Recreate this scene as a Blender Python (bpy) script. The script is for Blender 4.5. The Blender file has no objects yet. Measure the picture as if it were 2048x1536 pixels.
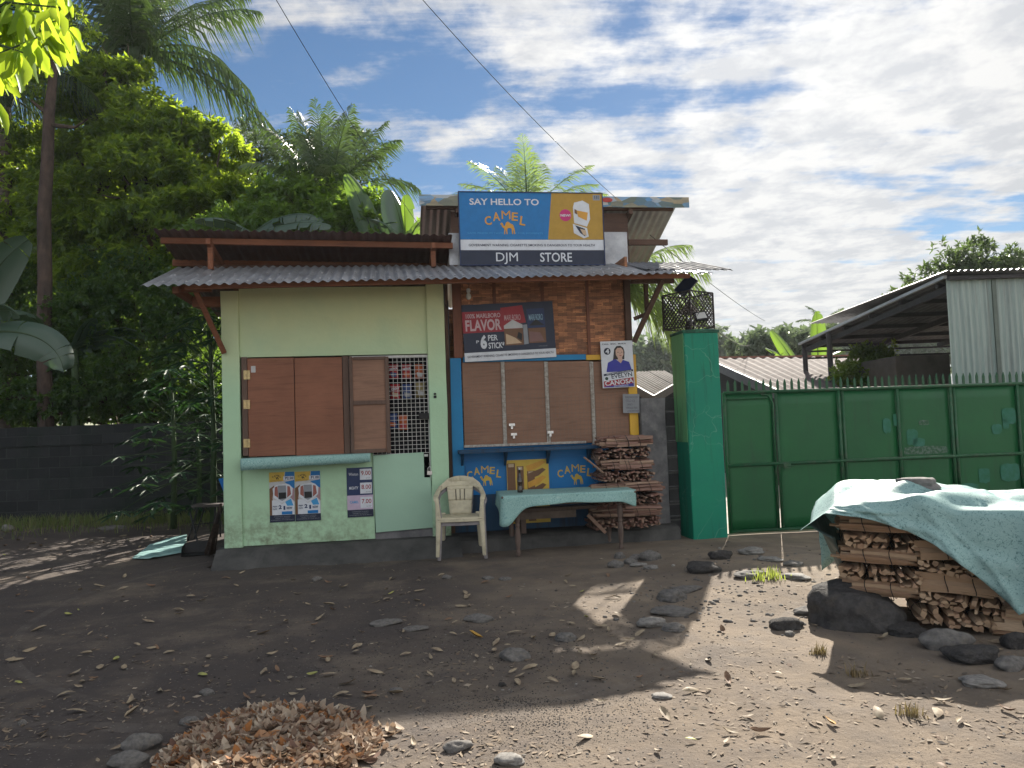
import bpy, bmesh, math, random
import numpy as np
from mathutils import Vector, Matrix, noise as mnoise

random.seed(7)
RNG = np.random.default_rng(11)
sc = bpy.context.scene
COL = sc.collection
R = math.radians
PI = math.pi

# ------------------------------------------------------------------ camera
PITCH, ROLL, FPX = R(3.0), R(2.05), 1536.0
CAM = Vector((0, 0, 1.5))
_R0 = Vector((1, 0, 0)); _U0 = Vector((0, -math.sin(PITCH), math.cos(PITCH)))
FWD = Vector((0, math.cos(PITCH), math.sin(PITCH)))
RGT = _R0 * math.cos(ROLL) - _U0 * math.sin(ROLL)
UPV = _U0 * math.cos(ROLL) + _R0 * math.sin(ROLL)
cam_d = bpy.data.cameras.new('camera'); cam = bpy.data.objects.new('camera', cam_d); COL.objects.link(cam)
cam_d.sensor_width = 36; cam_d.lens = 36 * FPX / 2048; cam_d.clip_start = 0.05; cam_d.clip_end = 2000
cam.matrix_world = Matrix(((RGT.x, UPV.x, -FWD.x, CAM.x), (RGT.y, UPV.y, -FWD.y, CAM.y),
                           (RGT.z, UPV.z, -FWD.z, CAM.z), (0, 0, 0, 1)))
sc.camera = cam

# ------------------------------------------------------------------ light
SUN_AZ, SUN_EL = R(18.7), R(32.4)
SUN_DIR = Vector((math.sin(SUN_AZ) * math.cos(SUN_EL), math.cos(SUN_AZ) * math.cos(SUN_EL), math.sin(SUN_EL)))
sd = bpy.data.lights.new('sun', 'SUN'); so = bpy.data.objects.new('sun', sd); COL.objects.link(so)
sd.energy = 5.0; sd.angle = R(0.5); sd.color = (1.0, 0.93, 0.82)
so.rotation_euler = SUN_DIR.to_track_quat('Z', 'Y').to_euler(); so.location = (0, 0, 20)
sc.view_settings.view_transform = 'Standard'; sc.view_settings.look = 'None'
sc.view_settings.exposure = 1.30; sc.view_settings.gamma = 1.0

def build_world():
    w = bpy.data.worlds.new("World"); sc.world = w; w.use_nodes = True
    nt = w.node_tree; nt.nodes.clear()
    N = lambda t: nt.nodes.new(t)
    L = nt.links.new
    out = N('ShaderNodeOutputWorld')
    sky = N('ShaderNodeTexSky'); sky.sky_type = 'NISHITA'; sky.sun_disc = False
    sky.sun_elevation = SUN_EL; sky.sun_rotation = SUN_AZ; sky.air_density = 1.0; sky.dust_density = 0.05; sky.ozone_density = 2.5
    bg = N('ShaderNodeBackground'); bg.inputs[1].default_value = 0.036
    hs = N('ShaderNodeHueSaturation'); hs.inputs['Saturation'].default_value = 1.12; L(sky.outputs[0], hs.inputs['Color'])
    L(hs.outputs[0], bg.inputs[0])
    tc = N('ShaderNodeTexCoord')
    sep = N('ShaderNodeSeparateXYZ'); L(tc.outputs['Generated'], sep.inputs[0])
    def math_(op, a, b=None, c=None, clamp=False):
        m = N('ShaderNodeMath'); m.operation = op; m.use_clamp = clamp
        for i, x in enumerate((a, b, c)):
            if x is None: continue
            if isinstance(x, (int, float)): m.inputs[i].default_value = x
            else: L(x, m.inputs[i])
        return m.outputs[0]
    z = math_('MAXIMUM', math_('ADD', sep.outputs[2], 0.10), 0.05)
    cx = math_('DIVIDE', sep.outputs[0], z); cy = math_('DIVIDE', sep.outputs[1], z)
    cmb = N('ShaderNodeCombineXYZ'); L(cx, cmb.inputs[0]); L(cy, cmb.inputs[1])
    def noise_(scale, detail, rough, dist, rot=0, sx=1, sy=1, off=(0, 0, 0)):
        mp = N('ShaderNodeMapping'); mp.inputs['Rotation'].default_value = (0, 0, rot)
        mp.inputs['Scale'].default_value = (sx, sy, 1); mp.inputs['Location'].default_value = off
        L(cmb.outputs[0], mp.inputs[0])
        n = N('ShaderNodeTexNoise'); n.inputs['Scale'].default_value = scale; n.inputs['Detail'].default_value = detail
        n.inputs['Roughness'].default_value = rough; n.inputs['Distortion'].default_value = dist
        L(mp.outputs[0], n.inputs['Vector']); return n.outputs['Fac']
    big = noise_(0.55, 2, 0.5, 0.2, R(30), 1, 0.8, (3.1, 1.7, 0))
    puff = noise_(4.4, 15, 0.60, 0.10, R(20), 1.0, 0.9, (0.3, 5.2, 0))
    streak = noise_(2.2, 12, 0.60, 0.25, R(-52), 0.35, 1.7, (7, 2, 0))
    tex = math_('ADD', math_('MULTIPLY', puff, 0.42), math_('MULTIPLY', streak, 0.58))
    # the blue shows through at the left and in a band
    lefty = math_('MULTIPLY', math_('ADD', sep.outputs[0], 0.34), 1.0)
    lefty = math_('MINIMUM', math_('MAXIMUM', lefty, -0.14), 0.075)
    dens = math_('ADD', math_('ADD', math_('MULTIPLY', tex, 1.55), math_('MULTIPLY', big, 1.05)), lefty)
    mr = N('ShaderNodeMapRange'); mr.interpolation_type = 'SMOOTHSTEP'
    L(dens, mr.inputs[0]); mr.inputs[1].default_value = 1.17; mr.inputs[2].default_value = 1.37
    mask = mr.outputs[0]
    mr2 = N('ShaderNodeMapRange'); L(noise_(5.5, 12, 0.62, 0.15, R(10), 1, 1, (2, 9, 0)), mr2.inputs[0])
    mr2.inputs[1].default_value = 0.40; mr2.inputs[2].default_value = 0.58; mr2.inputs[3].default_value = 0.80; mr2.inputs[4].default_value = 1.0
    # forward scattering towards the sun
    vd = N('ShaderNodeVectorMath'); vd.operation = 'DOT_PRODUCT'; L(tc.outputs['Generated'], vd.inputs[0]); vd.inputs[1].default_value = SUN_DIR
    glow = math_('POWER', math_('MAXIMUM', vd.outputs['Value'], 0.0), 9.0)
    back = N('ShaderNodeMapRange'); back.interpolation_type = 'SMOOTHSTEP'; L(sep.outputs[1], back.inputs[0]); back.inputs[1].default_value = 0.25; back.inputs[2].default_value = -0.5; back.inputs[3].default_value = 0.0; back.inputs[4].default_value = 0.36  # brighter clouds behind the camera, added as fill for the shaded front
    bright = math_('MULTIPLY', mr2.outputs[0], math_('ADD', back.outputs[0], math_('ADD', 0.285, math_('MULTIPLY', glow, 0.17))))
    cc = N('ShaderNodeMix'); cc.data_type = 'RGBA'
    cc.inputs['A'].default_value = (0.66, 0.79, 1.0, 1); cc.inputs['B'].default_value = (1.0, 0.985, 0.96, 1)
    L(mr2.outputs[0], cc.inputs['Factor'])
    cl = N('ShaderNodeBackground'); L(cc.outputs['Result'], cl.inputs[0]); L(bright, cl.inputs[1])
    mx = N('ShaderNodeMixShader'); L(math_('MULTIPLY', mask, 0.95), mx.inputs[0]); L(bg.outputs[0], mx.inputs[1]); L(cl.outputs[0], mx.inputs[2])
    L(mx.outputs[0], out.inputs[0])
build_world()

# ------------------------------------------------------------------ picture rays and frames
def ray(px, py):
    return (FWD * FPX + RGT * (px - 1024) + UPV * (768 - py)).normalized()
def gp(px, py, z=0.0):
    d = ray(px, py); t = (z - CAM.z) / d.z
    return CAM + d * t
def wp(px, py, Y):
    d = ray(px, py); return CAM + d * (Y / d.y)
class Frame:
    """upright plane frame: x along, y away from the viewer, z up"""
    def __init__(s, o, ang):
        s.o = Vector((o[0], o[1], 0)); s.a = ang
        s.M = Matrix.Translation(s.o) @ Matrix.Rotation(ang, 4, 'Z')
        s.U = Vector((math.cos(ang), math.sin(ang), 0)); s.W = Vector((-math.sin(ang), math.cos(ang), 0))
    def at(s, px, py, w=0.0):
        d = ray(px, py); p0 = s.o + s.W * w
        t = (p0 - CAM).dot(s.W) / d.dot(s.W)
        p = CAM + d * t
        return ((p - s.o).dot(s.U), p.z)
    def rect(s, x0, y0, x1, y1, w=0.0):
        ym = (y0 + y1) / 2; xm = (x0 + x1) / 2
        return (s.at(x0, ym, w)[0], s.at(x1, ym, w)[0], s.at(xm, y1, w)[1], s.at(xm, y0, w)[1])  # u0,u1,z0,z1
    def pt(s, u, w, z):
        return s.M @ Vector((u, w, z))

# ------------------------------------------------------------------ mesh helpers
class MB:
    def __init__(s, M=None):
        s.v = []; s.f = []; s.M = M if M is not None else Matrix()
    def add(s, vs, fs, M=None):
        n = len(s.v); T = s.M @ M if M is not None else s.M
        s.v += [T @ Vector(v) for v in vs]
        s.f += [tuple(i + n for i in f) for f in fs]
    def box(s, x0, x1, y0, y1, z0, z1, M=None):
        if x0 > x1: x0, x1 = x1, x0
        if y0 > y1: y0, y1 = y1, y0
        if z0 > z1: z0, z1 = z1, z0
        s.add([(x0,y0,z0),(x1,y0,z0),(x1,y1,z0),(x0,y1,z0),(x0,y0,z1),(x1,y0,z1),(x1,y1,z1),(x0,y1,z1)],
              [(0,3,2,1),(4,5,6,7),(0,1,5,4),(1,2,6,5),(2,3,7,6),(3,0,4,7)], M)
    def bar(s, a, b, w, h, up=(0, 0, 1)):
        a = Vector(a); b = Vector(b); d = (b - a).normalized(); up = Vector(up)
        x = d.cross(up)
        if x.length < 1e-4: x = d.cross(Vector((0, 1, 0)))
        x.normalize(); y = x.cross(d)
        vs = []
        for p in (a, b):
            for i, j in ((-1,-1),(1,-1),(1,1),(-1,1)):
                vs.append(p + x * (i * w / 2) + y * (j * h / 2))
        s.add(vs, [(0,1,2,3),(7,6,5,4),(0,4,5,1),(1,5,6,2),(2,6,7,3),(3,7,4,0)])
    def tube(s, pts, rad, n=8, cap=True):
        pts = [Vector(p) for p in pts]
        if not hasattr(rad, '__len__'): rad = [rad] * len(pts)
        vs = []; fs = []; ref = None
        for i, p in enumerate(pts):
            d = (pts[min(i + 1, len(pts) - 1)] - pts[max(i - 1, 0)]).normalized()
            if ref is None:
                ref = d.cross(Vector((0.13, 0.31, 0.94)))
                if ref.length < 0.1: ref = d.cross(Vector((1, 0, 0)))
            x = (ref - d * ref.dot(d)).normalized(); ref = x; y = d.cross(x)
            for k in range(n):
                a = 2 * PI * k / n
                vs.append(p + (x * math.cos(a) + y * math.sin(a)) * rad[i])
        for i in range(len(pts) - 1):
            for k in range(n):
                k2 = (k + 1) % n
                fs.append((i*n+k, i*n+k2, (i+1)*n+k2, (i+1)*n+k))
        if cap:
            fs.append(tuple(reversed(range(n)))); m = (len(pts)-1)*n; fs.append(tuple(range(m, m+n)))
        s.add(vs, fs)
    def lathe(s, prof, c=(0, 0, 0), n=16):
        vs = []; fs = []; c = Vector(c)
        for r, z in prof:
            for k in range(n):
                a = 2 * PI * k / n; vs.append(c + Vector((r * math.cos(a), r * math.sin(a), z)))
        for i in range(len(prof) - 1):
            for k in range(n):
                k2 = (k + 1) % n; fs.append((i*n+k, i*n+k2, (i+1)*n+k2, (i+1)*n+k))
        fs.append(tuple(reversed(range(n)))); m = (len(prof)-1)*n; fs.append(tuple(range(m, m+n)))
        s.add(vs, fs)
    def prism(s, poly, y0, y1, M=None):
        """poly of (x,z), front at y0 (towards the viewer), back at y1"""
        a = sum(poly[i][0]*poly[(i+1)%len(poly)][1]-poly[(i+1)%len(poly)][0]*poly[i][1] for i in range(len(poly)))
        if a < 0: poly = poly[::-1]
        n = len(poly)
        vs = [(x, y0, z) for x, z in poly] + [(x, y1, z) for x, z in poly]
        fs = [tuple(range(n)), tuple(reversed(range(n, 2*n)))]
        for i in range(n):
            j = (i + 1) % n; fs.append((i, i+n, j+n, j))
        s.add(vs, fs, M)
    def grid(s, P, closed=False):
        """P[i][j] points"""
        n = len(P); m = len(P[0]); vs = [p for r in P for p in r]; fs = []
        for i in range(n - 1):
            for j in range(m - 1 + (1 if closed else 0)):
                j2 = (j + 1) % m
                fs.append((i*m+j, i*m+j2, (i+1)*m+j2, (i+1)*m+j))
        s.add(vs, fs)
    def sweep(s, pts, A, B):
        """box sweep: half vectors A[i], B[i] at each point"""
        vs = []; fs = []
        for p, a, b in zip(pts, A, B):
            p = Vector(p); a = Vector(a); b = Vector(b)
            vs += [p-a-b, p+a-b, p+a+b, p-a+b]
        for i in range(len(pts) - 1):
            for k in range(4):
                k2 = (k+1) % 4; fs.append((i*4+k, i*4+k2, (i+1)*4+k2, (i+1)*4+k))
        m = (len(pts)-1)*4
        fs += [(3,2,1,0), (m,m+1,m+2,m+3)]
        s.add(vs, fs)
    def corr(s, o, U, lu, V, lv, amp=0.011, pitch=0.076, nv=1, sub=6, sag=None):
        """corrugated sheet from o along U (across ridges) and V (along ridges)"""
        o = Vector(o); U = Vector(U).normalized(); V = Vector(V); nn = U.cross(V.normalized())
        n = max(2, int(lu / pitch * sub))
        P = []
        for j in range(nv + 1):
            row = []
            for i in range(n + 1):
                u = lu * i / n
                p = o + U * u + V.normalized() * (lv * j / nv) + nn * (amp * math.sin(2 * PI * u / pitch))
                if sag: p = p + Vector((0, 0, sag(u, lv * j / nv)))
                row.append(p)
            P.append(row)
        s.grid(P)
    def build(s, name, mat, parent=None, bevel=0, smooth=False, solid=0, origin=None, sub=0):
        me = bpy.data.meshes.new(name)
        if parent is not None:
            inv = world_of(parent).inverted(); vs = [inv @ v for v in s.v]; loc = None
        else:
            if origin is None:
                xs = [v.x for v in s.v]; ys = [v.y for v in s.v]; zs = [v.z for v in s.v]
                origin = Vector(((min(xs)+max(xs))/2, (min(ys)+max(ys))/2, min(zs)))
            else: origin = Vector(origin)
            vs = [v - origin for v in s.v]; loc = origin
        me.from_pydata([tuple(v) for v in vs], [], s.f); me.update()
        if smooth: me.shade_smooth()
        ob = bpy.data.objects.new(name, me); COL.objects.link(ob)
        if loc is not None: ob.location = loc
        if parent is not None: ob.parent = parent
        if mat: me.materials.append(mat)
        if solid:
            m = ob.modifiers.new('solid', 'SOLIDIFY'); m.thickness = solid; m.offset = 0
        if bevel:
            m = ob.modifiers.new('bevel', 'BEVEL'); m.width = bevel; m.segments = 2; m.limit_method = 'ANGLE'; m.angle_limit = R(40)
        if sub:
            m = ob.modifiers.new('sub', 'SUBSURF'); m.levels = sub; m.render_levels = sub
        return ob

def world_of(o):
    M = o.matrix_basis.copy()
    while o.parent is not None:
        o = o.parent; M = o.matrix_basis @ M
    return M

def fast(name, V, F, mat, parent=None, origin=None, smooth=False):
    """V (n,3) array in world space, F (m,k) array"""
    V = np.asarray(V, dtype=np.float64)
    if parent is not None:
        inv = np.array(world_of(parent).inverted()); V = V @ inv[:3, :3].T + inv[:3, 3]; loc = None
    else:
        if origin is None: origin = ((V[:,0].min()+V[:,0].max())/2, (V[:,1].min()+V[:,1].max())/2, V[:,2].min())
        V = V - np.array(origin); loc = origin
    me = bpy.data.meshes.new(name)
    k = F.shape[1]
    me.vertices.add(len(V)); me.vertices.foreach_set('co', V.astype(np.float32).ravel())
    me.loops.add(F.size); me.loops.foreach_set('vertex_index', F.astype(np.int32).ravel())
    me.polygons.add(len(F)); me.polygons.foreach_set('loop_start', np.arange(0, F.size, k, dtype=np.int32))
    me.polygons.foreach_set('loop_total', np.full(len(F), k, dtype=np.int32))
    me.update(calc_edges=True)
    if smooth: me.shade_smooth()
    ob = bpy.data.objects.new(name, me); COL.objects.link(ob)
    if loc is not None: ob.location = loc
    if parent is not None: ob.parent = parent
    me.materials.append(mat)
    return ob

def tag(o, label=None, cat=None, group=None, kind=None):
    if label: o['label'] = label
    if cat: o['category'] = cat
    if group: o['group'] = group
    if kind: o['kind'] = kind
    return o
def thing(name, label, cat, loc=(0, 0, 0), rz=0.0, group=None):
    o = bpy.data.objects.new(name, None); COL.objects.link(o); o.empty_display_size = 0.2
    o.location = loc; o.rotation_euler = (0, 0, rz)
    return tag(o, label, cat, group)
def fthing(name, label, cat, fr, u=0, w=0, z=0, group=None):
    return thing(name, label, cat, fr.pt(u, w, z), fr.a, group)
def dup(root, label=None, group=None, loc=None, rz=None, rot=None, scale=None):
    kids = list(root.children)
    r = root.copy(); COL.objects.link(r)
    if label: r['label'] = label
    if group: r['group'] = group
    if loc is not None: r.location = loc
    if rz is not None: r.rotation_euler = (0, 0, rz)
    if rot is not None: r.rotation_euler = rot
    if scale is not None: r.scale = scale
    for ch in kids:
        g = list(ch.children)
        c = ch.copy(); COL.objects.link(c); c.parent = r
        for x in g:
            d = x.copy(); COL.objects.link(d); d.parent = c
    return r

# ------------------------------------------------------------------ materials
def srgb(r, g, b):
    f = lambda c: (c / 255 / 12.92) if c / 255 <= 0.04045 else ((c / 255 + 0.055) / 1.055) ** 2.4
    return (f(r), f(g), f(b))
def _nt(name):
    m = bpy.data.materials.new(name); m.use_nodes = True; nt = m.node_tree; nt.nodes.clear()
    out = nt.nodes.new('ShaderNodeOutputMaterial'); b = nt.nodes.new('ShaderNodeBsdfPrincipled')
    nt.links.new(b.outputs[0], out.inputs[0]); return m, nt, b, out
def ncoord(nt, coord='Object', scale=(1, 1, 1), rot=(0, 0, 0)):
    t = nt.nodes.new('ShaderNodeTexCoord'); mp = nt.nodes.new('ShaderNodeMapping')
    mp.inputs['Scale'].default_value = scale; mp.inputs['Rotation'].default_value = rot
    nt.links.new(t.outputs[coord], mp.inputs[0]); return mp.outputs[0]
def nnoise(nt, vec, scale, detail=6, rough=0.6, dist=0.0):
    n = nt.nodes.new('ShaderNodeTexNoise'); n.inputs['Scale'].default_value = scale; n.inputs['Detail'].default_value = detail
    n.inputs['Roughness'].default_value = rough; n.inputs['Distortion'].default_value = dist
    if vec is not None: nt.links.new(vec, n.inputs['Vector'])
    return n.outputs['Fac']
def nramp(nt, fac, stops):
    r = nt.nodes.new('ShaderNodeValToRGB'); els = r.color_ramp.elements
    while len(els) < len(stops): els.new(0.5)
    for e, (p, c) in zip(els, stops): e.position = p; e.color = (*c, 1) if len(c) == 3 else c
    nt.links.new(fac, r.inputs[0]); return r.outputs[0]
def nmix(nt, fac, a, b, mode='MIX'):
    m = nt.nodes.new('ShaderNodeMix'); m.data_type = 'RGBA'; m.blend_type = mode
    for key, x in (('Factor', fac), ('A', a), ('B', b)):
        if isinstance(x, (int, float)): m.inputs[key].default_value = x
        elif isinstance(x, tuple): m.inputs[key].default_value = (*x, 1)
        else: nt.links.new(x, m.inputs[key])
    return m.outputs['Result']
def nrange(nt, fac, a, b, c=0.0, d=1.0):
    m = nt.nodes.new('ShaderNodeMapRange'); nt.links.new(fac, m.inputs[0])
    for i, x in zip((1, 2, 3, 4), (a, b, c, d)): m.inputs[i].default_value = x
    return m.outputs[0]
def nbump(nt, b, h, strength=0.4, dist=0.01, prev=None):
    n = nt.nodes.new('ShaderNodeBump'); n.inputs['Strength'].default_value = strength; n.inputs['Distance'].default_value = dist
    nt.links.new(h, n.inputs['Height'])
    if prev: nt.links.new(prev, n.inputs['Normal'])
    nt.links.new(n.outputs[0], b.inputs['Normal']); return n.outputs[0]

def mat_basic(name, c1, c2=None, scale=4.0, rough=0.7, bump=0.0, bscale=60.0, metal=0.0, stretch=(1, 1, 1), spec=0.4, lo=0.35, hi=0.65,
              dirt=None, dirt_scale=2.0, dirt_amt=0.6, bdist=0.005, coord='Object'):
    m, nt, b, out = _nt(name)
    vec = ncoord(nt, coord, stretch)
    if c2 is None: c2 = tuple(x * 0.8 for x in c1)
    col = nramp(nt, nnoise(nt, vec, scale), [(lo, c1), (hi, c2)])
    if dirt:
        v2 = ncoord(nt, coord, stretch)
        f = nrange(nt, nnoise(nt, v2, dirt_scale, 9, 0.7), 0.5, 0.72, 0, dirt_amt)
        col = nmix(nt, f, col, dirt)
    nt.links.new(col, b.inputs['Base Color'])
    b.inputs['Metallic'].default_value = metal; b.inputs['Specular IOR Level'].default_value = spec
    rr = nrange(nt, nnoise(nt, vec, scale * 2), 0.3, 0.7, max(0.05, rough - 0.1), min(1, rough + 0.1)); nt.links.new(rr, b.inputs['Roughness'])
    if bump: nbump(nt, b, nnoise(nt, vec, bscale, 5, 0.6), bump, bdist)
    return m
def mat_flat(name, c, rough=0.6, spec=0.3, metal=0.0):
    return mat_basic(name, c, tuple(x * 0.86 for x in c), 9, rough, 0, metal=metal, spec=spec)

def mat_wood(name, c1, c2, axis='x', rough=0.75, scale=3.0, bump=0.3):
    st = {'x': (1.0, 14, 14), 'z': (14, 14, 1.0), 'y': (14, 1.0, 14)}[axis]
    m, nt, b, out = _nt(name)
    vec = ncoord(nt, 'Object', st)
    f = nnoise(nt, vec, scale, 8, 0.65, 0.6)
    col = nramp(nt, f, [(0.3, c2), (0.5, c1), (0.75, tuple(x * 0.72 for x in c2))])
    v2 = ncoord(nt)
    col = nmix(nt, nrange(nt, nnoise(nt, v2, 1.7, 5), 0.35, 0.7, 0, 0.45), col, tuple(x * 0.55 for x in c2))
    nt.links.new(col, b.inputs['Base Color']); b.inputs['Roughness'].default_value = rough; b.inputs['Specular IOR Level'].default_value = 0.25
    nbump(nt, b, f, bump, 0.004)
    return m
def mat_metal_sheet(name, c1, c2, rust, rust_amt=0.4, rough=0.42, metal=0.75, streak=(1, 1, 1), lo=0.5, hi=0.68):
    m, nt, b, out = _nt(name)
    vec = ncoord(nt, 'Object', streak)
    col = nramp(nt, nnoise(nt, vec, 3.0, 7, 0.65), [(0.3, c1), (0.7, c2)])
    rf = nrange(nt, nnoise(nt, vec, 1.9, 9, 0.7), lo, hi, 0, rust_amt)
    col = nmix(nt, rf, col, rust)
    nt.links.new(col, b.inputs['Base Color'])
    nt.links.new(nrange(nt, rf, 0, 1, metal, 0.05), b.inputs['Metallic'])
    nt.links.new(nrange(nt, nnoise(nt, vec, 8), 0.3, 0.7, rough - 0.08, rough + 0.18), b.inputs['Roughness'])
    nbump(nt, b, nnoise(nt, vec, 25, 4), 0.15, 0.004)
    return m
def mat_leaf(name, cols, trans, tmix=0.42, rough=0.45, spec=0.5, mot=0.0):
    m, nt, b, out = _nt(name)
    g = nt.nodes.new('ShaderNodeNewGeometry')
    col = nramp(nt, g.outputs['Random Per Island'], [(i / max(1, len(cols) - 1), c) for i, c in enumerate(cols)])
    nt.links.new(col, b.inputs['Base Color']); b.inputs['Roughness'].default_value = rough; b.inputs['Specular IOR Level'].default_value = spec
    tr = nt.nodes.new('ShaderNodeBsdfTranslucent')
    tcol = nmix(nt, g.outputs['Random Per Island'], trans, tuple(x * 0.62 for x in trans)); nt.links.new(tcol, tr.inputs[0])
    mx = nt.nodes.new('ShaderNodeMixShader'); mx.inputs[0].default_value = tmix
    nt.links.new(b.outputs[0], mx.inputs[1]); nt.links.new(tr.outputs[0], mx.inputs[2]); nt.links.new(mx.outputs[0], out.inputs[0])
    return m
def mat_island(name, cols, rough=0.8, bump=0.3, bscale=30, stretch=(1, 1, 1), spec=0.25, noise_amt=0.35, trans=None):
    m, nt, b, out = _nt(name)
    g = nt.nodes.new('ShaderNodeNewGeometry')
    col = nramp(nt, g.outputs['Random Per Island'], [(i / max(1, len(cols) - 1), c) for i, c in enumerate(cols)])
    vec = ncoord(nt, 'Object', stretch)
    col = nmix(nt, nrange(nt, nnoise(nt, vec, bscale * 0.4, 6), 0.35, 0.7, 0, noise_amt), col, tuple(x * 0.4 for x in cols[0]))
    nt.links.new(col, b.inputs['Base Color']); b.inputs['Roughness'].default_value = rough; b.inputs['Specular IOR Level'].default_value = spec
    nbump(nt, b, nnoise(nt, vec, bscale, 5), bump, 0.004)
    if trans:
        tr = nt.nodes.new('ShaderNodeBsdfTranslucent'); nt.links.new(nmix(nt, 0.5, col, trans), tr.inputs[0])
        mx = nt.nodes.new('ShaderNodeMixShader'); mx.inputs[0].default_value = 0.25
        nt.links.new(b.outputs[0], mx.inputs[1]); nt.links.new(tr.outputs[0], mx.inputs[2]); nt.links.new(mx.outputs[0], out.inputs[0])
    return m

def mat_ground():
    m, nt, b, out = _nt('dirt')
    v = ncoord(nt, 'Object')
    big = nnoise(nt, v, 0.42, 5, 0.6, 0.5)
    mid = nnoise(nt, v, 2.6, 8, 0.65, 0.3)
    col = nramp(nt, big, [(0.34, (0.15, 0.12, 0.092)), (0.5, (0.225, 0.178, 0.132)), (0.66, (0.29, 0.232, 0.17))])
    col = nmix(nt, nrange(nt, mid, 0.38, 0.66, 0, 0.6), col, (0.105, 0.092, 0.086))
    # tan dust at the right; dirt colour darkened leftwards to deepen the shade
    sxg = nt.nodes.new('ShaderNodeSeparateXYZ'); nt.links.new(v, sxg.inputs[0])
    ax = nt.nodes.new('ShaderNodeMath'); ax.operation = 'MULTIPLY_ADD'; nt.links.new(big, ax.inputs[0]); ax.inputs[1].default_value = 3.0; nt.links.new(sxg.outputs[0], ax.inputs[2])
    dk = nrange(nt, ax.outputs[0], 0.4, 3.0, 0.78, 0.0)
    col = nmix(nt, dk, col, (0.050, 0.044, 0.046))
    # faint dusty tyre tracks swinging across the yard
    for (cx_, cy_, r_, wd) in ((-1.6, 8.6, 4.55, 0.05), (-1.9, 8.8, 4.95, 0.035), (-0.9, 7.4, 3.3, 0.04), (0.6, 2.0, 2.2, 0.05)):
        sb = nt.nodes.new('ShaderNodeVectorMath'); sb.operation = 'SUBTRACT'; nt.links.new(v, sb.inputs[0]); sb.inputs[1].default_value = (cx_, cy_, 0)
        ln = nt.nodes.new('ShaderNodeVectorMath'); ln.operation = 'LENGTH'; nt.links.new(sb.outputs[0], ln.inputs[0])
        cp_ = nt.nodes.new('ShaderNodeMath'); cp_.operation = 'COMPARE'; nt.links.new(ln.outputs['Value'], cp_.inputs[0]); cp_.inputs[1].default_value = r_; cp_.inputs[2].default_value = wd
        ml_ = nt.nodes.new('ShaderNodeMath'); ml_.operation = 'MULTIPLY'; nt.links.new(cp_.outputs[0], ml_.inputs[0]); nt.links.new(nrange(nt, nnoise(nt, v, 5, 6, 0.7), 0.40, 0.62, 0, 0.22), ml_.inputs[1])
        col = nmix(nt, ml_.outputs[0], col, (0.24, 0.21, 0.18))
    # dusty pale film
    col = nmix(nt, nrange(nt, nnoise(nt, v, 1.1, 9, 0.7), 0.50, 0.74, 0, 0.55), col, (0.27, 0.215, 0.16))
    # black grit specks in drifts
    vo = nt.nodes.new('ShaderNodeTexVoronoi'); vo.inputs['Scale'].default_value = 70; nt.links.new(v, vo.inputs['Vector'])
    speck = nrange(nt, vo.outputs['Distance'], 0.16, 0.30, 1, 0)
    drift = nrange(nt, nnoise(nt, v, 0.9, 5), 0.48, 0.64, 0.05, 0.55)
    mm = nt.nodes.new('ShaderNodeMath'); mm.operation = 'MULTIPLY'; nt.links.new(speck, mm.inputs[0]); nt.links.new(drift, mm.inputs[1])
    col = nmix(nt, mm.outputs[0], col, (0.035, 0.032, 0.032))
    vo2 = nt.nodes.new('ShaderNodeTexVoronoi'); vo2.inputs['Scale'].default_value = 28; nt.links.new(v, vo2.inputs['Vector'])
    sp2 = nrange(nt, vo2.outputs['Distance'], 0.10, 0.16, 0.5, 0)
    col = nmix(nt, sp2, col, (0.24, 0.215, 0.19))
    nt.links.new(col, b.inputs['Base Color']); b.inputs['Roughness'].default_value = 0.93; b.inputs['Specular IOR Level'].default_value = 0.15
    p = nbump(nt, b, mid, 0.5, 0.05)
    p = nbump(nt, b, nnoise(nt, v, 22, 8, 0.7), 0.55, 0.018, p)
    nbump(nt, b, nnoise(nt, v, 120, 4, 0.7), 0.5, 0.006, p)
    return m

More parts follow.
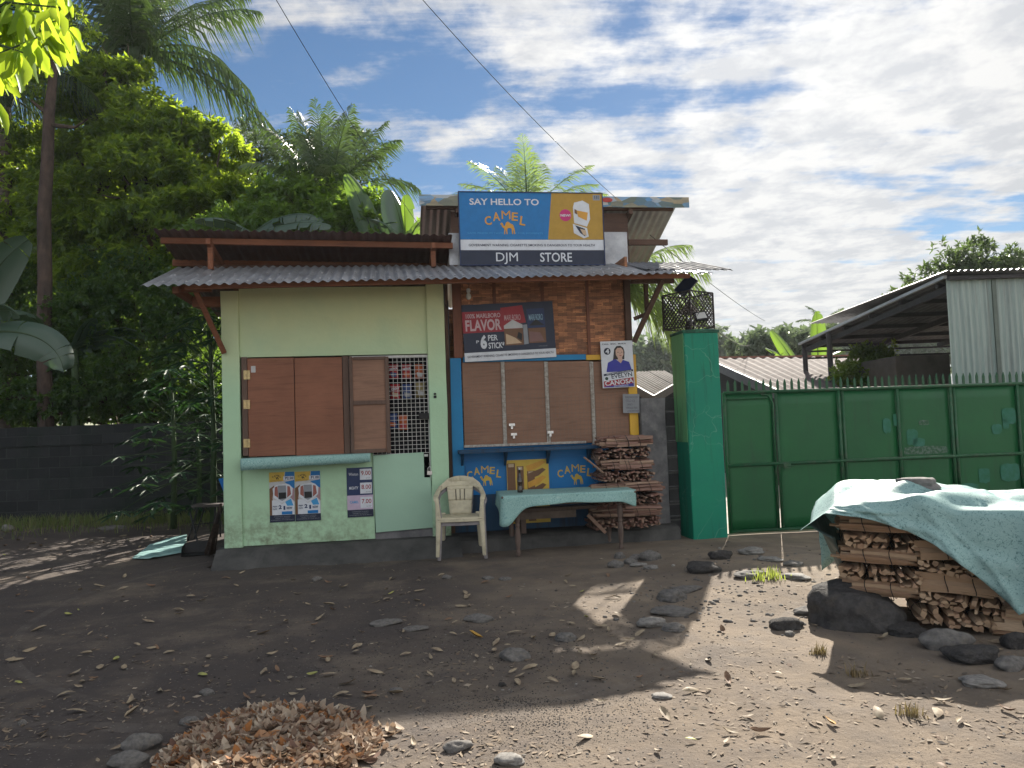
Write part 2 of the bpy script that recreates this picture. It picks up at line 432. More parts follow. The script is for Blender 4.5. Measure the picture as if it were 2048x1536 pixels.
def mat_plaster():
    m, nt, b, out = _nt('green_plaster')
    v = ncoord(nt, 'Object')
    sx = nt.nodes.new('ShaderNodeSeparateXYZ'); nt.links.new(v, sx.inputs[0])
    # the wall turns yellower towards the top
    zz = nt.nodes.new('ShaderNodeMath'); zz.operation = 'ADD'; nt.links.new(sx.outputs[2], zz.inputs[0])
    nz = nrange(nt, nnoise(nt, v, 0.9, 4), 0.2, 0.8, -0.35, 0.35); nt.links.new(nz, zz.inputs[1])
    hf = nrange(nt, zz.outputs[0], 1.9, 3.0, 0, 1)
    col = nmix(nt, hf, (0.41, 0.61, 0.41), (0.56, 0.59, 0.34))
    col = nmix(nt, nrange(nt, nnoise(nt, v, 2.2, 8, 0.65), 0.4, 0.7, 0, 0.35), col, (0.33, 0.46, 0.30))
    # splashed mud at the foot and scattered scuffs
    ft = nrange(nt, zz.outputs[0], 0.10, 0.85, 0.95, 0)
    mf = nt.nodes.new('ShaderNodeMath'); mf.operation = 'MULTIPLY'; nt.links.new(ft, mf.inputs[0])
    nt.links.new(nrange(nt, nnoise(nt, v, 7, 8, 0.7), 0.42, 0.62, 0, 1), mf.inputs[1])
    col = nmix(nt, mf.outputs[0], col, (0.16, 0.17, 0.11))
    sf = nrange(nt, nnoise(nt, ncoord(nt, 'Object', (1, 1, 2.2)), 11, 6, 0.75, 1.0), 0.66, 0.72, 0, 0.5)
    col = nmix(nt, sf, col, (0.11, 0.16, 0.12))
    nt.links.new(col, b.inputs['Base Color']); b.inputs['Roughness'].default_value = 0.8; b.inputs['Specular IOR Level'].default_value = 0.25
    p = nbump(nt, b, nnoise(nt, v, 3.5, 5), 0.35, 0.03); nbump(nt, b, nnoise(nt, v, 45, 4), 0.18, 0.006, p)
    return m

def mat_blocks(name, c1, c2, mortar, scale=1.0, msize=0.012, moss=None, bw=0.4, bh=0.2):
    m, nt, b, out = _nt(name)
    t = nt.nodes.new('ShaderNodeTexCoord'); sx = nt.nodes.new('ShaderNodeSeparateXYZ'); nt.links.new(t.outputs['Object'], sx.inputs[0])
    cm = nt.nodes.new('ShaderNodeCombineXYZ'); nt.links.new(sx.outputs[0], cm.inputs[0]); nt.links.new(sx.outputs[2], cm.inputs[1])
    br = nt.nodes.new('ShaderNodeTexBrick'); nt.links.new(cm.outputs[0], br.inputs['Vector'])
    br.inputs['Scale'].default_value = 1.0; br.inputs['Brick Width'].default_value = bw; br.inputs['Row Height'].default_value = bh
    br.inputs['Mortar Size'].default_value = msize; br.inputs['Mortar Smooth'].default_value = 0.3
    br.inputs['Color1'].default_value = (*c1, 1); br.inputs['Color2'].default_value = (*c2, 1); br.inputs['Mortar'].default_value = (*mortar, 1)
    v = t.outputs['Object']
    col = nmix(nt, nrange(nt, nnoise(nt, v, 3, 8, 0.7), 0.35, 0.7, 0, 0.6), br.outputs['Color'], tuple(x * 0.45 for x in c1))
    if moss: col = nmix(nt, nrange(nt, nnoise(nt, v, 1.3, 6), 0.48, 0.7, 0, 0.7), col, moss)
    nt.links.new(col, b.inputs['Base Color']); b.inputs['Roughness'].default_value = 0.92; b.inputs['Specular IOR Level'].default_value = 0.15
    inv = nrange(nt, br.outputs['Fac'], 0, 1, 1, 0)
    p = nbump(nt, b, inv, 0.7, 0.012); nbump(nt, b, nnoise(nt, v, 40, 6), 0.5, 0.008, p)
    return m

def mat_weave():
    m, nt, b, out = _nt('woven_bamboo')
    t = nt.nodes.new('ShaderNodeTexCoord'); sx = nt.nodes.new('ShaderNodeSeparateXYZ'); nt.links.new(t.outputs['Object'], sx.inputs[0])
    cm = nt.nodes.new('ShaderNodeCombineXYZ'); nt.links.new(sx.outputs[0], cm.inputs[0]); nt.links.new(sx.outputs[2], cm.inputs[1])
    dz = nt.nodes.new('ShaderNodeTexNoise'); dz.inputs['Scale'].default_value = 5; nt.links.new(cm.outputs[0], dz.inputs['Vector'])
    av = nt.nodes.new('ShaderNodeMixRGB') if False else None
    br = nt.nodes.new('ShaderNodeTexBrick'); nt.links.new(cm.outputs[0], br.inputs['Vector'])
    br.offset = 0.5; br.inputs['Scale'].default_value = 1.0; br.inputs['Brick Width'].default_value = 0.115; br.inputs['Row Height'].default_value = 0.017
    br.inputs['Mortar Size'].default_value = 0.0016; br.inputs['Bias'].default_value = -0.1
    br.inputs['Color1'].default_value = (0.56, 0.27, 0.135, 1); br.inputs['Color2'].default_value = (0.27, 0.12, 0.062, 1); br.inputs['Mortar'].default_value = (0.035, 0.014, 0.009, 1)
    br2 = nt.nodes.new('ShaderNodeTexBrick'); nt.links.new(cm.outputs[0], br2.inputs['Vector'])
    br2.offset = 0.33; br2.offset_frequency = 3; br2.inputs['Brick Width'].default_value = 0.12; br2.inputs['Row Height'].default_value = 0.042; br2.inputs['Scale'].default_value = 1
    br2.inputs['Mortar Size'].default_value = 0.0; br2.inputs['Color1'].default_value = (1.7, 1.5, 1.3, 1); br2.inputs['Color2'].default_value = (0.40, 0.38, 0.38, 1)
    col = nmix(nt, 0.75, br.outputs['Color'], br2.outputs['Color'], 'MULTIPLY')
    col = nmix(nt, nrange(nt, nnoise(nt, ncoord(nt, 'Object', (1, 1, 1)), 3, 6), 0.3, 0.7, 0, 0.5), col, (0.10, 0.045, 0.03))
    nt.links.new(col, b.inputs['Base Color']); b.inputs['Roughness'].default_value = 0.6; b.inputs['Specular IOR Level'].default_value = 0.35
    p = nbump(nt, b, nrange(nt, br.outputs['Fac'], 0, 1, 1, 0), 0.6, 0.004)
    nbump(nt, b, br2.outputs['Fac'], 0.6, 0.006, p)
    return m

def mat_vinyl(name, base, light, dark, scale=30.0, trans=0.0):
    """mint table vinyl with speckled print"""
    m, nt, b, out = _nt(name)
    v = ncoord(nt, 'Object')
    n = nnoise(nt, v, scale, 3, 0.6, 1.5)
    col = nramp(nt, n, [(0.36, dark), (0.45, base), (0.60, base), (0.70, light)])
    col = nmix(nt, nrange(nt, nnoise(nt, v, 2.5, 5), 0.35, 0.7, 0, 0.25), col, tuple(x * 0.75 for x in base))
    nt.links.new(col, b.inputs['Base Color']); b.inputs['Roughness'].default_value = 0.58; b.inputs['Specular IOR Level'].default_value = 0.3
    if trans:
        tr = nt.nodes.new('ShaderNodeBsdfTranslucent'); nt.links.new(col, tr.inputs[0])
        mx = nt.nodes.new('ShaderNodeMixShader'); mx.inputs[0].default_value = trans
        nt.links.new(b.outputs[0], mx.inputs[1]); nt.links.new(tr.outputs[0], mx.inputs[2]); nt.links.new(mx.outputs[0], out.inputs[0])
    return m

def mat_painted(name, c, c2, streak_col, streak_lo=0.55, crack=None, rough=0.6, zfade=None):
    m, nt, b, out = _nt(name)
    v = ncoord(nt, 'Object')
    col = nramp(nt, nnoise(nt, v, 1.3, 6), [(0.35, c), (0.65, c2)])
    st = nnoise(nt, ncoord(nt, 'Object', (9, 9, 0.7)), 1.2, 6, 0.6)
    col = nmix(nt, nrange(nt, st, streak_lo, streak_lo + 0.15, 0, 0.7), col, streak_col)
    if crack:
        vo = nt.nodes.new('ShaderNodeTexVoronoi'); vo.feature = 'DISTANCE_TO_EDGE'; vo.inputs['Scale'].default_value = 2.1
        nd = nt.nodes.new('ShaderNodeTexNoise'); nd.inputs['Scale'].default_value = 4; nt.links.new(v, nd.inputs['Vector'])
        add = nt.nodes.new('ShaderNodeVectorMath'); add.operation = 'MULTIPLY_ADD'; nt.links.new(nd.outputs['Color'], add.inputs[0]); add.inputs[1].default_value = (0.35, 0.35, 0.35); nt.links.new(v, add.inputs[2])
        nt.links.new(add.outputs[0], vo.inputs['Vector'])
        cf = nrange(nt, vo.outputs['Distance'], 0.0, 0.012, 0.6, 0)
        msk = nrange(nt, nnoise(nt, v, 1.7, 3), 0.42, 0.55, 0, 1)
        mm = nt.nodes.new('ShaderNodeMath'); mm.operation = 'MULTIPLY'; nt.links.new(cf, mm.inputs[0]); nt.links.new(msk, mm.inputs[1])
        col = nmix(nt, mm.outputs[0], col, crack)
    nt.links.new(col, b.inputs['Base Color']); b.inputs['Roughness'].default_value = rough; b.inputs['Specular IOR Level'].default_value = 0.35
    p = nbump(nt, b, nnoise(nt, v, 5, 5), 0.2, 0.02); nbump(nt, b, nnoise(nt, v, 60, 4), 0.15, 0.004, p)
    return m

M = {}
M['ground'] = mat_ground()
M['plaster'] = mat_plaster()
M['concrete'] = mat_basic('rough_concrete', (0.095, 0.092, 0.088), (0.05, 0.05, 0.049), 2.5, 0.9, 0.6, 35, dirt=(0.05, 0.05, 0.048), dirt_scale=5, spec=0.15)
M['concrete_post'] = mat_basic('grey_plastered_concrete', (0.19, 0.185, 0.19), (0.10, 0.10, 0.105), 4, 0.9, 0.6, 50, dirt=(0.27, 0.26, 0.25), dirt_scale=9, dirt_amt=0.5, spec=0.15)
M['blocks_dark'] = mat_blocks('dark_hollow_blocks', (0.055, 0.055, 0.058), (0.10, 0.10, 0.10), (0.15, 0.148, 0.14))
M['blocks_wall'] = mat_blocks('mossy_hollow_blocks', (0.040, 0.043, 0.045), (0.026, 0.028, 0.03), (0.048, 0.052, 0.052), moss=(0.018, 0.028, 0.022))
M['roof_grey'] = mat_metal_sheet('weathered_galvanised_sheet', (0.46, 0.47, 0.49), (0.24, 0.25, 0.27), (0.07, 0.05, 0.045), 0.55, 0.4, 0.7, (1, 0.6, 1))
M['roof_matte'] = mat_metal_sheet('dull_galvanised_sheet', (0.17, 0.175, 0.19), (0.10, 0.105, 0.115), (0.07, 0.05, 0.045), 0.4, 0.8, 0.0)
M['roof_rust'] = mat_metal_sheet('rusted_sheet', (0.13, 0.085, 0.078), (0.075, 0.052, 0.052), (0.10, 0.045, 0.03), 0.7, 0.7, 0.2, (1, 0.4, 1), 0.4, 0.6)
M['roof_bright'] = mat_metal_sheet('newer_galvanised_sheet', (0.55, 0.55, 0.54), (0.35, 0.35, 0.35), (0.16, 0.11, 0.08), 0.4, 0.35, 0.6, (1, 0.5, 1))
M['sheet_wall'] = mat_metal_sheet('pale_green_sheet_wall', (0.36, 0.43, 0.40), (0.22, 0.27, 0.26), (0.12, 0.11, 0.10), 0.4, 0.5, 0.25, (5, 5, 0.3))
M['carport'] = mat_metal_sheet('dark_carport_sheet', (0.13, 0.13, 0.135), (0.07, 0.07, 0.075), (0.09, 0.06, 0.05), 0.4, 0.6, 0.3)
M['farroof'] = mat_metal_sheet('sun_bleached_roof_sheet', (0.17, 0.15, 0.145), (0.11, 0.095, 0.092), (0.11, 0.065, 0.05), 0.55, 0.9, 0.0, (0.35, 4, 1), 0.4, 0.62)
M['wood_red'] = mat_wood('reddish_timber', (0.24, 0.095, 0.05), (0.13, 0.052, 0.03), 'x')
M['wood_red_v'] = mat_wood('reddish_timber_upright', (0.20, 0.085, 0.055), (0.12, 0.05, 0.033), 'z')
M['wood_brown'] = mat_wood('brown_timber_upright', (0.12, 0.07, 0.05), (0.07, 0.042, 0.032), 'z')
M['wood_brown_h'] = mat_wood('brown_timber', (0.12, 0.07, 0.05), (0.07, 0.042, 0.032), 'x')
M['ply_red'] = mat_wood('red_stained_plywood', (0.27, 0.115, 0.068), (0.215, 0.085, 0.052), 'x', 0.55, 1.4, 0.1)
M['ply_grey'] = mat_wood('faded_plywood', (0.30, 0.17, 0.115), (0.235, 0.13, 0.09), 'x', 0.65, 1.6, 0.1)
M['ply_frame'] = mat_wood('faded_frame_timber', (0.155, 0.10, 0.078), (0.10, 0.064, 0.05), 'z', 0.7)
M['weave'] = mat_weave()
M['blue'] = mat_painted('blue_board_paint', (0.005, 0.17, 0.46), (0.004, 0.14, 0.38), (0.008, 0.07, 0.16), 0.6, rough=0.5)
M['blue_frame'] = mat_painted('bright_blue_paint', (0.008, 0.20, 0.42), (0.006, 0.15, 0.34), (0.01, 0.09, 0.18), 0.6, rough=0.5)
M['blue_dark'] = mat_painted('dirty_dark_blue_paint', (0.012, 0.06, 0.13), (0.01, 0.04, 0.085), (0.02, 0.025, 0.035), 0.5, rough=0.6)
M['yellow'] = mat_painted('yellow_paint', (0.62, 0.36, 0.03), (0.52, 0.29, 0.03), (0.28, 0.16, 0.04), 0.62, rough=0.5)
M['white'] = mat_basic('white_paint', (0.62, 0.62, 0.60), (0.45, 0.45, 0.44), 12, 0.5, dirt=(0.2, 0.17, 0.14), dirt_scale=9, dirt_amt=0.5)
M['white_worn'] = mat_basic('worn_white_strip', (0.44, 0.42, 0.38), (0.27, 0.24, 0.21), 22, 0.6, dirt=(0.10, 0.08, 0.06), dirt_scale=30, dirt_amt=0.8)
M['wire'] = mat_flat('galvanised_wire', (0.42, 0.42, 0.41), 0.4, 0.5, 0.4)
M['wire_rust'] = mat_flat('rusty_wire', (0.22, 0.16, 0.12), 0.6, 0.4, 0.3)
M['dark'] = mat_flat('painted_room_shade', (0.012, 0.014, 0.018), 0.9)
M['black'] = mat_flat('black_plastic', (0.015, 0.015, 0.017), 0.5)
M['brass'] = mat_basic('tarnished_brass', (0.55, 0.42, 0.2), (0.35, 0.27, 0.15), 30, 0.4, metal=0.7)
M['steel'] = mat_flat('bright_steel', (0.6, 0.6, 0.6), 0.25, 0.5, 0.9)
M['mint'] = mat_vinyl('mint_vinyl', (0.30, 0.50, 0.47), (0.55, 0.70, 0.66), (0.09, 0.23, 0.23), 75, 0.10)
M['tarp'] = mat_vinyl('mint_print_tarp', (0.29, 0.46, 0.45), (0.40, 0.54, 0.53), (0.10, 0.21, 0.21), 55, 0.14)
M['pillar'] = mat_painted('teal_green_pillar_paint', (0.0, 0.215, 0.125), (0.0, 0.18, 0.118), (0.006, 0.065, 0.04), 0.55, crack=(0.16, 0.34, 0.25))
M['pillar_side'] = mat_painted('light_green_pillar_paint', (0.12, 0.36, 0.15), (0.14, 0.40, 0.18), (0.03, 0.045, 0.025), 0.5)
M['gate'] = mat_painted('dark_green_gate_enamel', (0.006, 0.105, 0.030), (0.005, 0.080, 0.026), (0.012, 0.05, 0.022), 0.6, rough=0.45)
M['gate_frame'] = mat_basic('green_gate_frame', (0.007, 0.085, 0.030), (0.006, 0.060, 0.022), 5, 0.45, dirt=(0.11, 0.10, 0.08), dirt_scale=8, dirt_amt=0.55)
M['patch'] = mat_basic('grey_blue_primer_patch', (0.035, 0.15, 0.11), (0.02, 0.125, 0.065), 9, 0.8)
M['worn'] = mat_basic('rubbed_bare_paint', (0.10, 0.15, 0.12), (0.03, 0.09, 0.045), 26, 0.8, lo=0.42, hi=0.55)
M['rock'] = mat_basic('river_stone', (0.18, 0.168, 0.155), (0.095, 0.09, 0.088), 6, 0.85, 0.5, 40, dirt=(0.17, 0.15, 0.12), dirt_scale=4, spec=0.2)
M['rock_dark'] = mat_basic('dark_lava_stone', (0.085, 0.08, 0.078), (0.045, 0.043, 0.043), 9, 0.92, 0.9, 22, dirt=(0.12, 0.105, 0.085), dirt_scale=5, spec=0.15, bdist=0.02)
M['rock_pale'] = mat_basic('pale_stone', (0.27, 0.255, 0.235), (0.16, 0.15, 0.14), 7, 0.85, 0.4, 40, spec=0.2)
M['dryleaf'] = mat_island('dry_leaf', [(0.14, 0.08, 0.055), (0.44, 0.34, 0.25), (0.28, 0.18, 0.12), (0.56, 0.46, 0.35), (0.15, 0.07, 0.05), (0.48, 0.38, 0.28), (0.62, 0.53, 0.42), (0.20, 0.12, 0.08), (0.50, 0.39, 0.29), (0.42, 0.17, 0.05), (0.10, 0.06, 0.045)], 0.7, 0.3, 60, noise_amt=0.15, trans=(0.35, 0.26, 0.18))
M['dryleaf_pale'] = mat_basic('straw_dry_leaf', (0.33, 0.27, 0.18), (0.19, 0.135, 0.09), 20, 0.7)
M['dryleaf_brown'] = mat_basic('brown_dry_leaf', (0.20, 0.12, 0.07), (0.12, 0.07, 0.045), 20, 0.7)
M['dryleaf_yellow'] = mat_basic('yellow_fallen_leaf', (0.50, 0.30, 0.05), (0.34, 0.17, 0.04), 20, 0.6)
M['dryleaf_green'] = mat_basic('yellow_green_fallen_leaf', (0.36, 0.36, 0.10), (0.25, 0.24, 0.08), 20, 0.6)
M['wood_tan'] = mat_island('split_tan_firewood', [(0.50, 0.35, 0.22), (0.40, 0.26, 0.16), (0.58, 0.42, 0.28), (0.34, 0.21, 0.13), (0.50, 0.32, 0.21)], 0.8, 0.5, 50, (1, 9, 9), noise_amt=0.35)
M['wood_old'] = mat_island('weathered_firewood', [(0.27, 0.17, 0.13), (0.19, 0.10, 0.08), (0.36, 0.25, 0.18), (0.24, 0.115, 0.09), (0.30, 0.19, 0.15)], 0.85, 0.5, 50, (1, 9, 9), noise_amt=0.4)
M['bark'] = mat_basic('bark', (0.10, 0.075, 0.055), (0.045, 0.035, 0.028), 6, 0.95, 0.9, 16, stretch=(1, 1, 0.35), bdist=0.03, spec=0.1)
M['palm_bark'] = mat_basic('palm_bark', (0.14, 0.115, 0.09), (0.07, 0.058, 0.048), 5, 0.95, 0.8, 20, stretch=(0.3, 0.3, 3), bdist=0.02, spec=0.1)
M['leaf_dense'] = mat_leaf('dense_tree_leaf', [(0.014, 0.045, 0.014), (0.026, 0.070, 0.018), (0.02, 0.058, 0.018), (0.042, 0.098, 0.024)], (0.58, 0.78, 0.05), 0.50, 0.36, 0.5)
M['leaf_dark'] = mat_leaf('dark_undergrowth_leaf', [(0.012, 0.036, 0.018), (0.02, 0.052, 0.024), (0.028, 0.065, 0.03)], (0.30, 0.50, 0.05), 0.36, 0.4, 0.45)
M['leaf_shrub'] = mat_leaf('shrub_leaf', [(0.045, 0.10, 0.025), (0.06, 0.13, 0.03), (0.035, 0.085, 0.02)], (0.38, 0.60, 0.06), 0.45, 0.38, 0.6)
M['leaf_airy'] = mat_leaf('small_tree_leaf', [(0.05, 0.085, 0.035), (0.065, 0.11, 0.045), (0.085, 0.12, 0.055)], (0.18, 0.28, 0.07), 0.35, 0.45, 0.5)
M['leaf_front'] = mat_leaf('bright_hanging_leaf', [(0.10, 0.20, 0.012), (0.15, 0.27, 0.016), (0.08, 0.17, 0.012)], (0.60, 0.78, 0.05), 0.60, 0.38, 0.4)
M['leaf_palm'] = mat_leaf('coconut_leaflet', [(0.022, 0.05, 0.018), (0.035, 0.07, 0.022), (0.045, 0.085, 0.026), (0.075, 0.095, 0.045)], (0.14, 0.24, 0.04), 0.26, 0.40, 0.6)
M['leaf_palm_light'] = mat_leaf('young_coconut_leaflet', [(0.07, 0.13, 0.035), (0.10, 0.17, 0.045), (0.14, 0.19, 0.07)], (0.34, 0.48, 0.10), 0.42, 0.35, 0.6)
M['leaf_banana'] = mat_leaf('banana_blade', [(0.05, 0.11, 0.05), (0.06, 0.125, 0.055)], (0.30, 0.50, 0.04), 0.42, 0.4, 0.6)
M['leaf_banana_dark'] = mat_leaf('shade_toned_banana_blade', [(0.055, 0.095, 0.07), (0.065, 0.11, 0.08)], (0.09, 0.17, 0.05), 0.22, 0.4, 0.6)  # banana blade copy with shade worked into its colours
M['leaf_papaya'] = mat_leaf('papaya_leaf', [(0.018, 0.055, 0.028), (0.028, 0.075, 0.035)], (0.06, 0.15, 0.03), 0.25, 0.5, 0.4)
M['leaf_far'] = mat_leaf('haze_paled_leaf', [(0.085, 0.13, 0.085), (0.11, 0.155, 0.10), (0.14, 0.18, 0.12)], (0.26, 0.36, 0.16), 0.3, 0.5, 0.3)  # leaf colours paled towards grey to paint in distance haze
M['stem'] = mat_basic('green_stem', (0.055, 0.085, 0.04), (0.035, 0.055, 0.028), 5, 0.85, spec=0.15)
M['grass'] = mat_leaf('grass_blade', [(0.09, 0.14, 0.03), (0.13, 0.17, 0.05), (0.22, 0.19, 0.09)], (0.3, 0.4, 0.08), 0.35)
M['chair_beige'] = mat_basic('beige_plastic', (0.58, 0.53, 0.38), (0.48, 0.43, 0.31), 5, 0.5, dirt=(0.16, 0.13, 0.09), dirt_scale=8, dirt_amt=0.5)
M['chair_grey'] = mat_basic('dusty_grey_plastic', (0.30, 0.28, 0.28), (0.22, 0.20, 0.21), 5, 0.55, dirt=(0.11, 0.09, 0.08), dirt_scale=8, dirt_amt=0.5)
M['table_wood'] = mat_wood('dusty_table_wood', (0.16, 0.115, 0.095), (0.10, 0.07, 0.06), 'z')
M['glass_brown'] = mat_basic('dark_brown_glass', (0.02, 0.008, 0.004), (0.015, 0.006, 0.003), 5, 0.12, spec=0.8)
M['cable'] = mat_flat('black_cable', (0.03, 0.03, 0.032), 0.6)

# ------------------------------------------------------------------ frames of the place
_o = wp(450, 1096, 9.0)
FA = Frame((_o.x, _o.y, 0), R(9.0))          # store front; u along it, w behind it
_g = wp(1452, 1075, 9.75)
GA = Frame((_g.x, _g.y, 0), R(6.0))          # gate line
_p = gp(1387, 1080, 0.0)
PI_ = Frame((_p.x, _p.y, 0), R(9.0))         # green pillar front face
SLABZ = FA.at(600, 1086, 0)[1]

def rbox(mb, fr, x0, y0, x1, y1, w0, w1, wp_=None):
    u0, u1, z0, z1 = fr.rect(x0, y0, x1, y1, w0 if wp_ is None else wp_)
    mb.box(u0, u1, w0, w1, z0, z1); return u0, u1, z0, z1

# ------------------------------------------------------------------ ground
def gz(x, y):
    d = math.hypot(x, y)
    f = 0.02 * mnoise.noise(Vector((x * 0.55, y * 0.55, 0))) + 0.010 * mnoise.noise(Vector((x * 2.1, y * 2.1, 3))) + 0.005 * mnoise.noise(Vector((x * 6, y * 6, 5)))
    if y > 8.8: f *= max(0.25, 1 - (y - 8.8) * 0.5)
    # stony rise in front of the pillar
    f += 0.10 * math.exp(-((x - 2.35) / 1.5) ** 4 - ((y - 7.6) / 1.15) ** 2) * (1 if x > 2.35 else math.exp(-((x - 2.35) / 1.1) ** 2))
    # shallow wheel ruts
    r = math.hypot(x + 1.5, y - 8.2); f -= 0.012 * math.exp(-((r - 4.3) / 0.12) ** 2) if y < 7 and x < 1.5 else 0
    return f
def make_ground():
    xs = sorted(set([-300, -120, -60, -35, -24, -18, -15] + [round(-13 + 0.25 * i, 3) for i in range(24)] + [round(-7 + 0.06 * i, 3) for i in range(225)] + [7, 8, 9, 10, 12, 15, 20, 30, 60, 120, 300]))
    ys = sorted(set([-60, -20, -8, -4, -1, 0, 1, 1.6] + [round(2 + 0.055 * i, 3) for i in range(146)] + [10.5, 11, 12, 13, 14, 15, 16, 18, 20, 25, 35, 60, 120, 300, 700]))
    V = np.array([(x, y, gz(x, y) if abs(x) < 14 and 0 < y < 16 else 0.0) for y in ys for x in xs])
    nx = len(xs); F = []
    for j in range(len(ys) - 1):
        for i in range(nx - 1):
            a = j * nx + i; F.append((a, a + 1, a + nx + 1, a + nx))
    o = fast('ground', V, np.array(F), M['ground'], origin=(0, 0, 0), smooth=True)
    tag(o, 'dark volcanic dirt yard strewn with leaves and stones in front of the store', 'ground', kind='structure')
make_ground()

# concrete footing of the store (left part sticks out further)
mb = MB(FA.M)
def slab(u0, u1, wf, z, wb=3.4, seg=60, ramp=1.0):
    P = []
    for i in range(seg + 1):
        u = u0 + (u1 - u0) * i / seg; n = mnoise.noise(Vector((u * 2.3, 1, wf)))
        q = ramp * (1 + 0.35 * n); n2 = mnoise.noise(Vector((u * 6, 4, wf))); P.append([(u, wf - 0.08 - 0.20 * q + 0.05 * n2, -0.05), (u, wf - 0.03 - 0.09 * q, z * (0.30 if ramp else 0.75) + 0.01 * n2), (u, wf + 0.02 + 0.03 * n, z * (0.72 if ramp else 0.9) + 0.008 * n2), (u, wf + 0.10 + 0.03 * n, z - 0.004), (u, wb, z)])
    mb.grid(P)
    mb.add([P[0][k] for k in range(5)] + [(u0, wb, -0.06)], [(0, 5, 4, 3, 2, 1)]); mb.add([P[-1][k] for k in range(5)] + [(u1, wb, -0.06)], [(0, 1, 2, 3, 4, 5)])
slab(-0.06, 2.72, -0.27, SLABZ - 0.004)
o = mb.build('concrete_apron', M['concrete']); tag(o, 'rough concrete apron sticking out under the pale green store wall', 'pavement', kind='structure')
mb = MB(FA.M); slab(2.723, 5.45, -0.20, SLABZ - 0.012, ramp=0.0)
o = mb.build('concrete_step', M['concrete']); tag(o, 'low concrete step under the blue store front and wood pile', 'pavement', kind='structure')
# pale concrete drive behind the gate
mb = MB(GA.M); mb.box(-0.1, 9, 0.05, 16, -0.05, 0.02)
o = mb.build('driveway', mat_basic('pale_concrete_drive', (0.42, 0.39, 0.34), (0.33, 0.30, 0.26), 2, 0.9, 0.3, 30)); tag(o, 'pale concrete drive behind the green gate', 'pavement', kind='structure')

# ------------------------------------------------------------------ the store
store = fthing('store_building', 'small roadside store of pale green plaster and woven bamboo under rusty corrugated roofs', 'store', FA)
def sp(mb, name, mat, **k): return mb.build(name, mat, k.pop('parent', store), **k)
DB = 3.2   # depth of the building
# key lines
uL0 = 0.0; uL1 = FA.at(482, 850)[0]; uR0 = FA.at(853, 640)[0]; uR0b = FA.at(866, 1000)[0]; uR1 = FA.at(893, 780)[0]
zHead = FA.at(620, 712)[1]; zTop = FA.at(460, 583)[1]; zTopR = FA.at(860, 572)[1]
zSill = FA.at(620, 912)[1]; uD0 = FA.at(748, 980)[0]
PT = 0.14
# main wall with openings, as one plaster skin of boxes standing beside each other
mb = MB(FA.M)
mb.box(uL1, uR0, 0.0, PT, zHead, (zTop + zTopR) / 2 + 0.02)          # header
sp(mb, 'front_wall', M['plaster'])
mb = MB(FA.M); mb.box(uL1, uD0, 0.0, PT, SLABZ, zSill); sp(mb, 'front_wall', M['plaster'])   # below the counter
mb = MB(FA.M)
def wobble_col(u0, u1, w0, w1, z0, z1, seed):
    P = []; n = 14
    for i in range(n + 1):
        z = z0 + (z1 - z0) * i / n; a = 0.008 * mnoise.noise(Vector((seed, z * 2, 0))); b = 0.008 * mnoise.noise(Vector((seed + 5, z * 2, 0)))
        P.append([(u0 + a, w0, z), (u1 + b, w0, z), (u1 + b, w1, z), (u0 + a, w1, z)])
    mb.grid(P, closed=True); mb.add(P[-1], [(0, 1, 2, 3)])
wobble_col(uL0, uL1, -0.035, 0.2, SLABZ - 0.02, zTop, 1.0)
c1 = sp(mb, 'corner_column', M['plaster'], bevel=0.012)
mb = MB(FA.M); wobble_col(uR0, uR1, -0.035, 0.2, SLABZ - 0.02, zTopR + 0.02, 9.0)
sp(mb, 'corner_column', M['plaster'], bevel=0.012)
mb = MB(FA.M)
mb.box(uL0 + 0.01, uL0 + 0.15, 0.2, DB, SLABZ, zTop - 0.1); mb.box(uR1 - 0.15, uR1 - 0.01, 0.2, DB, SLABZ, zTop - 0.05)
mb.box(uL0 + 0.15, uR1 - 0.15, DB - 0.14, DB, SLABZ, zTop - 0.1)
sp(mb, 'side_wall', M['plaster'])
# partition and ceiling coloured near-black in place of the stockroom's shade
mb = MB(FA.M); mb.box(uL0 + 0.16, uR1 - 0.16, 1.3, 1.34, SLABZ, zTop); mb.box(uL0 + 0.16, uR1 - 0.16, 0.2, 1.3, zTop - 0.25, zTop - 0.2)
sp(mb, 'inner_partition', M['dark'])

# window shutters of the green room
mb = MB(FA.M); rbox(mb, FA, 484, 714, 495, 912, -0.03, 0.05); sp(mb, 'shutter_post', M['ply_frame'], bevel=0.003)
mb = MB(FA.M); rbox(mb, FA, 687, 712, 699, 908, -0.028, 0.05)
sp(mb, 'shutter_post', M['ply_frame'], bevel=0.003)
def shutter(x0, y0, x1, y1, mat):
    mb = MB(FA.M); rbox(mb, FA, x0, y0, x1, y1, -0.02, 0.006)
    return sp(mb, 'shutter', mat, bevel=0.003)
s1 = shutter(496, 716, 589.2, 912, M['ply_red']); s2 = shutter(590.6, 715, 686, 910, M['ply_red'])
for y0, y1 in ((741, 759), (800, 818), (878, 895)):
    mb = MB(FA.M); rbox(mb, FA, 487.5, y0, 493.3, y1, -0.036, -0.02, -0.02); rbox(mb, FA, 494.7, y0, 500.5, y1, -0.036, -0.02, -0.02)
    u, z = FA.at(494, (y0+y1)/2, -0.03); mb.tube([(u, -0.037, z-0.05), (u, -0.037, z+0.05)], 0.005)
    sp(mb, 'hinge', M['brass'], parent=s1)
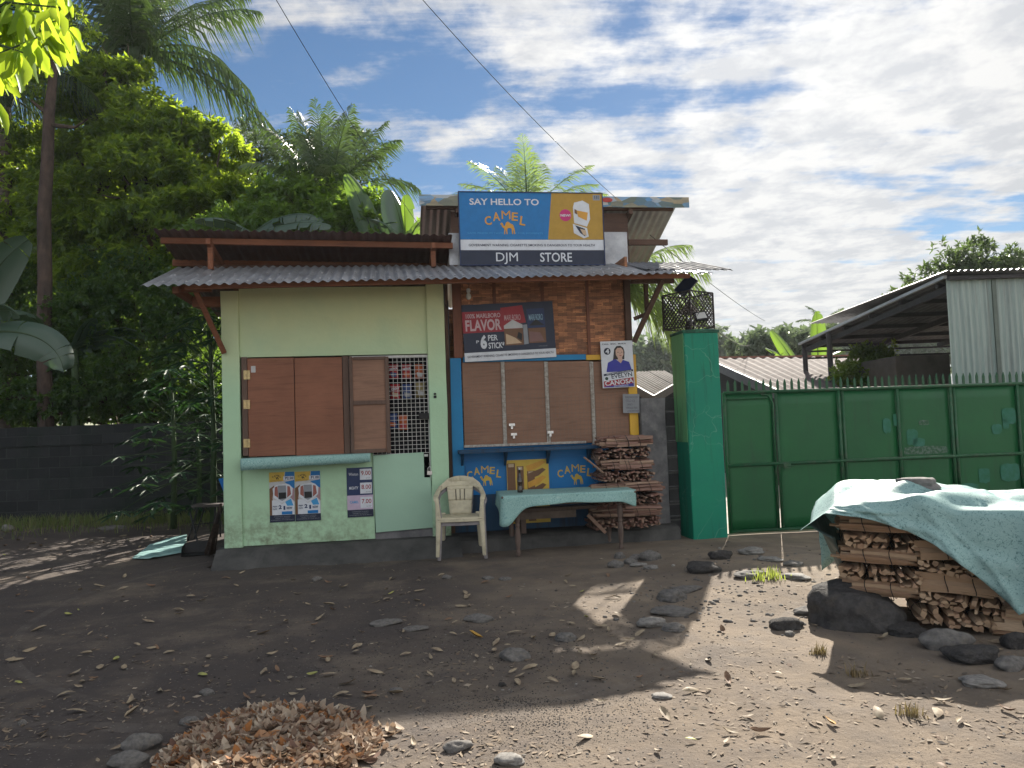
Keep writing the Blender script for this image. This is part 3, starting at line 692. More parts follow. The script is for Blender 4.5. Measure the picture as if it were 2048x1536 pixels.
# the folded framed leaf in front of the grille
fl = MB(FA.M); rbox(fl, FA, 700, 714, 779, 905, -0.055, -0.035); s3 = sp(fl, 'framed_shutter', M['ply_grey'], bevel=0.002)
mb = MB(FA.M)
for r in ((700, 713, 706.5, 906), (771.5, 713, 779.5, 906), (706.5, 713, 771.5, 719), (706.5, 801, 771.5, 809), (706.5, 898, 771.5, 906)):
    rbox(mb, FA, *r, -0.075, -0.056)
sp(mb, 'shutter_frame', M['ply_frame'], parent=s3, bevel=0.003)

# white wire grille and lower door
def grille(fr, x0, y0, x1, y1, w, pitch, mat, name, parent, r=0.0028):
    u0, u1, z0, z1 = fr.rect(x0, y0, x1, y1, w); mb = MB(fr.M)
    n = max(1, round((u1 - u0) / pitch))
    for i in range(n + 1):
        u = u0 + (u1 - u0) * i / n; mb.box(u - r, u + r, w - r, w + r, z0, z1)
    m = max(1, round((z1 - z0) / pitch))
    for i in range(m + 1):
        z = z0 + (z1 - z0) * i / m; mb.box(u0, u1, w - 3.2*r, w - 1.2*r, z - r, z + r)
    return mb.build(name, mat, parent)
g = grille(FA, 700, 716, 857, 908, 0.03, 0.0515, M['white'], 'wire_grille', store)
mb = MB(FA.M)
rbox(mb, FA, 700, 711, 861, 715.5, 0.015, 0.045); rbox(mb, FA, 856.5, 715.6, 861, 962, 0.015, 0.045); rbox(mb, FA, 848.5, 908.5, 856, 913, 0.015, 0.045)
sp(mb, 'grille_frame', M['white'], parent=g)
mb = MB(FA.M)
u0, u1, z0, z1 = FA.rect(749.5, 906, 867, 1060, -0.02)
un = FA.at(848, 930, -0.02)[0]; zn = FA.at(853, 955, -0.02)[1]
uu = FA.at(859, 1000, -0.02)[0]
mb.prism([(u0, z0 - 0.012), (u1 - 0.005, z0 + 0.01), (u1 - 0.03, zn), (un, zn), (un, z1), (u0 - 0.01, z1 - 0.015)], -0.022, 0.008)
door = sp(mb, 'half_door', mat_painted('worn_green_door_sheet', (0.34, 0.52, 0.39), (0.30, 0.46, 0.35), (0.26, 0.33, 0.22), 0.6), bevel=0.003)
mb = MB(FA.M); u, z = FA.at(859, 942, -0.03); mb.tube([(u-.018, -.03, z), (u-.018, -.03, z+.035), (u, -.03, z+.052), (u+.018, -.03, z+.035), (u+.018, -.03, z)], 0.005)
mb.box(u - 0.03, u + 0.03, -0.045, -0.018, z - 0.045, z); sp(mb, 'padlock', M['steel'], parent=door, bevel=0.004)
mb = MB(FA.M); rbox(mb, FA, 838, 826, 858, 838, -0.03, 0.0); sp(mb, 'bolt_box', M['black'], parent=g, bevel=0.006)
# jamb return beside the door (dark slit)
mb = MB(FA.M); rbox(mb, FA, 862.5, 706, 864.6, 960, -0.005, 0.13); sp(mb, 'door_jamb', M['ply_frame'])

mb = MB(FA.M); mb.prism([(uD0 + .002, SLABZ - .01), (uR0b - .0, SLABZ - .01), (uR0b - .0, z0 + 0.008), (uD0 + .002, z0 - 0.016)], 0.0, 0.12); sp(mb, 'door_threshold', M['concrete_post'])
# counter ledge
mb = MB(FA.M); u0, u1, z0, z1 = FA.rect(480, 913, 741, 934, -0.25)
mb.box(u0 + 0.01, u1 - 0.01, -0.21, 0.0, z0 + 0.05, z1 - 0.012); sp(mb, 'counter_ledge', M['wood_brown_h'])
mb = MB(FA.M); P = []
n = 60
for i in range(n + 1):
    t = i / n; u = u0 + (u1 - u0) * t; q = mnoise.noise(Vector((t * 5, 2, 0))); hem = z0 + 0.04 * t - 0.02 * q - 0.012
    P.append([(u, -0.015, z1 + 0.006), (u, -0.12, z1 + 0.003), (u, -0.215, z1), (u, -0.228 - 0.006*q, z1 - 0.015), (u, -0.232 + 0.014 * q, (z1 + hem) / 2), (u, -0.225 + 0.022 * q, hem)])
mb.grid(P)
ledge_cloth = mb.build('counter_cloth', M['mint'], smooth=True, solid=0.003)
tag(ledge_cloth, 'mint speckled vinyl cover on the narrow ledge below the red-brown shutters', 'tablecloth')

# bits on the green walls
mb = MB(FA.M); rbox(mb, FA, 867.5, 786, 872.5, 789.5, -0.045, -0.035); rbox(mb, FA, 867.5, 791, 873, 796, -0.045, -0.035)
sp(mb, 'bell_button', M['black'])

# ---- timber under the roofs
mb = MB(FA.M)
a = FA.at(397, 580, -0.25); b = FA.at(449, 706, -0.05)
mb.bar((a[0], -0.42, a[1] - 0.02), (b[0], -0.06, b[1]), 0.055, 0.05, (0, 1, 0)); sp(mb, 'brace', M['wood_red'], bevel=0.003)
mb = MB(FA.M); zt = FA.at(420, 580, -0.3)[1]
mb.box(-0.36, uL0 - 0.003, -0.50, -0.43, zt - 0.05, zt + 0.03); mb.box(-0.40, -0.33, -0.55, 0.6, zt - 0.08, zt - 0.003); mb.box(-0.33, uL0 - 0.003, 0.02, 0.09, zt - 0.14, zt - 0.02)
sp(mb, 'roof_bracket', M['wood_red'], bevel=0.004)

# lower awning roof
zFL = FA.at(280, 572, -0.75)[1]; uFL = FA.at(280, 572, -0.75)[0]
uFR, zFR = FA.at(1427, 545, -0.75)
uBL = FA.at(352, 538, 0.6)[0]; zBL = FA.at(352, 538, 0.6)[1]; uBR, zBR = FA.at(1300, 529, 0.6)
def awz(u, w): 
    t = (w + 0.75) / 1.37; s = (u - uFL) / (uFR - uFL); return (zFL + (zFR - zFL) * s) * (1 - t) + (zBL + (zBR - zBL) * s) * t
print('AWN', uFL, zFL, uFR, zFR, uBL, zBL, uBR, zBR, 'slab', SLABZ, 'zTop', zTop, zTopR)
def corr_sheet(mb, FL, FR_, BR, BL, pitch=0.104, amp=0.013, sub=6, nv=3, wav=0.006, seed=0.0, jag=0.0):
    """corrugated sheet spanning four local corners; ridges run front to back"""
    FL, FR_, BR, BL = map(Vector, (FL, FR_, BR, BL)); L = ((FR_ - FL).length + (BR - BL).length) / 2
    n = int(L / pitch * sub); P = []
    for j in range(nv + 1):
        t = j / nv; row = []
        for i in range(n + 1):
            s = i / n; p = FL.lerp(FR_, s).lerp(BL.lerp(BR, s), t)
            z = amp * math.sin(2 * PI * i / sub) + wav * mnoise.noise(Vector((s * L * 1.6, t * 1.2, seed)))
            step = 0.006 * (int(s * L / 0.78) % 2)
            sh = (jag * mnoise.noise(Vector((int(s * L / 0.78) * 3.3, seed, 1))) if j == 0 else 0)
            row.append(p + Vector((0, sh, z + step)))
        P.append(row)
    mb.grid(P)
mb = MB(FA.M)
corr_sheet(mb, (uFL, -0.75, zFL), (uFR, -0.75, zFR), (uBR + 0.25, 0.62, zBR + 0.01), (uFL + 0.02, 0.62, zBL + 0.02), jag=0.05)
sp(mb, 'awning_roof', M['roof_grey'], solid=0.002)
mb = MB(FA.M)   # overlapping extra sheet at the right end, reaching further and behind
uX = FA.at(1466, 541, -0.45)[0]
corr_sheet(mb, (uFR - 0.75, -0.50, awz(uFR - .75, -0.5) + 0.03), (uX, -0.45, FA.at(1466, 541, -0.45)[1]), (uX - 0.05, 0.62, zBR + 0.03), (uFR - 0.75, 0.62, awz(uFR - .75, 0.62) + 0.03), seed=4)
corr_sheet(mb, (uBR - 1.2, 0.64, zBR - 0.03), (uX - 0.1, 0.64, zBR - 0.03), (uX - 0.1, 2.4, zBR + 0.1), (uBR - 1.2, 2.4, zBR + 0.1), seed=5)
sp(mb, 'overlap_sheet', M['roof_matte'], solid=0.002)
# purlins under the awning
mb = MB(FA.M)
mb.bar((uFL + 0.42, -0.62, awz(uFL + .42, -0.62) - 0.045), (uFR - 0.25, -0.62, awz(uFR - .25, -0.62) - 0.045), 0.045, 0.055)
sp(mb, 'purlin', M['wood_red'], bevel=0.003)
mb = MB(FA.M); mb.bar((uFL + 0.3, -0.09, awz(uFL + .3, -0.09) - 0.05), (uFR - 0.3, -0.09, awz(uFR - .3, -0.09) - 0.05), 0.05, 0.06)
sp(mb, 'purlin', M['wood_red'], bevel=0.003)
# roofing nails
mb = MB(FA.M); mb.lathe([(0.014, 0), (0.011, 0.006), (0.003, 0.010)], (uFL + .2, -0.62, awz(uFL + .2, -0.62) + 0.016), 6); nail0 = sp(mb, 'roofing_nail', M['steel'])
for k in range(1, 96):
    i, wv = k // 2, (-0.62, -0.09)[k % 2]; u = uFL + 0.2 + i * (uFR - uFL - 0.4) / 48; c = nail0.copy(); COL.objects.link(c); c.parent = store
    c.location = (u - (uFL + .2) + random.uniform(-.02, .02), wv + 0.62 + random.uniform(-.02, .02), awz(u, wv) - awz(uFL + .2, -0.62))

# upper left roof (higher at the front)
w0 = 0.26
uA, zA = FA.at(306, 458, w0); uB, zB = FA.at(905, 470, w0)
slope = 0.16
mb = MB(FA.M)
corr_sheet(mb, (uA, w0, zA), (uB, w0, zB), (uB, 3.6, zB - 3.7 * slope), (uA + 0.02, 3.6, zA - 3.7 * slope), jag=0.07, seed=8, wav=0.012)
sp(mb, 'upper_roof', M['roof_rust'], solid=0.002)
ul_z = lambda u, w: zA + (zB - zA) * (u - uA) / (uB - uA) - (w - w0) * slope
for wv, x0, x1, h in ((w0 + 0.22, 322, 905, 0.075), (w0 + 0.95, 345, 890, 0.085)):
    ua = FA.at(x0, 480, wv)[0]; ub = FA.at(x1, 480, wv)[0]; mb = MB(FA.M)
    mb.bar((ua, wv, ul_z(ua, wv) - 0.015 - h/2), (ub, wv, ul_z(ub, wv) - 0.015 - h/2), 0.05, h)
    sp(mb, 'rafter_beam', M['wood_red'], bevel=0.004)
for x in (413, 868):
    ua = FA.at(x, 500, 0.2)[0]; mb = MB(FA.M)
    mb.bar((ua, w0 + 0.02, ul_z(ua, w0) - 0.13), (ua, 3.5, ul_z(ua, 3.5) - 0.13), 0.05, 0.075, (0, 0, 1)); sp(mb, 'rafter', M['wood_red'], bevel=0.004)
    mb = MB(FA.M); mb.box(ua - 0.03, ua + 0.03, w0 + 0.12, w0 + 0.19, awz(ua, w0 + .15) + 0.02, ul_z(ua, w0) - 0.17); sp(mb, 'roof_post', M['wood_red'], bevel=0.003)
mb = MB(FA.M)   # rear infill board between awning and upper roof
mb.box(uA + 0.3, uB - 0.1, 0.92, 0.96, zBL - 0.15, zA - 0.30); sp(mb, 'gable_board', M['wood_brown_h'])

# upper right roof
w1 = 1.42
uC, zC = FA.at(838, 400, w1); uD, zD = FA.at(1377, 405, w1)
sl2 = 0.30
mb = MB(FA.M)
corr_sheet(mb, (uC + 0.03, w1, zC + 0.02), (uD - 0.16, w1, zD + 0.02), (uD - 0.16, 4.2, zD - 3.7 * sl2), (uC + 0.03, 4.2, zC - 3.7 * sl2), seed=3, wav=0.008, amp=0.013)
sp(mb, 'upper_roof', M['roof_bright'], solid=0.002)
u2 = lambda u, w: zC + (zD - zC) * (u - uC) / (uD - uC) - (w - w1) * sl2
def mat_fascia():
    m, nt, b, out = _nt('printed_tin_fascia')
    v = ncoord(nt, 'Object', (1, 1, 2.5))
    vo = nt.nodes.new('ShaderNodeTexVoronoi'); vo.inputs['Scale'].default_value = 5.5; vo.feature = 'F1'; vo.inputs['Randomness'].default_value = 1.0; nt.links.new(v, vo.inputs['Vector'])
    sp_ = nt.nodes.new('ShaderNodeSeparateColor'); nt.links.new(vo.outputs['Color'], sp_.inputs[0])
    col = nramp(nt, sp_.outputs[0], [(0.0, (0.10, 0.26, 0.50)), (0.3, (0.10, 0.14, 0.12)), (0.5, (0.34, 0.27, 0.16)), (0.7, (0.08, 0.16, 0.17)), (0.85, (0.14, 0.30, 0.50)), (1.0, (0.45, 0.43, 0.38))])
    col = nmix(nt, nrange(nt, nnoise(nt, v, 6, 6), 0.45, 0.68, 0, 0.5), col, (0.14, 0.15, 0.14))
    nt.links.new(col, b.inputs['Base Color']); b.inputs['Roughness'].default_value = 0.45; b.inputs['Metallic'].default_value = 0.3
    nbump(nt, b, nnoise(nt, v, 7, 4), 0.5, 0.02); return m
mb = MB(FA.M); P = []
for i in range(61):
    t = i / 60; u = uC + (uD - uC) * t; z = zC + (zD - zC) * t; q = 0.012 * mnoise.noise(Vector((u * 3, 0, 7)))
    P.append([(u, w1 - 0.012 + q, z + 0.075), (u, w1 - 0.02 + q, z), (u, w1 - 0.016 + q*1.5, z - 0.085)])
mb.grid(P); sp(mb, 'fascia', mat_fascia(), solid=0.003)
# red oval print on the fascia
mb = MB(FA.M); u, z = FA.at(1214, 400, w1 - 0.03)
mb.prism([(u + 0.085 * math.cos(a), z + 0.035 * math.sin(a)) for a in [i * PI / 10 for i in range(20)]], w1 - 0.036, w1 - 0.034)
sp(mb, 'fascia_print', mat_flat('red_print', (0.45, 0.06, 0.05)))
for wv, xx in ((w1 + 0.08, 0), (w1 + 1.3, 0), (w1 + 2.6, 0)):
    mb = MB(FA.M); mb.bar((uC + 0.1, wv, u2(uC, wv) - 0.05), (uD - 0.22, wv, u2(uD, wv) - 0.05), 0.05, 0.07); sp(mb, 'purlin', M['wood_brown_h'], bevel=0.003)
for u in (uC + 0.55, uD - 0.9):
    mb = MB(FA.M); mb.bar((u, w1 + 0.02, u2(u, w1) - 0.13), (u, 4.0, u2(u, 4.0) - 0.13), 0.06, 0.09); sp(mb, 'rafter', M['wood_brown_h'], bevel=0.004)
# outrigger ends under the right overhang
mb = MB(FA.M); u, z = FA.at(1270, 455, 0.7); mb.box(u, FA.at(1312, 463, 1.2)[0] + 0.1, 1.0, 1.06, z - 0.17, z - 0.09); sp(mb, 'outrigger', M['wood_brown_h'], bevel=0.004)
# metal sheets beside the sign
mb = MB(FA.M); rbox(mb, FA, 1203, 464, 1255, 528, 0.60, 0.605); sp(mb, 'side_sheet', M['roof_grey']); mb = MB(FA.M); rbox(mb, FA, 898, 466, 924, 530, 0.60, 0.605); sp(mb, 'side_sheet', M['roof_grey'])
mb = MB(FA.M); rbox(mb, FA, 903, 425, 1257, 534, 1.55, 1.58); sp(mb, 'upper_front_board', M['wood_brown_h'])

# ---- right (bamboo and blue) room
w2 = 0.10
uE0 = uR1 + 0.012
uBp0 = FA.at(904, 850, w2)[0]; uEnd = FA.at(1276, 800, w2)[0]; uTopEnd = FA.at(1260, 600, w2)[0]
zRail = FA.at(1080, 717, w2)[1]; zAw = awz(4.2, w2) - 0.03
mb = MB(FA.M); mb.box(uBp0 + 0.06, uTopEnd, w2, w2 + 0.03, zRail + 0.03, zAw - 0.02); sp(mb, 'woven_wall', M['weave'])
mb = MB(FA.M); mb.box(uE0, uBp0 - 0.003, w2 - 0.03, w2 + 0.06, SLABZ, zAw); sp(mb, 'post', M['wood_brown'], bevel=0.004)
mb = MB(FA.M); rbox(mb, FA, 906, 560, 924, 716, w2 - 0.06, w2 - 0.002); sp(mb, 'post', M['wood_red_v'], bevel=0.004)
mb = MB(FA.M); rbox(mb, FA, 1251, 556, 1263, 708, w2 - 0.06, w2 - 0.002); sp(mb, 'post', M['wood_brown'], bevel=0.004)
for x in (990, 1086, 1176):
    mb = MB(FA.M); u, z = FA.at(x, 640, w2); mb.box(u - 0.02, u + 0.02, w2 - 0.018, w2 - 0.002, zRail + 0.04, zAw); sp(mb, 'batten', M['wood_red_v'], bevel=0.002)
# side and back wall of the right room
mb = MB(FA.M); mb.box(uEnd - 0.06, uEnd - 0.01, w2 + 0.09, DB, SLABZ, zRail); mb.box(uTopEnd - 0.04, uTopEnd - 0.005, w2 + 0.035, DB, zRail, zAw + 0.2)
mb.box(uE0 + 0.05, uEnd - 0.06, DB - 0.04, DB, SLABZ, zAw); sp(mb, 'side_wall', M['weave'])
# rails and posts of the window frame
mb = MB(FA.M); rbox(mb, FA, 903, 716, 926, 984, w2 - 0.05, w2 + 0.02); fr_ = sp(mb, 'window_post', M['blue_frame'], bevel=0.004)
mb = MB(FA.M); rbox(mb, FA, 926.3, 711, 1172, 722, w2 - 0.05, w2 - 0.003); sp(mb, 'window_rail', M['blue_frame'], bevel=0.003)
mb = MB(FA.M); rbox(mb, FA, 1172.5, 709, 1257, 719, w2 - 0.05, w2 - 0.003); sp(mb, 'window_rail', M['yellow'], bevel=0.003)
mb = MB(FA.M); rbox(mb, FA, 1257.5, 709, 1275, 872, w2 - 0.05, w2 + 0.02); sp(mb, 'window_post', M['yellow'], bevel=0.004)
PAN = [(926.5, 1004), (1012, 1091), (1099, 1182), (1190, 1257)]
for i, (x0, x1) in enumerate(PAN):
    mb = MB(FA.M); rbox(mb, FA, x0, 722.5, x1, 889 - i * 1.2, w2 - 0.02, w2 + 0.01); sp(mb, 'window_panel', M['ply_grey'] if i % 2 else M['ply_grey'], bevel=0.002)
for x0, x1 in ((1004.3, 1011.7), (1091.3, 1098.7), (1182.3, 1189.7)):
    mb = MB(FA.M); rbox(mb, FA, x0, 723, x1, 888, w2 - 0.035, w2 + 0.01); sp(mb, 'mullion', M['white_worn'], bevel=0.002)
grille(FA, 929, 786, 1256, 886, w2 - 0.045, 0.052, M['wire_rust'], 'wire_mesh', store, 0.0014)
grille(FA, 929, 728, 1256, 786, w2 - 0.045, 0.052, M['wire_rust'], 'wire_mesh', store, 0.0010)
mb = MB(FA.M); a = FA.at(928, 893, w2 - 0.06); b = FA.at(1172, 884, w2 - 0.06); mb.bar((a[0], w2 - 0.055, a[1]), (b[0], w2 - 0.055, b[1]), 0.03, 0.03); sp(mb, 'window_sill', M['white_worn'], bevel=0.003)
for x, y in ((1018, 847), (1022, 866), (1095, 862)):
    mb = MB(FA.M); rbox(mb, FA, x, y, x + 12, y + 5, w2 - 0.065, w2 - 0.045); rbox(mb, FA, x + 4, y + 5.2, x + 8, y + 11, w2 - 0.065, w2 - 0.045); sp(mb, 'latch', M['steel'])
# blue shelf and board
mb = MB(FA.M); u0, z0 = FA.at(918, 903, w2 - 0.25); u1, z1 = FA.at(1262, 888, w2 - 0.25)
mb.box(u0, u1 + 0.0, w2 - 0.27, w2 - 0.04, (z0 + z1) / 2 - 0.035, (z0 + z1) / 2 + 0.008); sh = sp(mb, 'shelf', M['blue_dark'], bevel=0.004)
for x in (925, 1012, 1098, 1180):
    u, z = FA.at(x, 905, w2 - 0.15); mb = MB(FA.M)
    mb.prism([(-0.03, 0), (-0.03, -0.17), (-0.20, 0)], -0.015, 0.015, Matrix.Translation((u, w2, (z0 + z1) / 2 - 0.037)) @ Matrix.Rotation(R(90), 4, 'Z') @ Matrix.Scale(1, 4))
    sp(mb, 'shelf_bracket', M['blue_dark'], parent=sh)
zB0 = FA.at(1000, 988, w2)[1]
mb = MB(FA.M); mb.box(uBp0 - 0.0, uEnd, w2 - 0.002 + 0.022, w2 + 0.06, zB0, FA.at(1000, 893, w2)[1]); sp(mb, 'blue_board', M['blue'])
mb = MB(FA.M); u, z = FA.at(918, 924, w2); mb.box(u, uEnd, w2 + 0.004, w2 + 0.0215, z - 0.012, z + 0.012); sp(mb, 'board_batten', M['blue'], bevel=0.002)
mb = MB(FA.M); mb.box(uBp0, uEnd, w2 + 0.03, w2 + 0.07, SLABZ - 0.004, zB0 - 0.003); sp(mb, 'lower_board', M['blue_dark'])
# right brace, hanging batten and bulb sockets
mb = MB(FA.M); a = FA.at(1326, 560, -0.3); b = FA.at(1257, 690, w2)
mb.bar((a[0] - 0.02, -0.35, a[1]), (b[0] + 0.05, w2 - 0.08, b[1] + 0.03), 0.06, 0.05, (0, 1, 0)); sp(mb, 'brace', M['wood_brown'], bevel=0.003)
mb = MB(FA.M); rbox(mb, FA, 1290, 556, 1297, 622, -0.1, -0.05); sp(mb, 'hanger', M['wood_brown'], bevel=0.003)
mb = MB(FA.M); a = FA.at(1270, 637, -0.05); b = FA.at(1297, 626, -0.1); mb.bar((a[0], 0.0, a[1]), (b[0], -0.07, b[1]), 0.05, 0.045); sp(mb, 'cross_brace', M['wood_brown'], bevel=0.003)
mb = MB(FA.M); rbox(mb, FA, 1262, 556, 1349, 566, -0.3, -0.24); sp(mb, 'roof_bracket', M['wood_brown'], bevel=0.003)
def bulb(x, y, w, s, label):
    u, z = FA.at(x, y, w)
    t = fthing('light_bulb', label, 'light bulb', FA, u, w, z)
    mb = MB(FA.M); mb.lathe([(0.0, -0.07*s), (0.02*s, -0.066*s), (0.031*s, -0.05*s), (0.034*s, -0.03*s), (0.028*s, -0.008*s), (0.016*s, 0.012*s), (0.014*s, 0.02*s)], (u, w, z), 14)
    mb.build('bulb_glass', mat_flat('frosted_bulb_glass', (0.55, 0.55, 0.5), 0.2), t, smooth=True)
    mb = MB(FA.M); mb.lathe([(0.016*s, 0.02*s), (0.024*s, 0.022*s), (0.026*s, 0.06*s), (0.018*s, 0.068*s)], (u, w, z), 12); mb.build('socket', M['white'], t)
    mb = MB(FA.M); mb.tube([(u, w, z + 0.065*s), (u + 0.01, w, z + 0.11*s), (u - 0.005, w, z + 0.17*s)], 0.004, 6); mb.build('cord', M['cable'], t)
bulb(937, 588, w2 - 0.1, 1.0, 'clear light bulb hanging before the woven bamboo wall above the dark red sign')
bulb(1322, 573, -0.1, 0.9, 'light bulb hanging under the right end of the awning by the diagonal brace')
# slack cable down the dark gap
mb = MB(FA.M); mb.tube([(uR1 + 0.03, -0.05, awz(uR1, 0) - 0.02), (uR1 + 0.0, -0.07, 3.02), (uR1 + 0.03, -0.05, 2.95), (uR1 + 0.05, -0.03, 3.05), (uR1 + 0.05, 0.0, 2.2), (uR1 + 0.04, 0.05, SLABZ + .2)], 0.006, 6)
sp(mb, 'cable', M['cable'])

# ------------------------------------------------------------------ lettering
_tc = {}
def text_geo(s, bold=0.0):
    key = (s, bold)
    if key in _tc: return _tc[key]
    c = bpy.data.curves.new('t', 'FONT'); c.body = s; c.size = 1.0; c.offset = bold; c.fill_mode = 'FRONT'; c.resolution_u = 3
    ob = bpy.data.objects.new('t', c); me = bpy.data.meshes.new_from_object(ob)
    V = [(v.co.x, v.co.y) for v in me.vertices]; F = [tuple(p.vertices) for p in me.polygons]
    bpy.data.objects.remove(ob); bpy.data.curves.remove(c); bpy.data.meshes.remove(me)
    xs = [v[0] for v in V]; ys = [v[1] for v in V]; x0, x1, y0, y1 = min(xs), max(xs), min(ys), max(ys)
    _tc[key] = ([((x - x0) / (x1 - x0), (y - y0) / (y1 - y0)) for x, y in V], F, (x1 - x0) / max(1e-6, y1 - y0))
    return _tc[key]
class Sign:
    """flat art laid on a board: coordinates are 0..1 across and down the board"""
    def __init__(s, name, label, cat, fr, px, w, thick, mat, group=None, tilt=0.0, backmat=None):
        u0, u1, z0, z1 = fr.rect(*px, w)
        s.fr = fr; s.W = u1 - u0; s.H = z1 - z0; s.w = w; s.n = 0
        cx, cz = (u0 + u1) / 2, (z0 + z1) / 2
        s.M = fr.M @ Matrix.Translation((cx, w, cz)) @ Matrix.Rotation(tilt, 4, 'Y')
        s.root = fthing(name, label, cat, fr, cx, w, z0, group)
        mb = MB(s.M); mb.box(-s.W/2, s.W/2, 0, thick, -s.H/2, s.H/2); s.board = mb.build('board', mat, s.root)
    def xy(s, x, y): return ((x - 0.5) * s.W, (0.5 - y) * s.H)
    def lift(s, k): return -0.0015 * k
    def poly(s, pts, mat, k=1, name='print'):
        mb = MB(s.M); P = [s.xy(*p) for p in pts]; mb.prism(P, s.lift(k), s.lift(k) + 0.001); return mb.build(name, mat, s.root)
    def rect(s, x0, y0, x1, y1, mat, k=1, name='print'):
        return s.poly([(x0, y0), (x1, y0), (x1, y1), (x0, y1)], mat, k, name)
    def disc(s, x, y, rx, mat, k=2, n=22, name='print', ry=None):
        r = rx * s.W; rz = r if ry is None else ry * s.H; cx, cz = s.xy(x, y); mb = MB(s.M)
        mb.prism([(cx + r * math.cos(2*PI*i/n), cz + rz * math.sin(2*PI*i/n)) for i in range(n)], s.lift(k), s.lift(k) + 0.001); return mb.build(name, mat, s.root)
    def texts(s, items, mat, k=2, name='lettering'):
        """items: (text, x0, y0, x1, y1, bold, shear)"""
        mb = MB(s.M)
        for it in items:
            t, x0, y0, x1, y1 = it[:5]; bold = it[5] if len(it) > 5 else 0.0; rot = it[6] if len(it) > 6 else 0.0
            V, F, asp = text_geo(t, bold); a = s.xy(x0, y1); b = s.xy(x1, y0); w_, h_ = b[0] - a[0], b[1] - a[1]
            cx, cz = (a[0]+b[0])/2, (a[1]+b[1])/2; cr, sr = math.cos(rot), math.sin(rot)
            vs = []
            for x, y in V:
                dx, dz = (x - .5) * w_, (y - .5) * h_; vs.append((cx + dx*cr - dz*sr, s.lift(k), cz + dx*sr + dz*cr))
            mb.add(vs, F)
        return mb.build(name, mat, s.root)
CAMEL = [(0.02,0.80),(0.06,0.90),(0.14,0.92),(0.19,0.84),(0.20,0.70),(0.27,0.62),(0.33,0.70),(0.40,0.92),(0.50,1.0),(0.60,0.96),(0.68,0.85),(0.80,0.80),(0.88,0.72),
         (0.92,0.55),(0.96,0.40),(0.97,0.20),(0.99,0.02),(0.93,0.0),(0.91,0.20),(0.86,0.38),(0.83,0.20),(0.86,0.0),(0.80,0.0),(0.76,0.22),(0.76,0.42),(0.66,0.50),(0.55,0.48),
         (0.47,0.44),(0.46,0.22),(0.48,0.0),(0.42,0.0),(0.39,0.22),(0.36,0.38),(0.33,0.20),(0.32,0.0),(0.26,0.0),(0.27,0.24),(0.28,0.44),(0.20,0.50),(0.12,0.60),(0.10,0.74),(0.04,0.74)]
def tri_poly(pts):
    bm = bmesh.new(); vs = [bm.verts.new((x, 0, z)) for x, z in pts]; f = bm.faces.new(vs); bmesh.ops.triangulate(bm, faces=[f])
    V = [tuple(v.co) for v in bm.verts]; F = [tuple(v.index for v in f.verts) for f in bm.faces]
    bm.verts.index_update(); F = [tuple(v.index for v in f.verts) for f in bm.faces]; bm.free(); return V, F
_cam = tri_poly(CAMEL)
def camel_logo(M_, cx, cz, W_, mat, parent, y=-0.003, name='emblem'):
    """arched five-letter word over a standing camel"""
    mb = MB(M_); word = 'CAMEL'; pos = [(-.42, -.10, .16, .21, 8), (-.22, .0, .17, .21, 4), (0.01, .04, .21, .20, 0), (.22, .0, .15, .20, -4), (.41, -.10, .14, .22, -10)]
    for ch, (x, z, w_, h_, rt) in zip(word, pos):
        V, F, a = text_geo(ch, 0.0 if ch == 'M' else 0.02); c, s_ = math.cos(R(rt)), math.sin(R(rt)); vs = []
        for vx, vy in V:
            dx, dz = (vx - .5) * w_ * W_, (vy - .5) * h_ * W_; vs.append((cx + x*W_ + dx*c - dz*s_, y, cz + z*W_ + dx*s_ + dz*c))
        mb.add(vs, F)
    V, F = _cam
    mb.add([(cx + (x*0.36 - 0.14) * W_, y, cz + (z*0.30 - 0.42) * W_) for x, _, z in V], F)
    return mb.build(name, mat, parent)

F_ = lambda n, *c: mat_flat(n, c, 0.45, 0.4)
P_blue = F_('print_blue', 0.003, 0.16, 0.44); P_gold = F_('print_gold', 0.42, 0.25, 0.03); P_white = F_('print_white', 0.62, 0.65, 0.70)
P_navy = F_('print_navy', 0.010, 0.018, 0.045); P_black = F_('print_black', 0.008, 0.009, 0.012); P_orange = F_('print_orange', 0.60, 0.30, 0.04)
P_pink = F_('print_magenta', 0.50, 0.02, 0.16); P_red = F_('print_red', 0.30, 0.012, 0.025); P_dkblue = F_('print_dark_blue', 0.012, 0.03, 0.10)
P_grey = F_('print_grey', 0.25, 0.27, 0.30); P_brown = F_('print_brown', 0.16, 0.075, 0.035); P_tan = F_('print_tan', 0.55, 0.40, 0.26)
P_skin = F_('print_skin', 0.55, 0.36, 0.28); P_hair = F_('print_hair', 0.02, 0.015, 0.015); P_royal = F_('print_royal_blue', 0.025, 0.03, 0.30)
P_lblue = F_('print_light_blue', 0.05, 0.30, 0.60); P_yel = F_('print_yellow', 0.62, 0.42, 0.06); P_paper = F_('print_paper', 0.50, 0.50, 0.50); P_lpink = F_('print_pale_pink', 0.50, 0.40, 0.52)
P_warn = 'GOVERNMENT WARNING: CIGARETTE SMOKING IS DANGEROUS TO YOUR HEALTH'

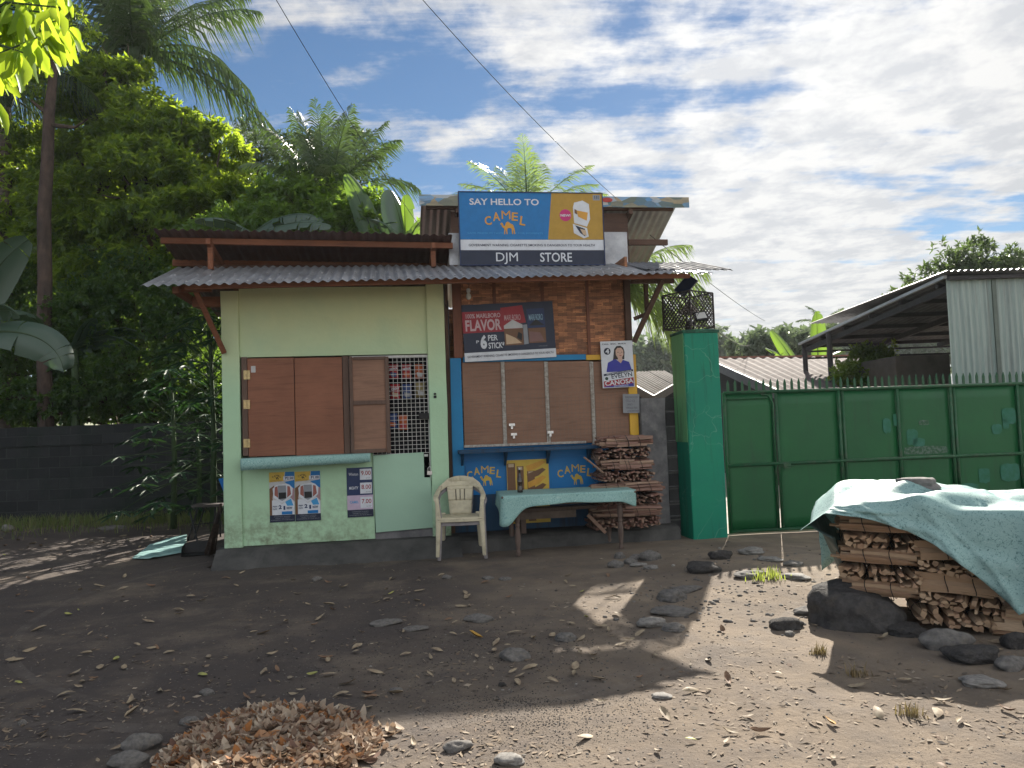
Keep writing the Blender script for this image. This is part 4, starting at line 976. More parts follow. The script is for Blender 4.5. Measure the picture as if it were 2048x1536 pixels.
# ---- big sign on the roof
S = Sign('roof_sign', 'large blue and gold store sign with white lettering standing on the awning roof', 'sign', FA, (920, 386, 1206, 529), 0.42, 0.05, P_navy, tilt=0.0)
S.rect(0.0, 0.0, 0.64, 0.652, P_blue, 1, 'blue_panel'); S.poly([(0.641, 0.0), (1, 0), (1, 0.652), (0.606, 0.652)], P_gold, 2, 'gold_panel'); S.rect(0, 0.655, 1, 0.80, P_white, 1, 'white_strip')
S.texts([('SAY HELLO TO', 0.07, 0.085, 0.55, 0.175, 0.02)], P_white, 3)
cx, cz = S.xy(0.315, 0.335); camel_logo(S.M, cx, cz, 0.29 * S.W, P_orange, S.root, -0.006)
S.texts([('SAME PREMIUM TASTE   MADE FOR MOMENTS', 0.05, 0.555, 0.57, 0.578)], P_lblue, 3)
S.texts([(P_warn, 0.055, 0.715, 0.935, 0.748, 0.01)], P_navy, 3)
S.texts([('DJM', 0.24, 0.835, 0.39, 0.995, 0.0), ('STORE', 0.545, 0.835, 0.77, 0.965, 0.012)], P_white, 2)
S.disc(0.735, 0.31, 0.042, P_pink, 3, name='round_badge'); S.texts([('NEW!', 0.70, 0.295, 0.77, 0.33, 0.03)], P_white, 4)
S.poly([(0.80,0.13),(0.86,0.10),(0.905,0.15),(0.91,0.36),(0.885,0.47),(0.795,0.42),(0.79,0.2)], P_white, 3, 'pack_print')
S.poly([(0.815,0.24),(0.895,0.27),(0.885,0.385),(0.825,0.33)], P_orange, 4, 'pack_print'); S.poly([(0.80,0.22),(0.815,0.235),(0.82,0.30),(0.80,0.28)], P_brown, 4, 'pack_print')
S.poly([(0.785,0.43),(0.885,0.49),(0.895,0.61),(0.86,0.635),(0.79,0.56)], P_white, 3, 'pack_print'); S.poly([(0.80,0.45),(0.87,0.50),(0.87,0.61),(0.835,0.56)], P_navy, 4, 'pack_print'); S.poly([(0.835,0.50),(0.875,0.52),(0.88,0.60),(0.855,0.58)], P_tan, 5, 'pack_print')
S.rect(0.935, 0.02, 0.985, 0.095, P_grey, 3, 'round_badge'); S.texts([('111', 0.947, 0.03, 0.975, 0.075, 0.03)], P_navy, 4)
mb = MB(S.M)
for a, b in (((-S.W/2-0.012, -S.H/2-0.012), (-S.W/2-0.001, S.H/2+0.012)), ((S.W/2+0.001, -S.H/2-0.012), (S.W/2+0.012, S.H/2+0.012)), ((-S.W/2-0.001, S.H/2+0.001), (S.W/2+0.001, S.H/2+0.012)), ((-S.W/2-0.001, -S.H/2-0.012), (S.W/2+0.001, -S.H/2-0.001))):
    mb.box(a[0], b[0], -0.012, 0.05, a[1], b[1])
mb.build('edge_trim', P_dkblue, S.root)

# ---- dark sign on the woven wall
S = Sign('wall_sign', 'dark blue and red advertising sign nailed to the woven bamboo wall', 'sign', FA, (926, 606, 1109, 719), w2 - 0.075, 0.012, P_navy, tilt=R(-2.0))
S.rect(0.0, 0.125, 0.62, 0.50, P_red, 1, 'red_panel'); S.poly([(0.42, 0.08), (0.66, 0.05), (0.69, 0.36), (0.42, 0.40)], P_red, 2, 'red_panel'); S.rect(0, 0.845, 1, 1, P_white, 1, 'white_strip')
S.texts([('100% MARLBORO', 0.04, 0.165, 0.415, 0.245, 0.02), ('FLAVOR', 0.03, 0.27, 0.42, 0.47, 0.03)], F_('print_rose', 0.55, 0.40, 0.42), 3)
S.texts([('P', 0.135, 0.635, 0.165, 0.685, 0.02), ('6', 0.18, 0.54, 0.25, 0.79, 0.05), ('PER', 0.265, 0.55, 0.37, 0.65, 0.02), ('STICK*', 0.265, 0.68, 0.44, 0.79, 0.02)], P_white, 2)
S.poly([(0.445,0.40),(0.545,0.30),(0.65,0.395),(0.65,0.455),(0.445,0.455)], P_paper, 3, 'pack_print'); S.rect(0.445, 0.46, 0.65, 0.75, P_brown, 3, 'pack_print'); S.poly([(0.46,0.54),(0.56,0.62),(0.63,0.72),(0.46,0.73)], P_tan, 4, 'pack_print')
S.poly([(0.60,0.52),(0.64,0.56),(0.63,0.68),(0.58,0.62)], P_black, 5, 'pack_print'); S.poly([(0.655,0.40),(0.70,0.395),(0.705,0.74),(0.655,0.75)], P_grey, 3, 'pack_print')
S.texts([('MARLBORO', 0.455, 0.21, 0.635, 0.31, 0.01)], F_('print_rose2', 0.55, 0.35, 0.36), 4)
S.rect(0.705, 0.12, 0.90, 0.46, P_dkblue, 2, 'pack_print'); S.rect(0.71, 0.465, 0.90, 0.73, P_brown, 2, 'pack_print'); S.poly([(0.72,0.52),(0.84,0.55),(0.88,0.70),(0.72,0.71)], F_('print_dull', 0.20, 0.10, 0.09), 3, 'pack_print')
S.texts([('MARLBORO', 0.725, 0.22, 0.88, 0.33, 0.01)], F_('print_mist', 0.25, 0.42, 0.52), 3)
S.poly([(0.72,0.42),(0.80,0.31),(0.89,0.42)], P_black, 4, 'pack_print')
S.texts([(P_warn, 0.03, 0.895, 0.97, 0.935, 0.01)], P_navy, 3)
S.texts([('ATING KALIDAD', 0.81, 0.785, 0.91, 0.80)], P_grey, 3)

# ---- campaign poster
S = Sign('campaign_poster', 'white election poster of a woman in a blue polo shirt, numbered 4', 'poster', FA, (1203, 682, 1267, 775), w2 - 0.085, 0.008, P_white, tilt=R(-1.0))
S.texts([('CALL  BOC  MAKA', 0.05, 0.045, 0.80, 0.075, 0.02)], P_navy, 2)
S.disc(0.20, 0.215, 0.105, P_navy, 2, name='round_badge'); S.texts([('4', 0.14, 0.165, 0.26, 0.265, 0.05)], P_white, 3)
S.poly([(0.42,0.17),(0.50,0.11),(0.62,0.105),(0.71,0.15),(0.74,0.24),(0.72,0.40),(0.44,0.40),(0.36,0.42),(0.39,0.30)], P_hair, 2, 'portrait_hair')
S.poly([(0.46,0.20),(0.52,0.15),(0.64,0.15),(0.70,0.21),(0.70,0.30),(0.65,0.36),(0.66,0.43),(0.60,0.48),(0.52,0.45),(0.52,0.37),(0.46,0.30)], P_skin, 3, 'portrait_face')
S.poly([(0.14,0.66),(0.20,0.46),(0.42,0.39),(0.50,0.42),(0.60,0.485),(0.67,0.41),(0.86,0.46),(0.93,0.62),(0.93,0.66)], P_royal, 4, 'portrait_shirt')
S.disc(0.53, 0.245, 0.022, P_hair, 4, 8, 'portrait_eye', ry=0.008); S.disc(0.65, 0.245, 0.022, P_hair, 4, 8, 'portrait_eye', ry=0.008); S.poly([(0.55,0.315),(0.60,0.31),(0.65,0.315),(0.60,0.328)], P_red, 4, 'portrait_mouth'); S.poly([(0.585,0.25),(0.60,0.25),(0.61,0.285),(0.575,0.285)], F_('print_skin_dark', 0.42, 0.26, 0.2), 4, 'portrait_nose')
S.poly([(0.05,0.70),(0.97,0.62),(0.97,0.665),(0.05,0.745)], P_navy, 5, 'name_band'); S.poly([(0.03,0.70+.048),(0.97,0.668),(0.97,0.80),(0.03,0.86)], P_white, 5, 'name_band')
S.texts([('ASENSO MAY PUSO SA PAGLILINGKOD', 0.13, 0.665, 0.92, 0.695, 0.01, R(6))], P_white, 6); S.texts([('EVELYN', 0.28, 0.70, 0.93, 0.79, 0.02, R(5))], P_navy, 6); S.disc(0.13, 0.80, 0.05, F_('print_dark_green', .01, .04, .03), 6, name='round_badge')
S.poly([(0.04,0.855),(0.97,0.79),(0.97,0.925),(0.04,0.97)], P_red, 5, 'name_band'); S.texts([('CANOSA', 0.07, 0.835, 0.96, 0.935, 0.02, R(4))], P_white, 6)
S.poly([(0.30,0.955),(0.97,0.92),(0.97,0.985),(0.04,0.985),(0.04,0.972)], P_royal, 5, 'name_band'); S.texts([('CITY COUNCILOR', 0.34, 0.948, 0.80, 0.975, 0.02, R(2))], P_white, 6)

# ---- little grey hand-lettered card
S = Sign('hand_lettered_card', 'small grey card with faded hand lettering, tied to the yellow post below the poster', 'sign', FA, (1246, 788, 1279, 826), w2 - 0.09, 0.006, F_('grey_card', 0.22, 0.23, 0.25), tilt=R(1.5))
S.texts([('FIREWOOD', 0.14, 0.12, 0.90, 0.22), ('COLD ICE', 0.18, 0.30, 0.72, 0.42), ('CANDY', 0.22, 0.50, 0.60, 0.60), ('SMOKED FISH', 0.20, 0.68, 0.86, 0.78)], F_('pencil_grey', 0.08, 0.09, 0.12), 2); S.texts([('LA PAZ BATCHOY', 0.24, 0.86, 0.95, 0.92)], P_dkblue, 2)

# ---- painted emblems and cigarette picture on the blue board
wb = w2 + 0.019
for x, y, ww in ((969, 941, 70), (1150, 938, 70)):
    u, z = FA.at(x, y, wb); u1 = FA.at(x + ww, y, wb)[0]
    camel_logo(FA.M, u, z - 0.004, u1 - u, P_yel, store, wb - 0.001, 'painted_emblem')
S = Sign('cigarette_picture', 'yellow panel painted with brown cigarettes on the blue board behind the table', 'sign', FA, (1015, 919, 1099, 1046), w2 - 0.012, 0.012, P_yel)
for x0, x1, y0 in ((0.01, 0.20, 0.05), (0.235, 0.40, 0.10), (0.48, 0.66, 0.18)): S.rect(x0, y0, x1, 0.97, P_brown, 1, 'cigarette_print'); S.rect(x0 + 0.03, y0 + 0.01, x1 - 0.03, y0 + 0.06, P_tan, 2, 'cigarette_print')
for k in range(4): S.poly([(0.45 + 0.02*k, 0.10 + 0.13*k), (0.85, 0.02 + 0.12*k), (0.93, 0.05 + 0.12*k), (0.75, 0.13 + 0.13*k), (0.50, 0.19 + 0.13*k)], P_brown if k % 2 else P_orange, 3, 'smoke_print')
S.texts([('CAMEL', 0.2, 0.86, 0.8, 0.93, 0.03)], P_black, 4)

# ---- posters under the ledge
def camel_poster(px, price, label):
    S = Sign('paper_poster', label, 'poster', FA, px, -0.006, 0.005, P_paper, 'paper posters under the counter ledge')
    S.poly([(0,0),(0.62,0),(0.58,0.18),(0,0.20)], P_yel, 1); S.poly([(0.64,0),(1,0),(1,0.16),(0.60,0.17)], P_blue, 1); S.rect(0.56, 0.09, 0.98, 0.165, P_white, 2, 'price_tag'); S.texts([(price, 0.64, 0.10, 0.95, 0.155, 0.03)], P_dkblue, 3)
    cx, cz = S.xy(0.30, 0.075); camel_logo(S.M, cx, cz, 0.36 * S.W, P_black, S.root, -0.004); S.texts([('DOUBLE CAPSULE', 0.06, 0.155, 0.5, 0.17), ('MINT AND PURPLE', 0.06, 0.18, 0.5, 0.195)], P_brown, 3)
    S.poly([(0.60,0.20),(1,0.17),(1,0.36),(0.85,0.30)], P_blue, 1); S.poly([(0,0.33),(0.2,0.26),(0.12,0.52),(0.2,0.86),(0,0.86)], P_brown, 1); S.poly([(0.82,0.30),(1,0.34),(1,0.60),(0.78,0.50)], F_('print_mauve', .35, .22, .24), 2)
    S.poly([(0.13,0.33),(0.24,0.27),(0.33,0.25),(0.70,0.24),(0.80,0.26),(0.93,0.33),(0.90,0.47),(0.78,0.53),(0.60,0.60),(0.48,0.62),(0.36,0.58),(0.16,0.50)], P_white, 3, 'pack_print')
    for q in ([(0.22,0.30),(0.32,0.28),(0.36,0.52),(0.20,0.46)], [(0.72,0.28),(0.82,0.30),(0.86,0.45),(0.70,0.52)]): S.poly(q, F_('print_rosebrown', .30, .10, .08), 4, 'pack_print')
    S.poly([(0.34,0.27),(0.66,0.27),(0.68,0.53),(0.50,0.58),(0.34,0.53)], P_grey, 5, 'pack_print'); S.poly([(0.37,0.41),(0.66,0.41),(0.66,0.53),(0.37,0.54)], P_black, 6, 'pack_print')
    S.poly([(0.10,0.56),(0.30,0.56),(0.50,0.64),(0.85,0.52),(0.98,0.62),(0.98,0.855),(0.10,0.855)], P_white, 5, 'pack_print'); S.poly([(0.62,0.60),(0.85,0.54),(0.95,0.68),(0.70,0.68)], P_lblue, 6); S.rect(0.48, 0.79, 0.90, 0.85, P_blue, 6)
    S.texts([('FRESH', 0.13, 0.67, 0.30, 0.70, 0.02), ('CLICK', 0.13, 0.72, 0.30, 0.75, 0.02), ('2', 0.36, 0.66, 0.48, 0.74, 0.04), ('1', 0.55, 0.68, 0.62, 0.76, 0.04), ('NOW', 0.68, 0.70, 0.90, 0.75, 0.03)], P_dkblue, 7)
    S.rect(0, 0.86, 1, 1, P_navy, 2, 'warning_strip'); S.texts([('GOVERNMENT WARNING:', 0.16, 0.882, 0.82, 0.90), ('CIGARETTE SMOKING', 0.22, 0.915, 0.78, 0.933), ('IS DANGEROUS TO YOUR HEALTH', 0.05, 0.948, 0.95, 0.966)], P_grey, 3)
camel_poster((539, 944, 589.4, 1044), 'P2.50', 'left of the two cigarette posters pasted side by side under the ledge')
camel_poster((590.4, 942.5, 641, 1041.5), 'P1.00', 'right of the two cigarette posters pasted side by side under the ledge')
S = Sign('price_poster', 'narrow navy and pink price list pasted on the green wall beside the door', 'poster', FA, (694, 935, 746, 1034), -0.006, 0.005, P_dkblue, 'paper posters under the counter ledge')
S.rect(0, 0.56, 1, 0.85, P_lpink, 1); S.rect(0, 0.855, 1, 1, P_navy, 1, 'warning_strip')
for k, (y, pr) in enumerate(((0.03, '9.00'), (0.31, '8.00'), (0.60, '7.00'))):
    S.rect(0.51, y, 0.96, y + 0.22, P_white, 2, 'price_tag'); S.texts([(pr, 0.56, y + 0.04, 0.93, y + 0.13, 0.01)], P_red, 3); S.texts([('PER STICK', 0.74, y + 0.18, 0.92, y + 0.195)], P_navy, 3)
S.texts([('Winston', 0.08, 0.10, 0.44, 0.16, 0.01), ('MIGHTY', 0.09, 0.38, 0.44, 0.44, 0.02)], P_white, 2); S.texts([('CAMEL', 0.10, 0.67, 0.44, 0.72, 0.02)], P_lblue, 2)
S.texts([('GOVERNMENT WARNING:', 0.18, 0.88, 0.82, 0.898), ('CIGARETTE SMOKING', 0.2, 0.915, 0.8, 0.933), ('IS DANGEROUS TO YOUR HEALTH', 0.08, 0.95, 0.92, 0.968)], P_grey, 2)
mb = MB(FA.M); rbox(mb, FA, 502, 732, 511, 745, -0.0225, -0.0215); o = mb.build('paper_sticker', P_paper); tag(o, 'tiny white paper sticker at the top of the leftmost red-brown shutter', 'sticker')

# ---- snack bags behind the grille
def snack(x, y, w_, h_, mat1, mat2, word, label, rot=0):
    u, z = FA.at(x, y, 0.2); t = fthing('snack_bag', label, 'snack bag', FA, u, 0.2, z, 'snack bags hanging behind the wire grille'); mb = MB(FA.M); P = []
    for i in range(9):
        a = i / 8; zz = z + h_ * (0.5 - a); k = math.sin(PI * a) ** 0.5; row = []
        for j in range(7):
            b = j / 6; x_ = (b - .5) * w_ * (0.88 + 0.12 * (1 - k)); row.append((u + x_, 0.2 - 0.025 * k * math.cos((b - .5) * PI) + 0.004 * mnoise.noise(Vector((x + i, j, y))), zz))
        P.append(row)
    mb.grid(P); mb.build('bag', mat1, t, smooth=True, solid=0.002)
    mb = MB(FA.M); mb.prism([(u - w_*.3, z - h_*.05), (u + w_*.3, z - h_*.12), (u + w_*.25, z - h_*.38), (u - w_*.22, z - h_*.35)], 0.168, 0.170); mb.build('bag_print', mat2, t)
    if word:
        V, F, a = text_geo(word, 0.04); mb = MB(FA.M); mb.add([(u + (vx - .5) * w_ * .75, 0.166, z + h_ * .17 + (vy - .5) * h_ * .16 + (vx-.5)*0.012) for vx, vy in V], F); mb.build('lettering', P_white, t)
SR = F_('bag_red', 0.42, 0.02, 0.03); SO = F_('bag_orange', 0.50, 0.10, 0.02); SN = F_('bag_navy', 0.03, 0.07, 0.22); SY = F_('bag_olive', 0.30, 0.24, 0.10)
for x, y, a, b, wd, lb in ((787, 743, SR, SN, 'NOVA', 'red snack bag at the left end of the top row behind the grille'), (813, 743, SR, SO, 'NOVA', 'red snack bag in the middle of the top row behind the grille'),
        (839, 743, SO, P_paper, '', 'orange and white snack bag at the right end of the top row behind the grille'), (790, 783, SR, P_tan, 'OISHI', 'red snack bag with tan print at the left of the second row'),
        (814, 783, SN, P_grey, '', 'dark blue snack bag in the middle of the second row'), (841, 780, SY, P_paper, '', 'olive snack bag at the right of the second row'),
        (785, 842, SN, SO, '', 'blue snack bag half hidden behind the framed shutter in the lowest row'), (806, 845, SO, SR, '', 'orange snack bag hanging alone low behind the grille')):
    snack(x, y, 0.125, 0.185, a, b, wd, lb)

# ------------------------------------------------------------------ green pillar with lantern cage
zPT = PI_.at(1402, 661, 0)[1]; uP1 = PI_.at(1457, 1078, 0)[0]
pil = fthing('gate_pillar', 'thick cracked teal green concrete gate pillar with light green side', 'pillar', PI_, uP1 / 2, 0.2, 0)
mb = MB(PI_.M); P = []
for i in range(19):
    z = -0.05 + (zPT + 0.05) * i / 18; a = 0.006 * mnoise.noise(Vector((z * 3, 1, 0))); b_ = 0.006 * mnoise.noise(Vector((z * 3, 9, 0)))
    P.append([(a, 0, z), (uP1 + b_, 0, z), (uP1 + b_, 0.42, z), (a, 0.42, z)])
mb.grid(P, closed=True); mb.add(P[-1], [(0, 1, 2, 3)]); mb.build('shaft', M['pillar'], pil, bevel=0.018)
mb = MB(PI_.M); mb.box(-0.012, -0.0075, 0.004, 0.41, 1.2, zPT - 0.03); mb.build('painted_side', M['pillar_side'], pil)
mb = MB(PI_.M); mb.prism([(-0.02, zPT - 0.03), (uP1 + 0.01, zPT - 0.03), (uP1 + 0.012, zPT + 0.012), (uP1*0.5, zPT + 0.022), (-0.022, zPT + 0.008)], -0.012, 0.43); mb.build('capstone', mat_basic('stained_green_cap', (0.03, 0.13, 0.08), (0.02, 0.06, 0.045), 8, 0.85, 0.4), pil, bevel=0.008)

def lattice():
    u0, z0 = PI_.at(1342, 655, 0.05); u1, z1 = PI_.at(1428, 583, 0.05)
    cx = (u0 + u1) / 2; cw = 0.20; h = z1 - zPT - 0.06; s_ = (u1 - u0) / 2 / math.cos(R(45-28)) * 0.72; zb = zPT + 0.05
    t = thing('lantern_cage', 'dark square lattice lantern cage on top of the green gate pillar', 'lantern', PI_.pt(cx, cw, zPT), PI_.a)
    ms = M['wire_rust'] if False else mat_basic('rusty_dark_iron', (0.05, 0.04, 0.038), (0.025, 0.022, 0.022), 20, 0.7, 0.3, 60)
    for k in range(4):
        T = PI_.M @ Matrix.Translation((cx, cw, zb)) @ Matrix.Rotation(R(28 + 90 * k), 4, 'Z') @ Matrix.Translation((0, -s_, 0))
        mb = MB(T); n = 13
        for i in range(n + 1):
            a = -s_ + 2 * s_ * i / n
            # diagonal slats clipped to the panel
        step = 2 * (s_ + h / 2) / 15
        for i in range(-1, 16):
            x = -s_ - h / 2 + i * step + step / 2
            p = [(x, 0), (x + h, h)]
            (xa, za), (xb, zb_) = p
            if xa < -s_: za += -s_ - xa; xa = -s_
            if xb > s_: zb_ -= xb - s_; xb = s_
            if xb - xa > 0.01: mb.bar((xa, 0, za), (xb, 0, zb_), 0.006, 0.013, (0, 1, 0))
            (xa, za), (xb, zb_) = (x, h), (x + h, 0)
            if xa < -s_: za -= -s_ - xa; xa = -s_
            if xb > s_: zb_ += xb - s_; xb = s_
            if xb - xa > 0.01: mb.bar((xa, 0.007, za), (xb, 0.007, zb_), 0.006, 0.010, (0, 1, 0))
        for za in (0, h): mb.bar((-s_, 0, za), (s_, 0, za), 0.016, 0.016)
        mb.bar((-s_, 0, 0), (-s_, 0, h), 0.016, 0.016)
        mb.build('lattice_panel', ms, t)
        mb = MB(T); mb.tube([(-s_, 0, 0.0), (-s_ - .01, 0.0, -0.05)], 0.007, 6); mb.build('foot', ms, t)
    mb = MB(PI_.M); mb.lathe([(0.04, 0), (0.05, 0.03), (0.03, 0.10), (0.03, 0.14)], (cx, cw, zPT + 0.008), 10); mb.build('lamp_base', ms, t)
    mb = MB(PI_.M); mb.lathe([(0.155, 0.22), (0.15, 0.235), (0.03, 0.36), (0.01, 0.37)], (cx + 0.01, cw, zPT + 0.02), 4); mb.build('lamp_shade', mat_basic('brown_lamp_shade', (0.06, 0.045, 0.035), (0.04, 0.03, 0.025), 9, 0.7), t)
lattice()
def floodlight():
    t = fthing('solar_floodlight', 'black solar floodlight with its small panel tilted up beside the lantern cage', 'floodlight', PI_, 0.25, -0.02, zPT + 0.01)
    u, z = PI_.at(1401, 633, -0.03); mb = MB(PI_.M @ Matrix.Translation((u, -0.03, z)) @ Matrix.Rotation(R(-28), 4, 'X') @ Matrix.Rotation(R(-8), 4, 'Y'))
    mb.box(-0.085, 0.085, -0.02, 0.02, -0.06, 0.06); mb.build('lamp_head', M['black'], t, bevel=0.006)
    mb2 = MB(mb.M); mb2.box(-0.066, 0.066, -0.023, -0.0205, -0.042, 0.045); mb2.build('lens', mat_flat('floodlight_lens', (0.42, 0.43, 0.42), 0.3), t)
    mb = MB(PI_.M); mb.tube([(u - 0.07, 0.0, z - 0.04), (u - 0.09, 0.0, zPT + 0.02)], 0.014, 8); mb.tube([(u + 0.06, 0.0, z - 0.05), (u - 0.03, 0.0, zPT + 0.012)], 0.012, 8); mb.build('bracket', M['black'], t)
    a = PI_.at(1357, 588, 0.15); b = PI_.at(1386, 555, 0.15); cx, cz = (a[0]+b[0])/2, (a[1]+b[1])/2; ang = math.atan2(b[1]-a[1], b[0]-a[0]); L = math.hypot(b[0]-a[0], b[1]-a[1]) / 2
    mb = MB(PI_.M @ Matrix.Translation((cx, 0.15, cz)) @ Matrix.Rotation(-ang, 4, 'Y') @ Matrix.Rotation(R(62), 4, 'X')); mb.box(-L, L, -0.085, 0.085, -0.008, 0.008); mb.build('solar_panel', mat_flat('solar_panel_back', (0.20, 0.19, 0.185), 0.5), t, bevel=0.003)
    mb3 = MB(mb.M); mb3.box(-L + .01, L - .01, -0.075, 0.075, 0.0085, 0.010); mb3.build('solar_cells', P_navy, t)
    mb = MB(PI_.M); u2_, z2_ = cx + 0.01, cz; mb.tube([(u2_, 0.15, z2_ - 0.01), (u2_ + 0.03, 0.15, z2_ - 0.10), (u2_ + 0.06, 0.16, z2_ - 0.13)], 0.008, 6); mb.tube([(u2_ - .04, 0.15, z2_ - 0.04), (u2_ + 0.0, 0.15, z2_ - 0.13)], 0.006, 6); mb.build('panel_bracket', M['black'], t)
floodlight()

# ---- grey post and dark block wall stub beside the store
zW = FA.at(1345, 796, 0.3)[1]
mb = MB(FA.M); a, b = FA.at(1283, 900, 0.02)[0], FA.at(1333, 900, 0.02)[0]
P = []
for i in range(17):
    z = SLABZ - 0.2 + (zW + 0.2 - SLABZ) * i / 16; n1 = 0.02 * mnoise.noise(Vector((z * 3, 4, 0))); n2 = 0.012 * mnoise.noise(Vector((z * 4, 8, 0)))
    P.append([(a + n2, -0.02 + n2, z), (b + n1, -0.02 + n1, z), (b + n1, 0.26, z), (a + n2, 0.26, z)])
mb.grid(P, closed=True); mb.add(P[-1], [(0, 1, 2, 3)])
o = mb.build('concrete_post', M['concrete_post'], bevel=0.015); tag(o, 'rough grey plastered concrete post between the wood pile and the dark block wall', 'post')
mb = MB(FA.M); c = FA.at(1333.6, 900, 0.1)[0] + 0.004; d = FA.at(1378, 900, 0.1)[0] + 0.06
hb = fthing('block_wall', 'short stack of dark hollow blocks between the grey post and the green pillar', 'wall', FA, (c + d) / 2, 0.2, 0)
mb.box(c, d, 0.10, 0.24, -0.05, zW + 0.0); mb.build('blockwork', M['blocks_dark'], hb, bevel=0.006)
mb = MB(FA.M)
for k in range(9):
    z = 0.06 + k * 0.19 + random.uniform(-.01, .01); P = []
    if z > zW - .05: break
    for i in range(9):
        t = i / 8; x = c + (d - c) * t; q = 0.008 * mnoise.noise(Vector((x * 20, z, 3))); P.append([(x, 0.099, z + 0.012 + q), (x, 0.088 + q, z + 0.002), (x, 0.099, z - 0.010 + q)])
    mb.grid(P)
mb.build('mortar_bed', M['concrete_post'], hb)

# ------------------------------------------------------------------ gate
gate = fthing('steel_gate', 'wide dark green steel sheet gate with spikes along its top', 'gate', GA, 2.5, 0, 0)
zGT = lambda x: GA.at(x, 785 - (x - 1450) * 17 / 598, 0)
uG0, zg0 = GA.at(1447, 785, 0); uG1 = GA.at(2048, 768, 0)[0] + 1.3
zT_ = GA.at(1750, 776.5, 0)[1]; zM_ = GA.at(1750, 919, 0)[1]; zB_ = GA.at(1550, 1064, 0)[1] + 0.01
print('GATE', uG0, zg0, uG1, zT_, zM_, zB_, GA.at(2048, 768, 0))
vx = [uG0, GA.at(1555, 925, 0)[0], GA.at(1684, 925, 0)[0], GA.at(1802, 925, 0)[0], GA.at(1907, 900, 0)[0], GA.at(2042, 900, 0)[0], uG1]
for i in range(6):
    mb = MB(GA.M); P = []; u0, u1 = vx[i] + (0.016 if i else 0), vx[i+1] - 0.016
    for a in range(9):
        P.append([(u0 + (u1-u0)*a/8, 0.004*mnoise.noise(Vector((u0 + a*0.2, k*0.4, i))) + 0.012, zB_ + (zT_-zB_)*k/10) for k in range(11)])
    mb.grid(P); mb.build('gate_sheet', M['gate'], gate, smooth=True, solid=0.003)
rr = 0.022
for i, u in enumerate(vx):
    mb = MB(GA.M); top = zT_ - 0.03 if i == 1 else zT_ + 0.005
    if i in (1,):
        mb.tube([(u - 0.026, 0, zB_), (u - 0.026, 0, top - .12), (u - 0.07, 0, top - 0.02), (u - 0.16, 0, top)], rr * .8, 8); mb.tube([(u + 0.022, 0, zB_ + .02), (u + 0.022, 0, zT_)], rr*.8, 8)
    else: mb.tube([(u, 0, zB_), (u, 0, top)], rr, 8)
    if i in (2, 4): mb.tube([(u + 0.055, 0, zB_), (u + 0.055, 0, top)], rr * 0.8, 8)
    mb.build('gate_upright', M['gate_frame'], gate, smooth=True)
for z, nm in ((zT_, 'top_rail'), (zM_, 'middle_rail'), (zB_ + 0.02, 'bottom_rail')):
    mb = MB(GA.M); mb.tube([(uG0, -0.004, z), (uG1, -0.004, z)], rr, 8); mb.build(nm, M['gate_frame'], gate, smooth=True)
mb = MB(GA.M); mb.tube([(uG0 + .03, -0.004, zT_ - 0.075), (vx[1] - 0.1, -0.004, zT_ - 0.075)], 0.014, 8); mb.build('door_rail', M['gate_frame'], gate)
u = uG0 + 0.06; k = 0; spike0 = None
while u < uG1:
    if spike0 is None:
        mb = MB(GA.M); h = 0.165
        mb.prism([(u - 0.016, zT_ + 0.02), (u + 0.016, zT_ + 0.02), (u + 0.016, zT_ + h - 0.05), (u + 0.002, zT_ + h), (u - 0.016, zT_ + h - 0.05)], -0.006, 0.006)
        spike0 = mb.build('spike', M['gate_frame'], gate); us = u
    else:
        c = spike0.copy(); COL.objects.link(c); c.parent = gate; c.location = (u - us, 0, random.uniform(-0.008, 0.004)); c.rotation_euler = (0, 0, 0)
        c.scale = (1, 1, 1)
    u += 0.0945; k += 1
mb = MB(GA.M); u, z = GA.at(1574, 932, -0.03); mb.box(u - 0.035, u + 0.055, -0.03, -0.01, z - 0.03, z + 0.03); mb.tube([(u - 0.08, -0.03, z), (u + 0.10, -0.03, z)], 0.008); mb.build('latch', M['gate_frame'], gate)
def patch(x0, y0, x1, y1, seed, mat='patch'):
    u0, u1, z0, z1 = GA.rect(x0, y0, x1, y1, 0); n = 18; cx, cz = (u0+u1)/2, (z0+z1)/2; pts = []
    for i in range(n):
        a = 2*PI*i/n; q = 1 + 0.16*mnoise.noise(Vector((math.cos(a)*2, math.sin(a)*2, seed))); ca, sa = math.cos(a), math.sin(a); m_ = max(abs(ca), abs(sa)) ** 0.75
        pts.append((cx + (u1-u0)/2*ca/m_*q, cz + (z1-z0)/2*sa/m_*q))
    mb = MB(GA.M); mb.prism(pts, 0.002, 0.004); mb.build('paint_patch', M[mat], gate)
for i, p in enumerate([(1766, 836, 1782, 866), (1787, 828, 1794, 852), (1814, 858, 1836, 890), (1826, 876, 1850, 893), (2004, 815, 2032, 848), (2006, 838, 2018, 858), (1984, 848, 2004, 868), (1958, 936, 1980, 966), (2001, 927, 2040, 962), (1920, 966, 1958, 998)]): patch(*p, i)
for i, p in enumerate([(1808, 892, 1896, 908), (1838, 840, 1858, 850)]): patch(*p, 20 + i, 'worn')

# ------------------------------------------------------------------ buildings behind the gate
def quad_roof(mb, A, B, C, D, pitch=0.2, amp=0.02):  # A near-left, B near-right, C far-right, D far-left
    corr_sheet(mb, A, B, C, D, pitch=pitch, amp=amp, sub=6, nv=2, wav=0.01)
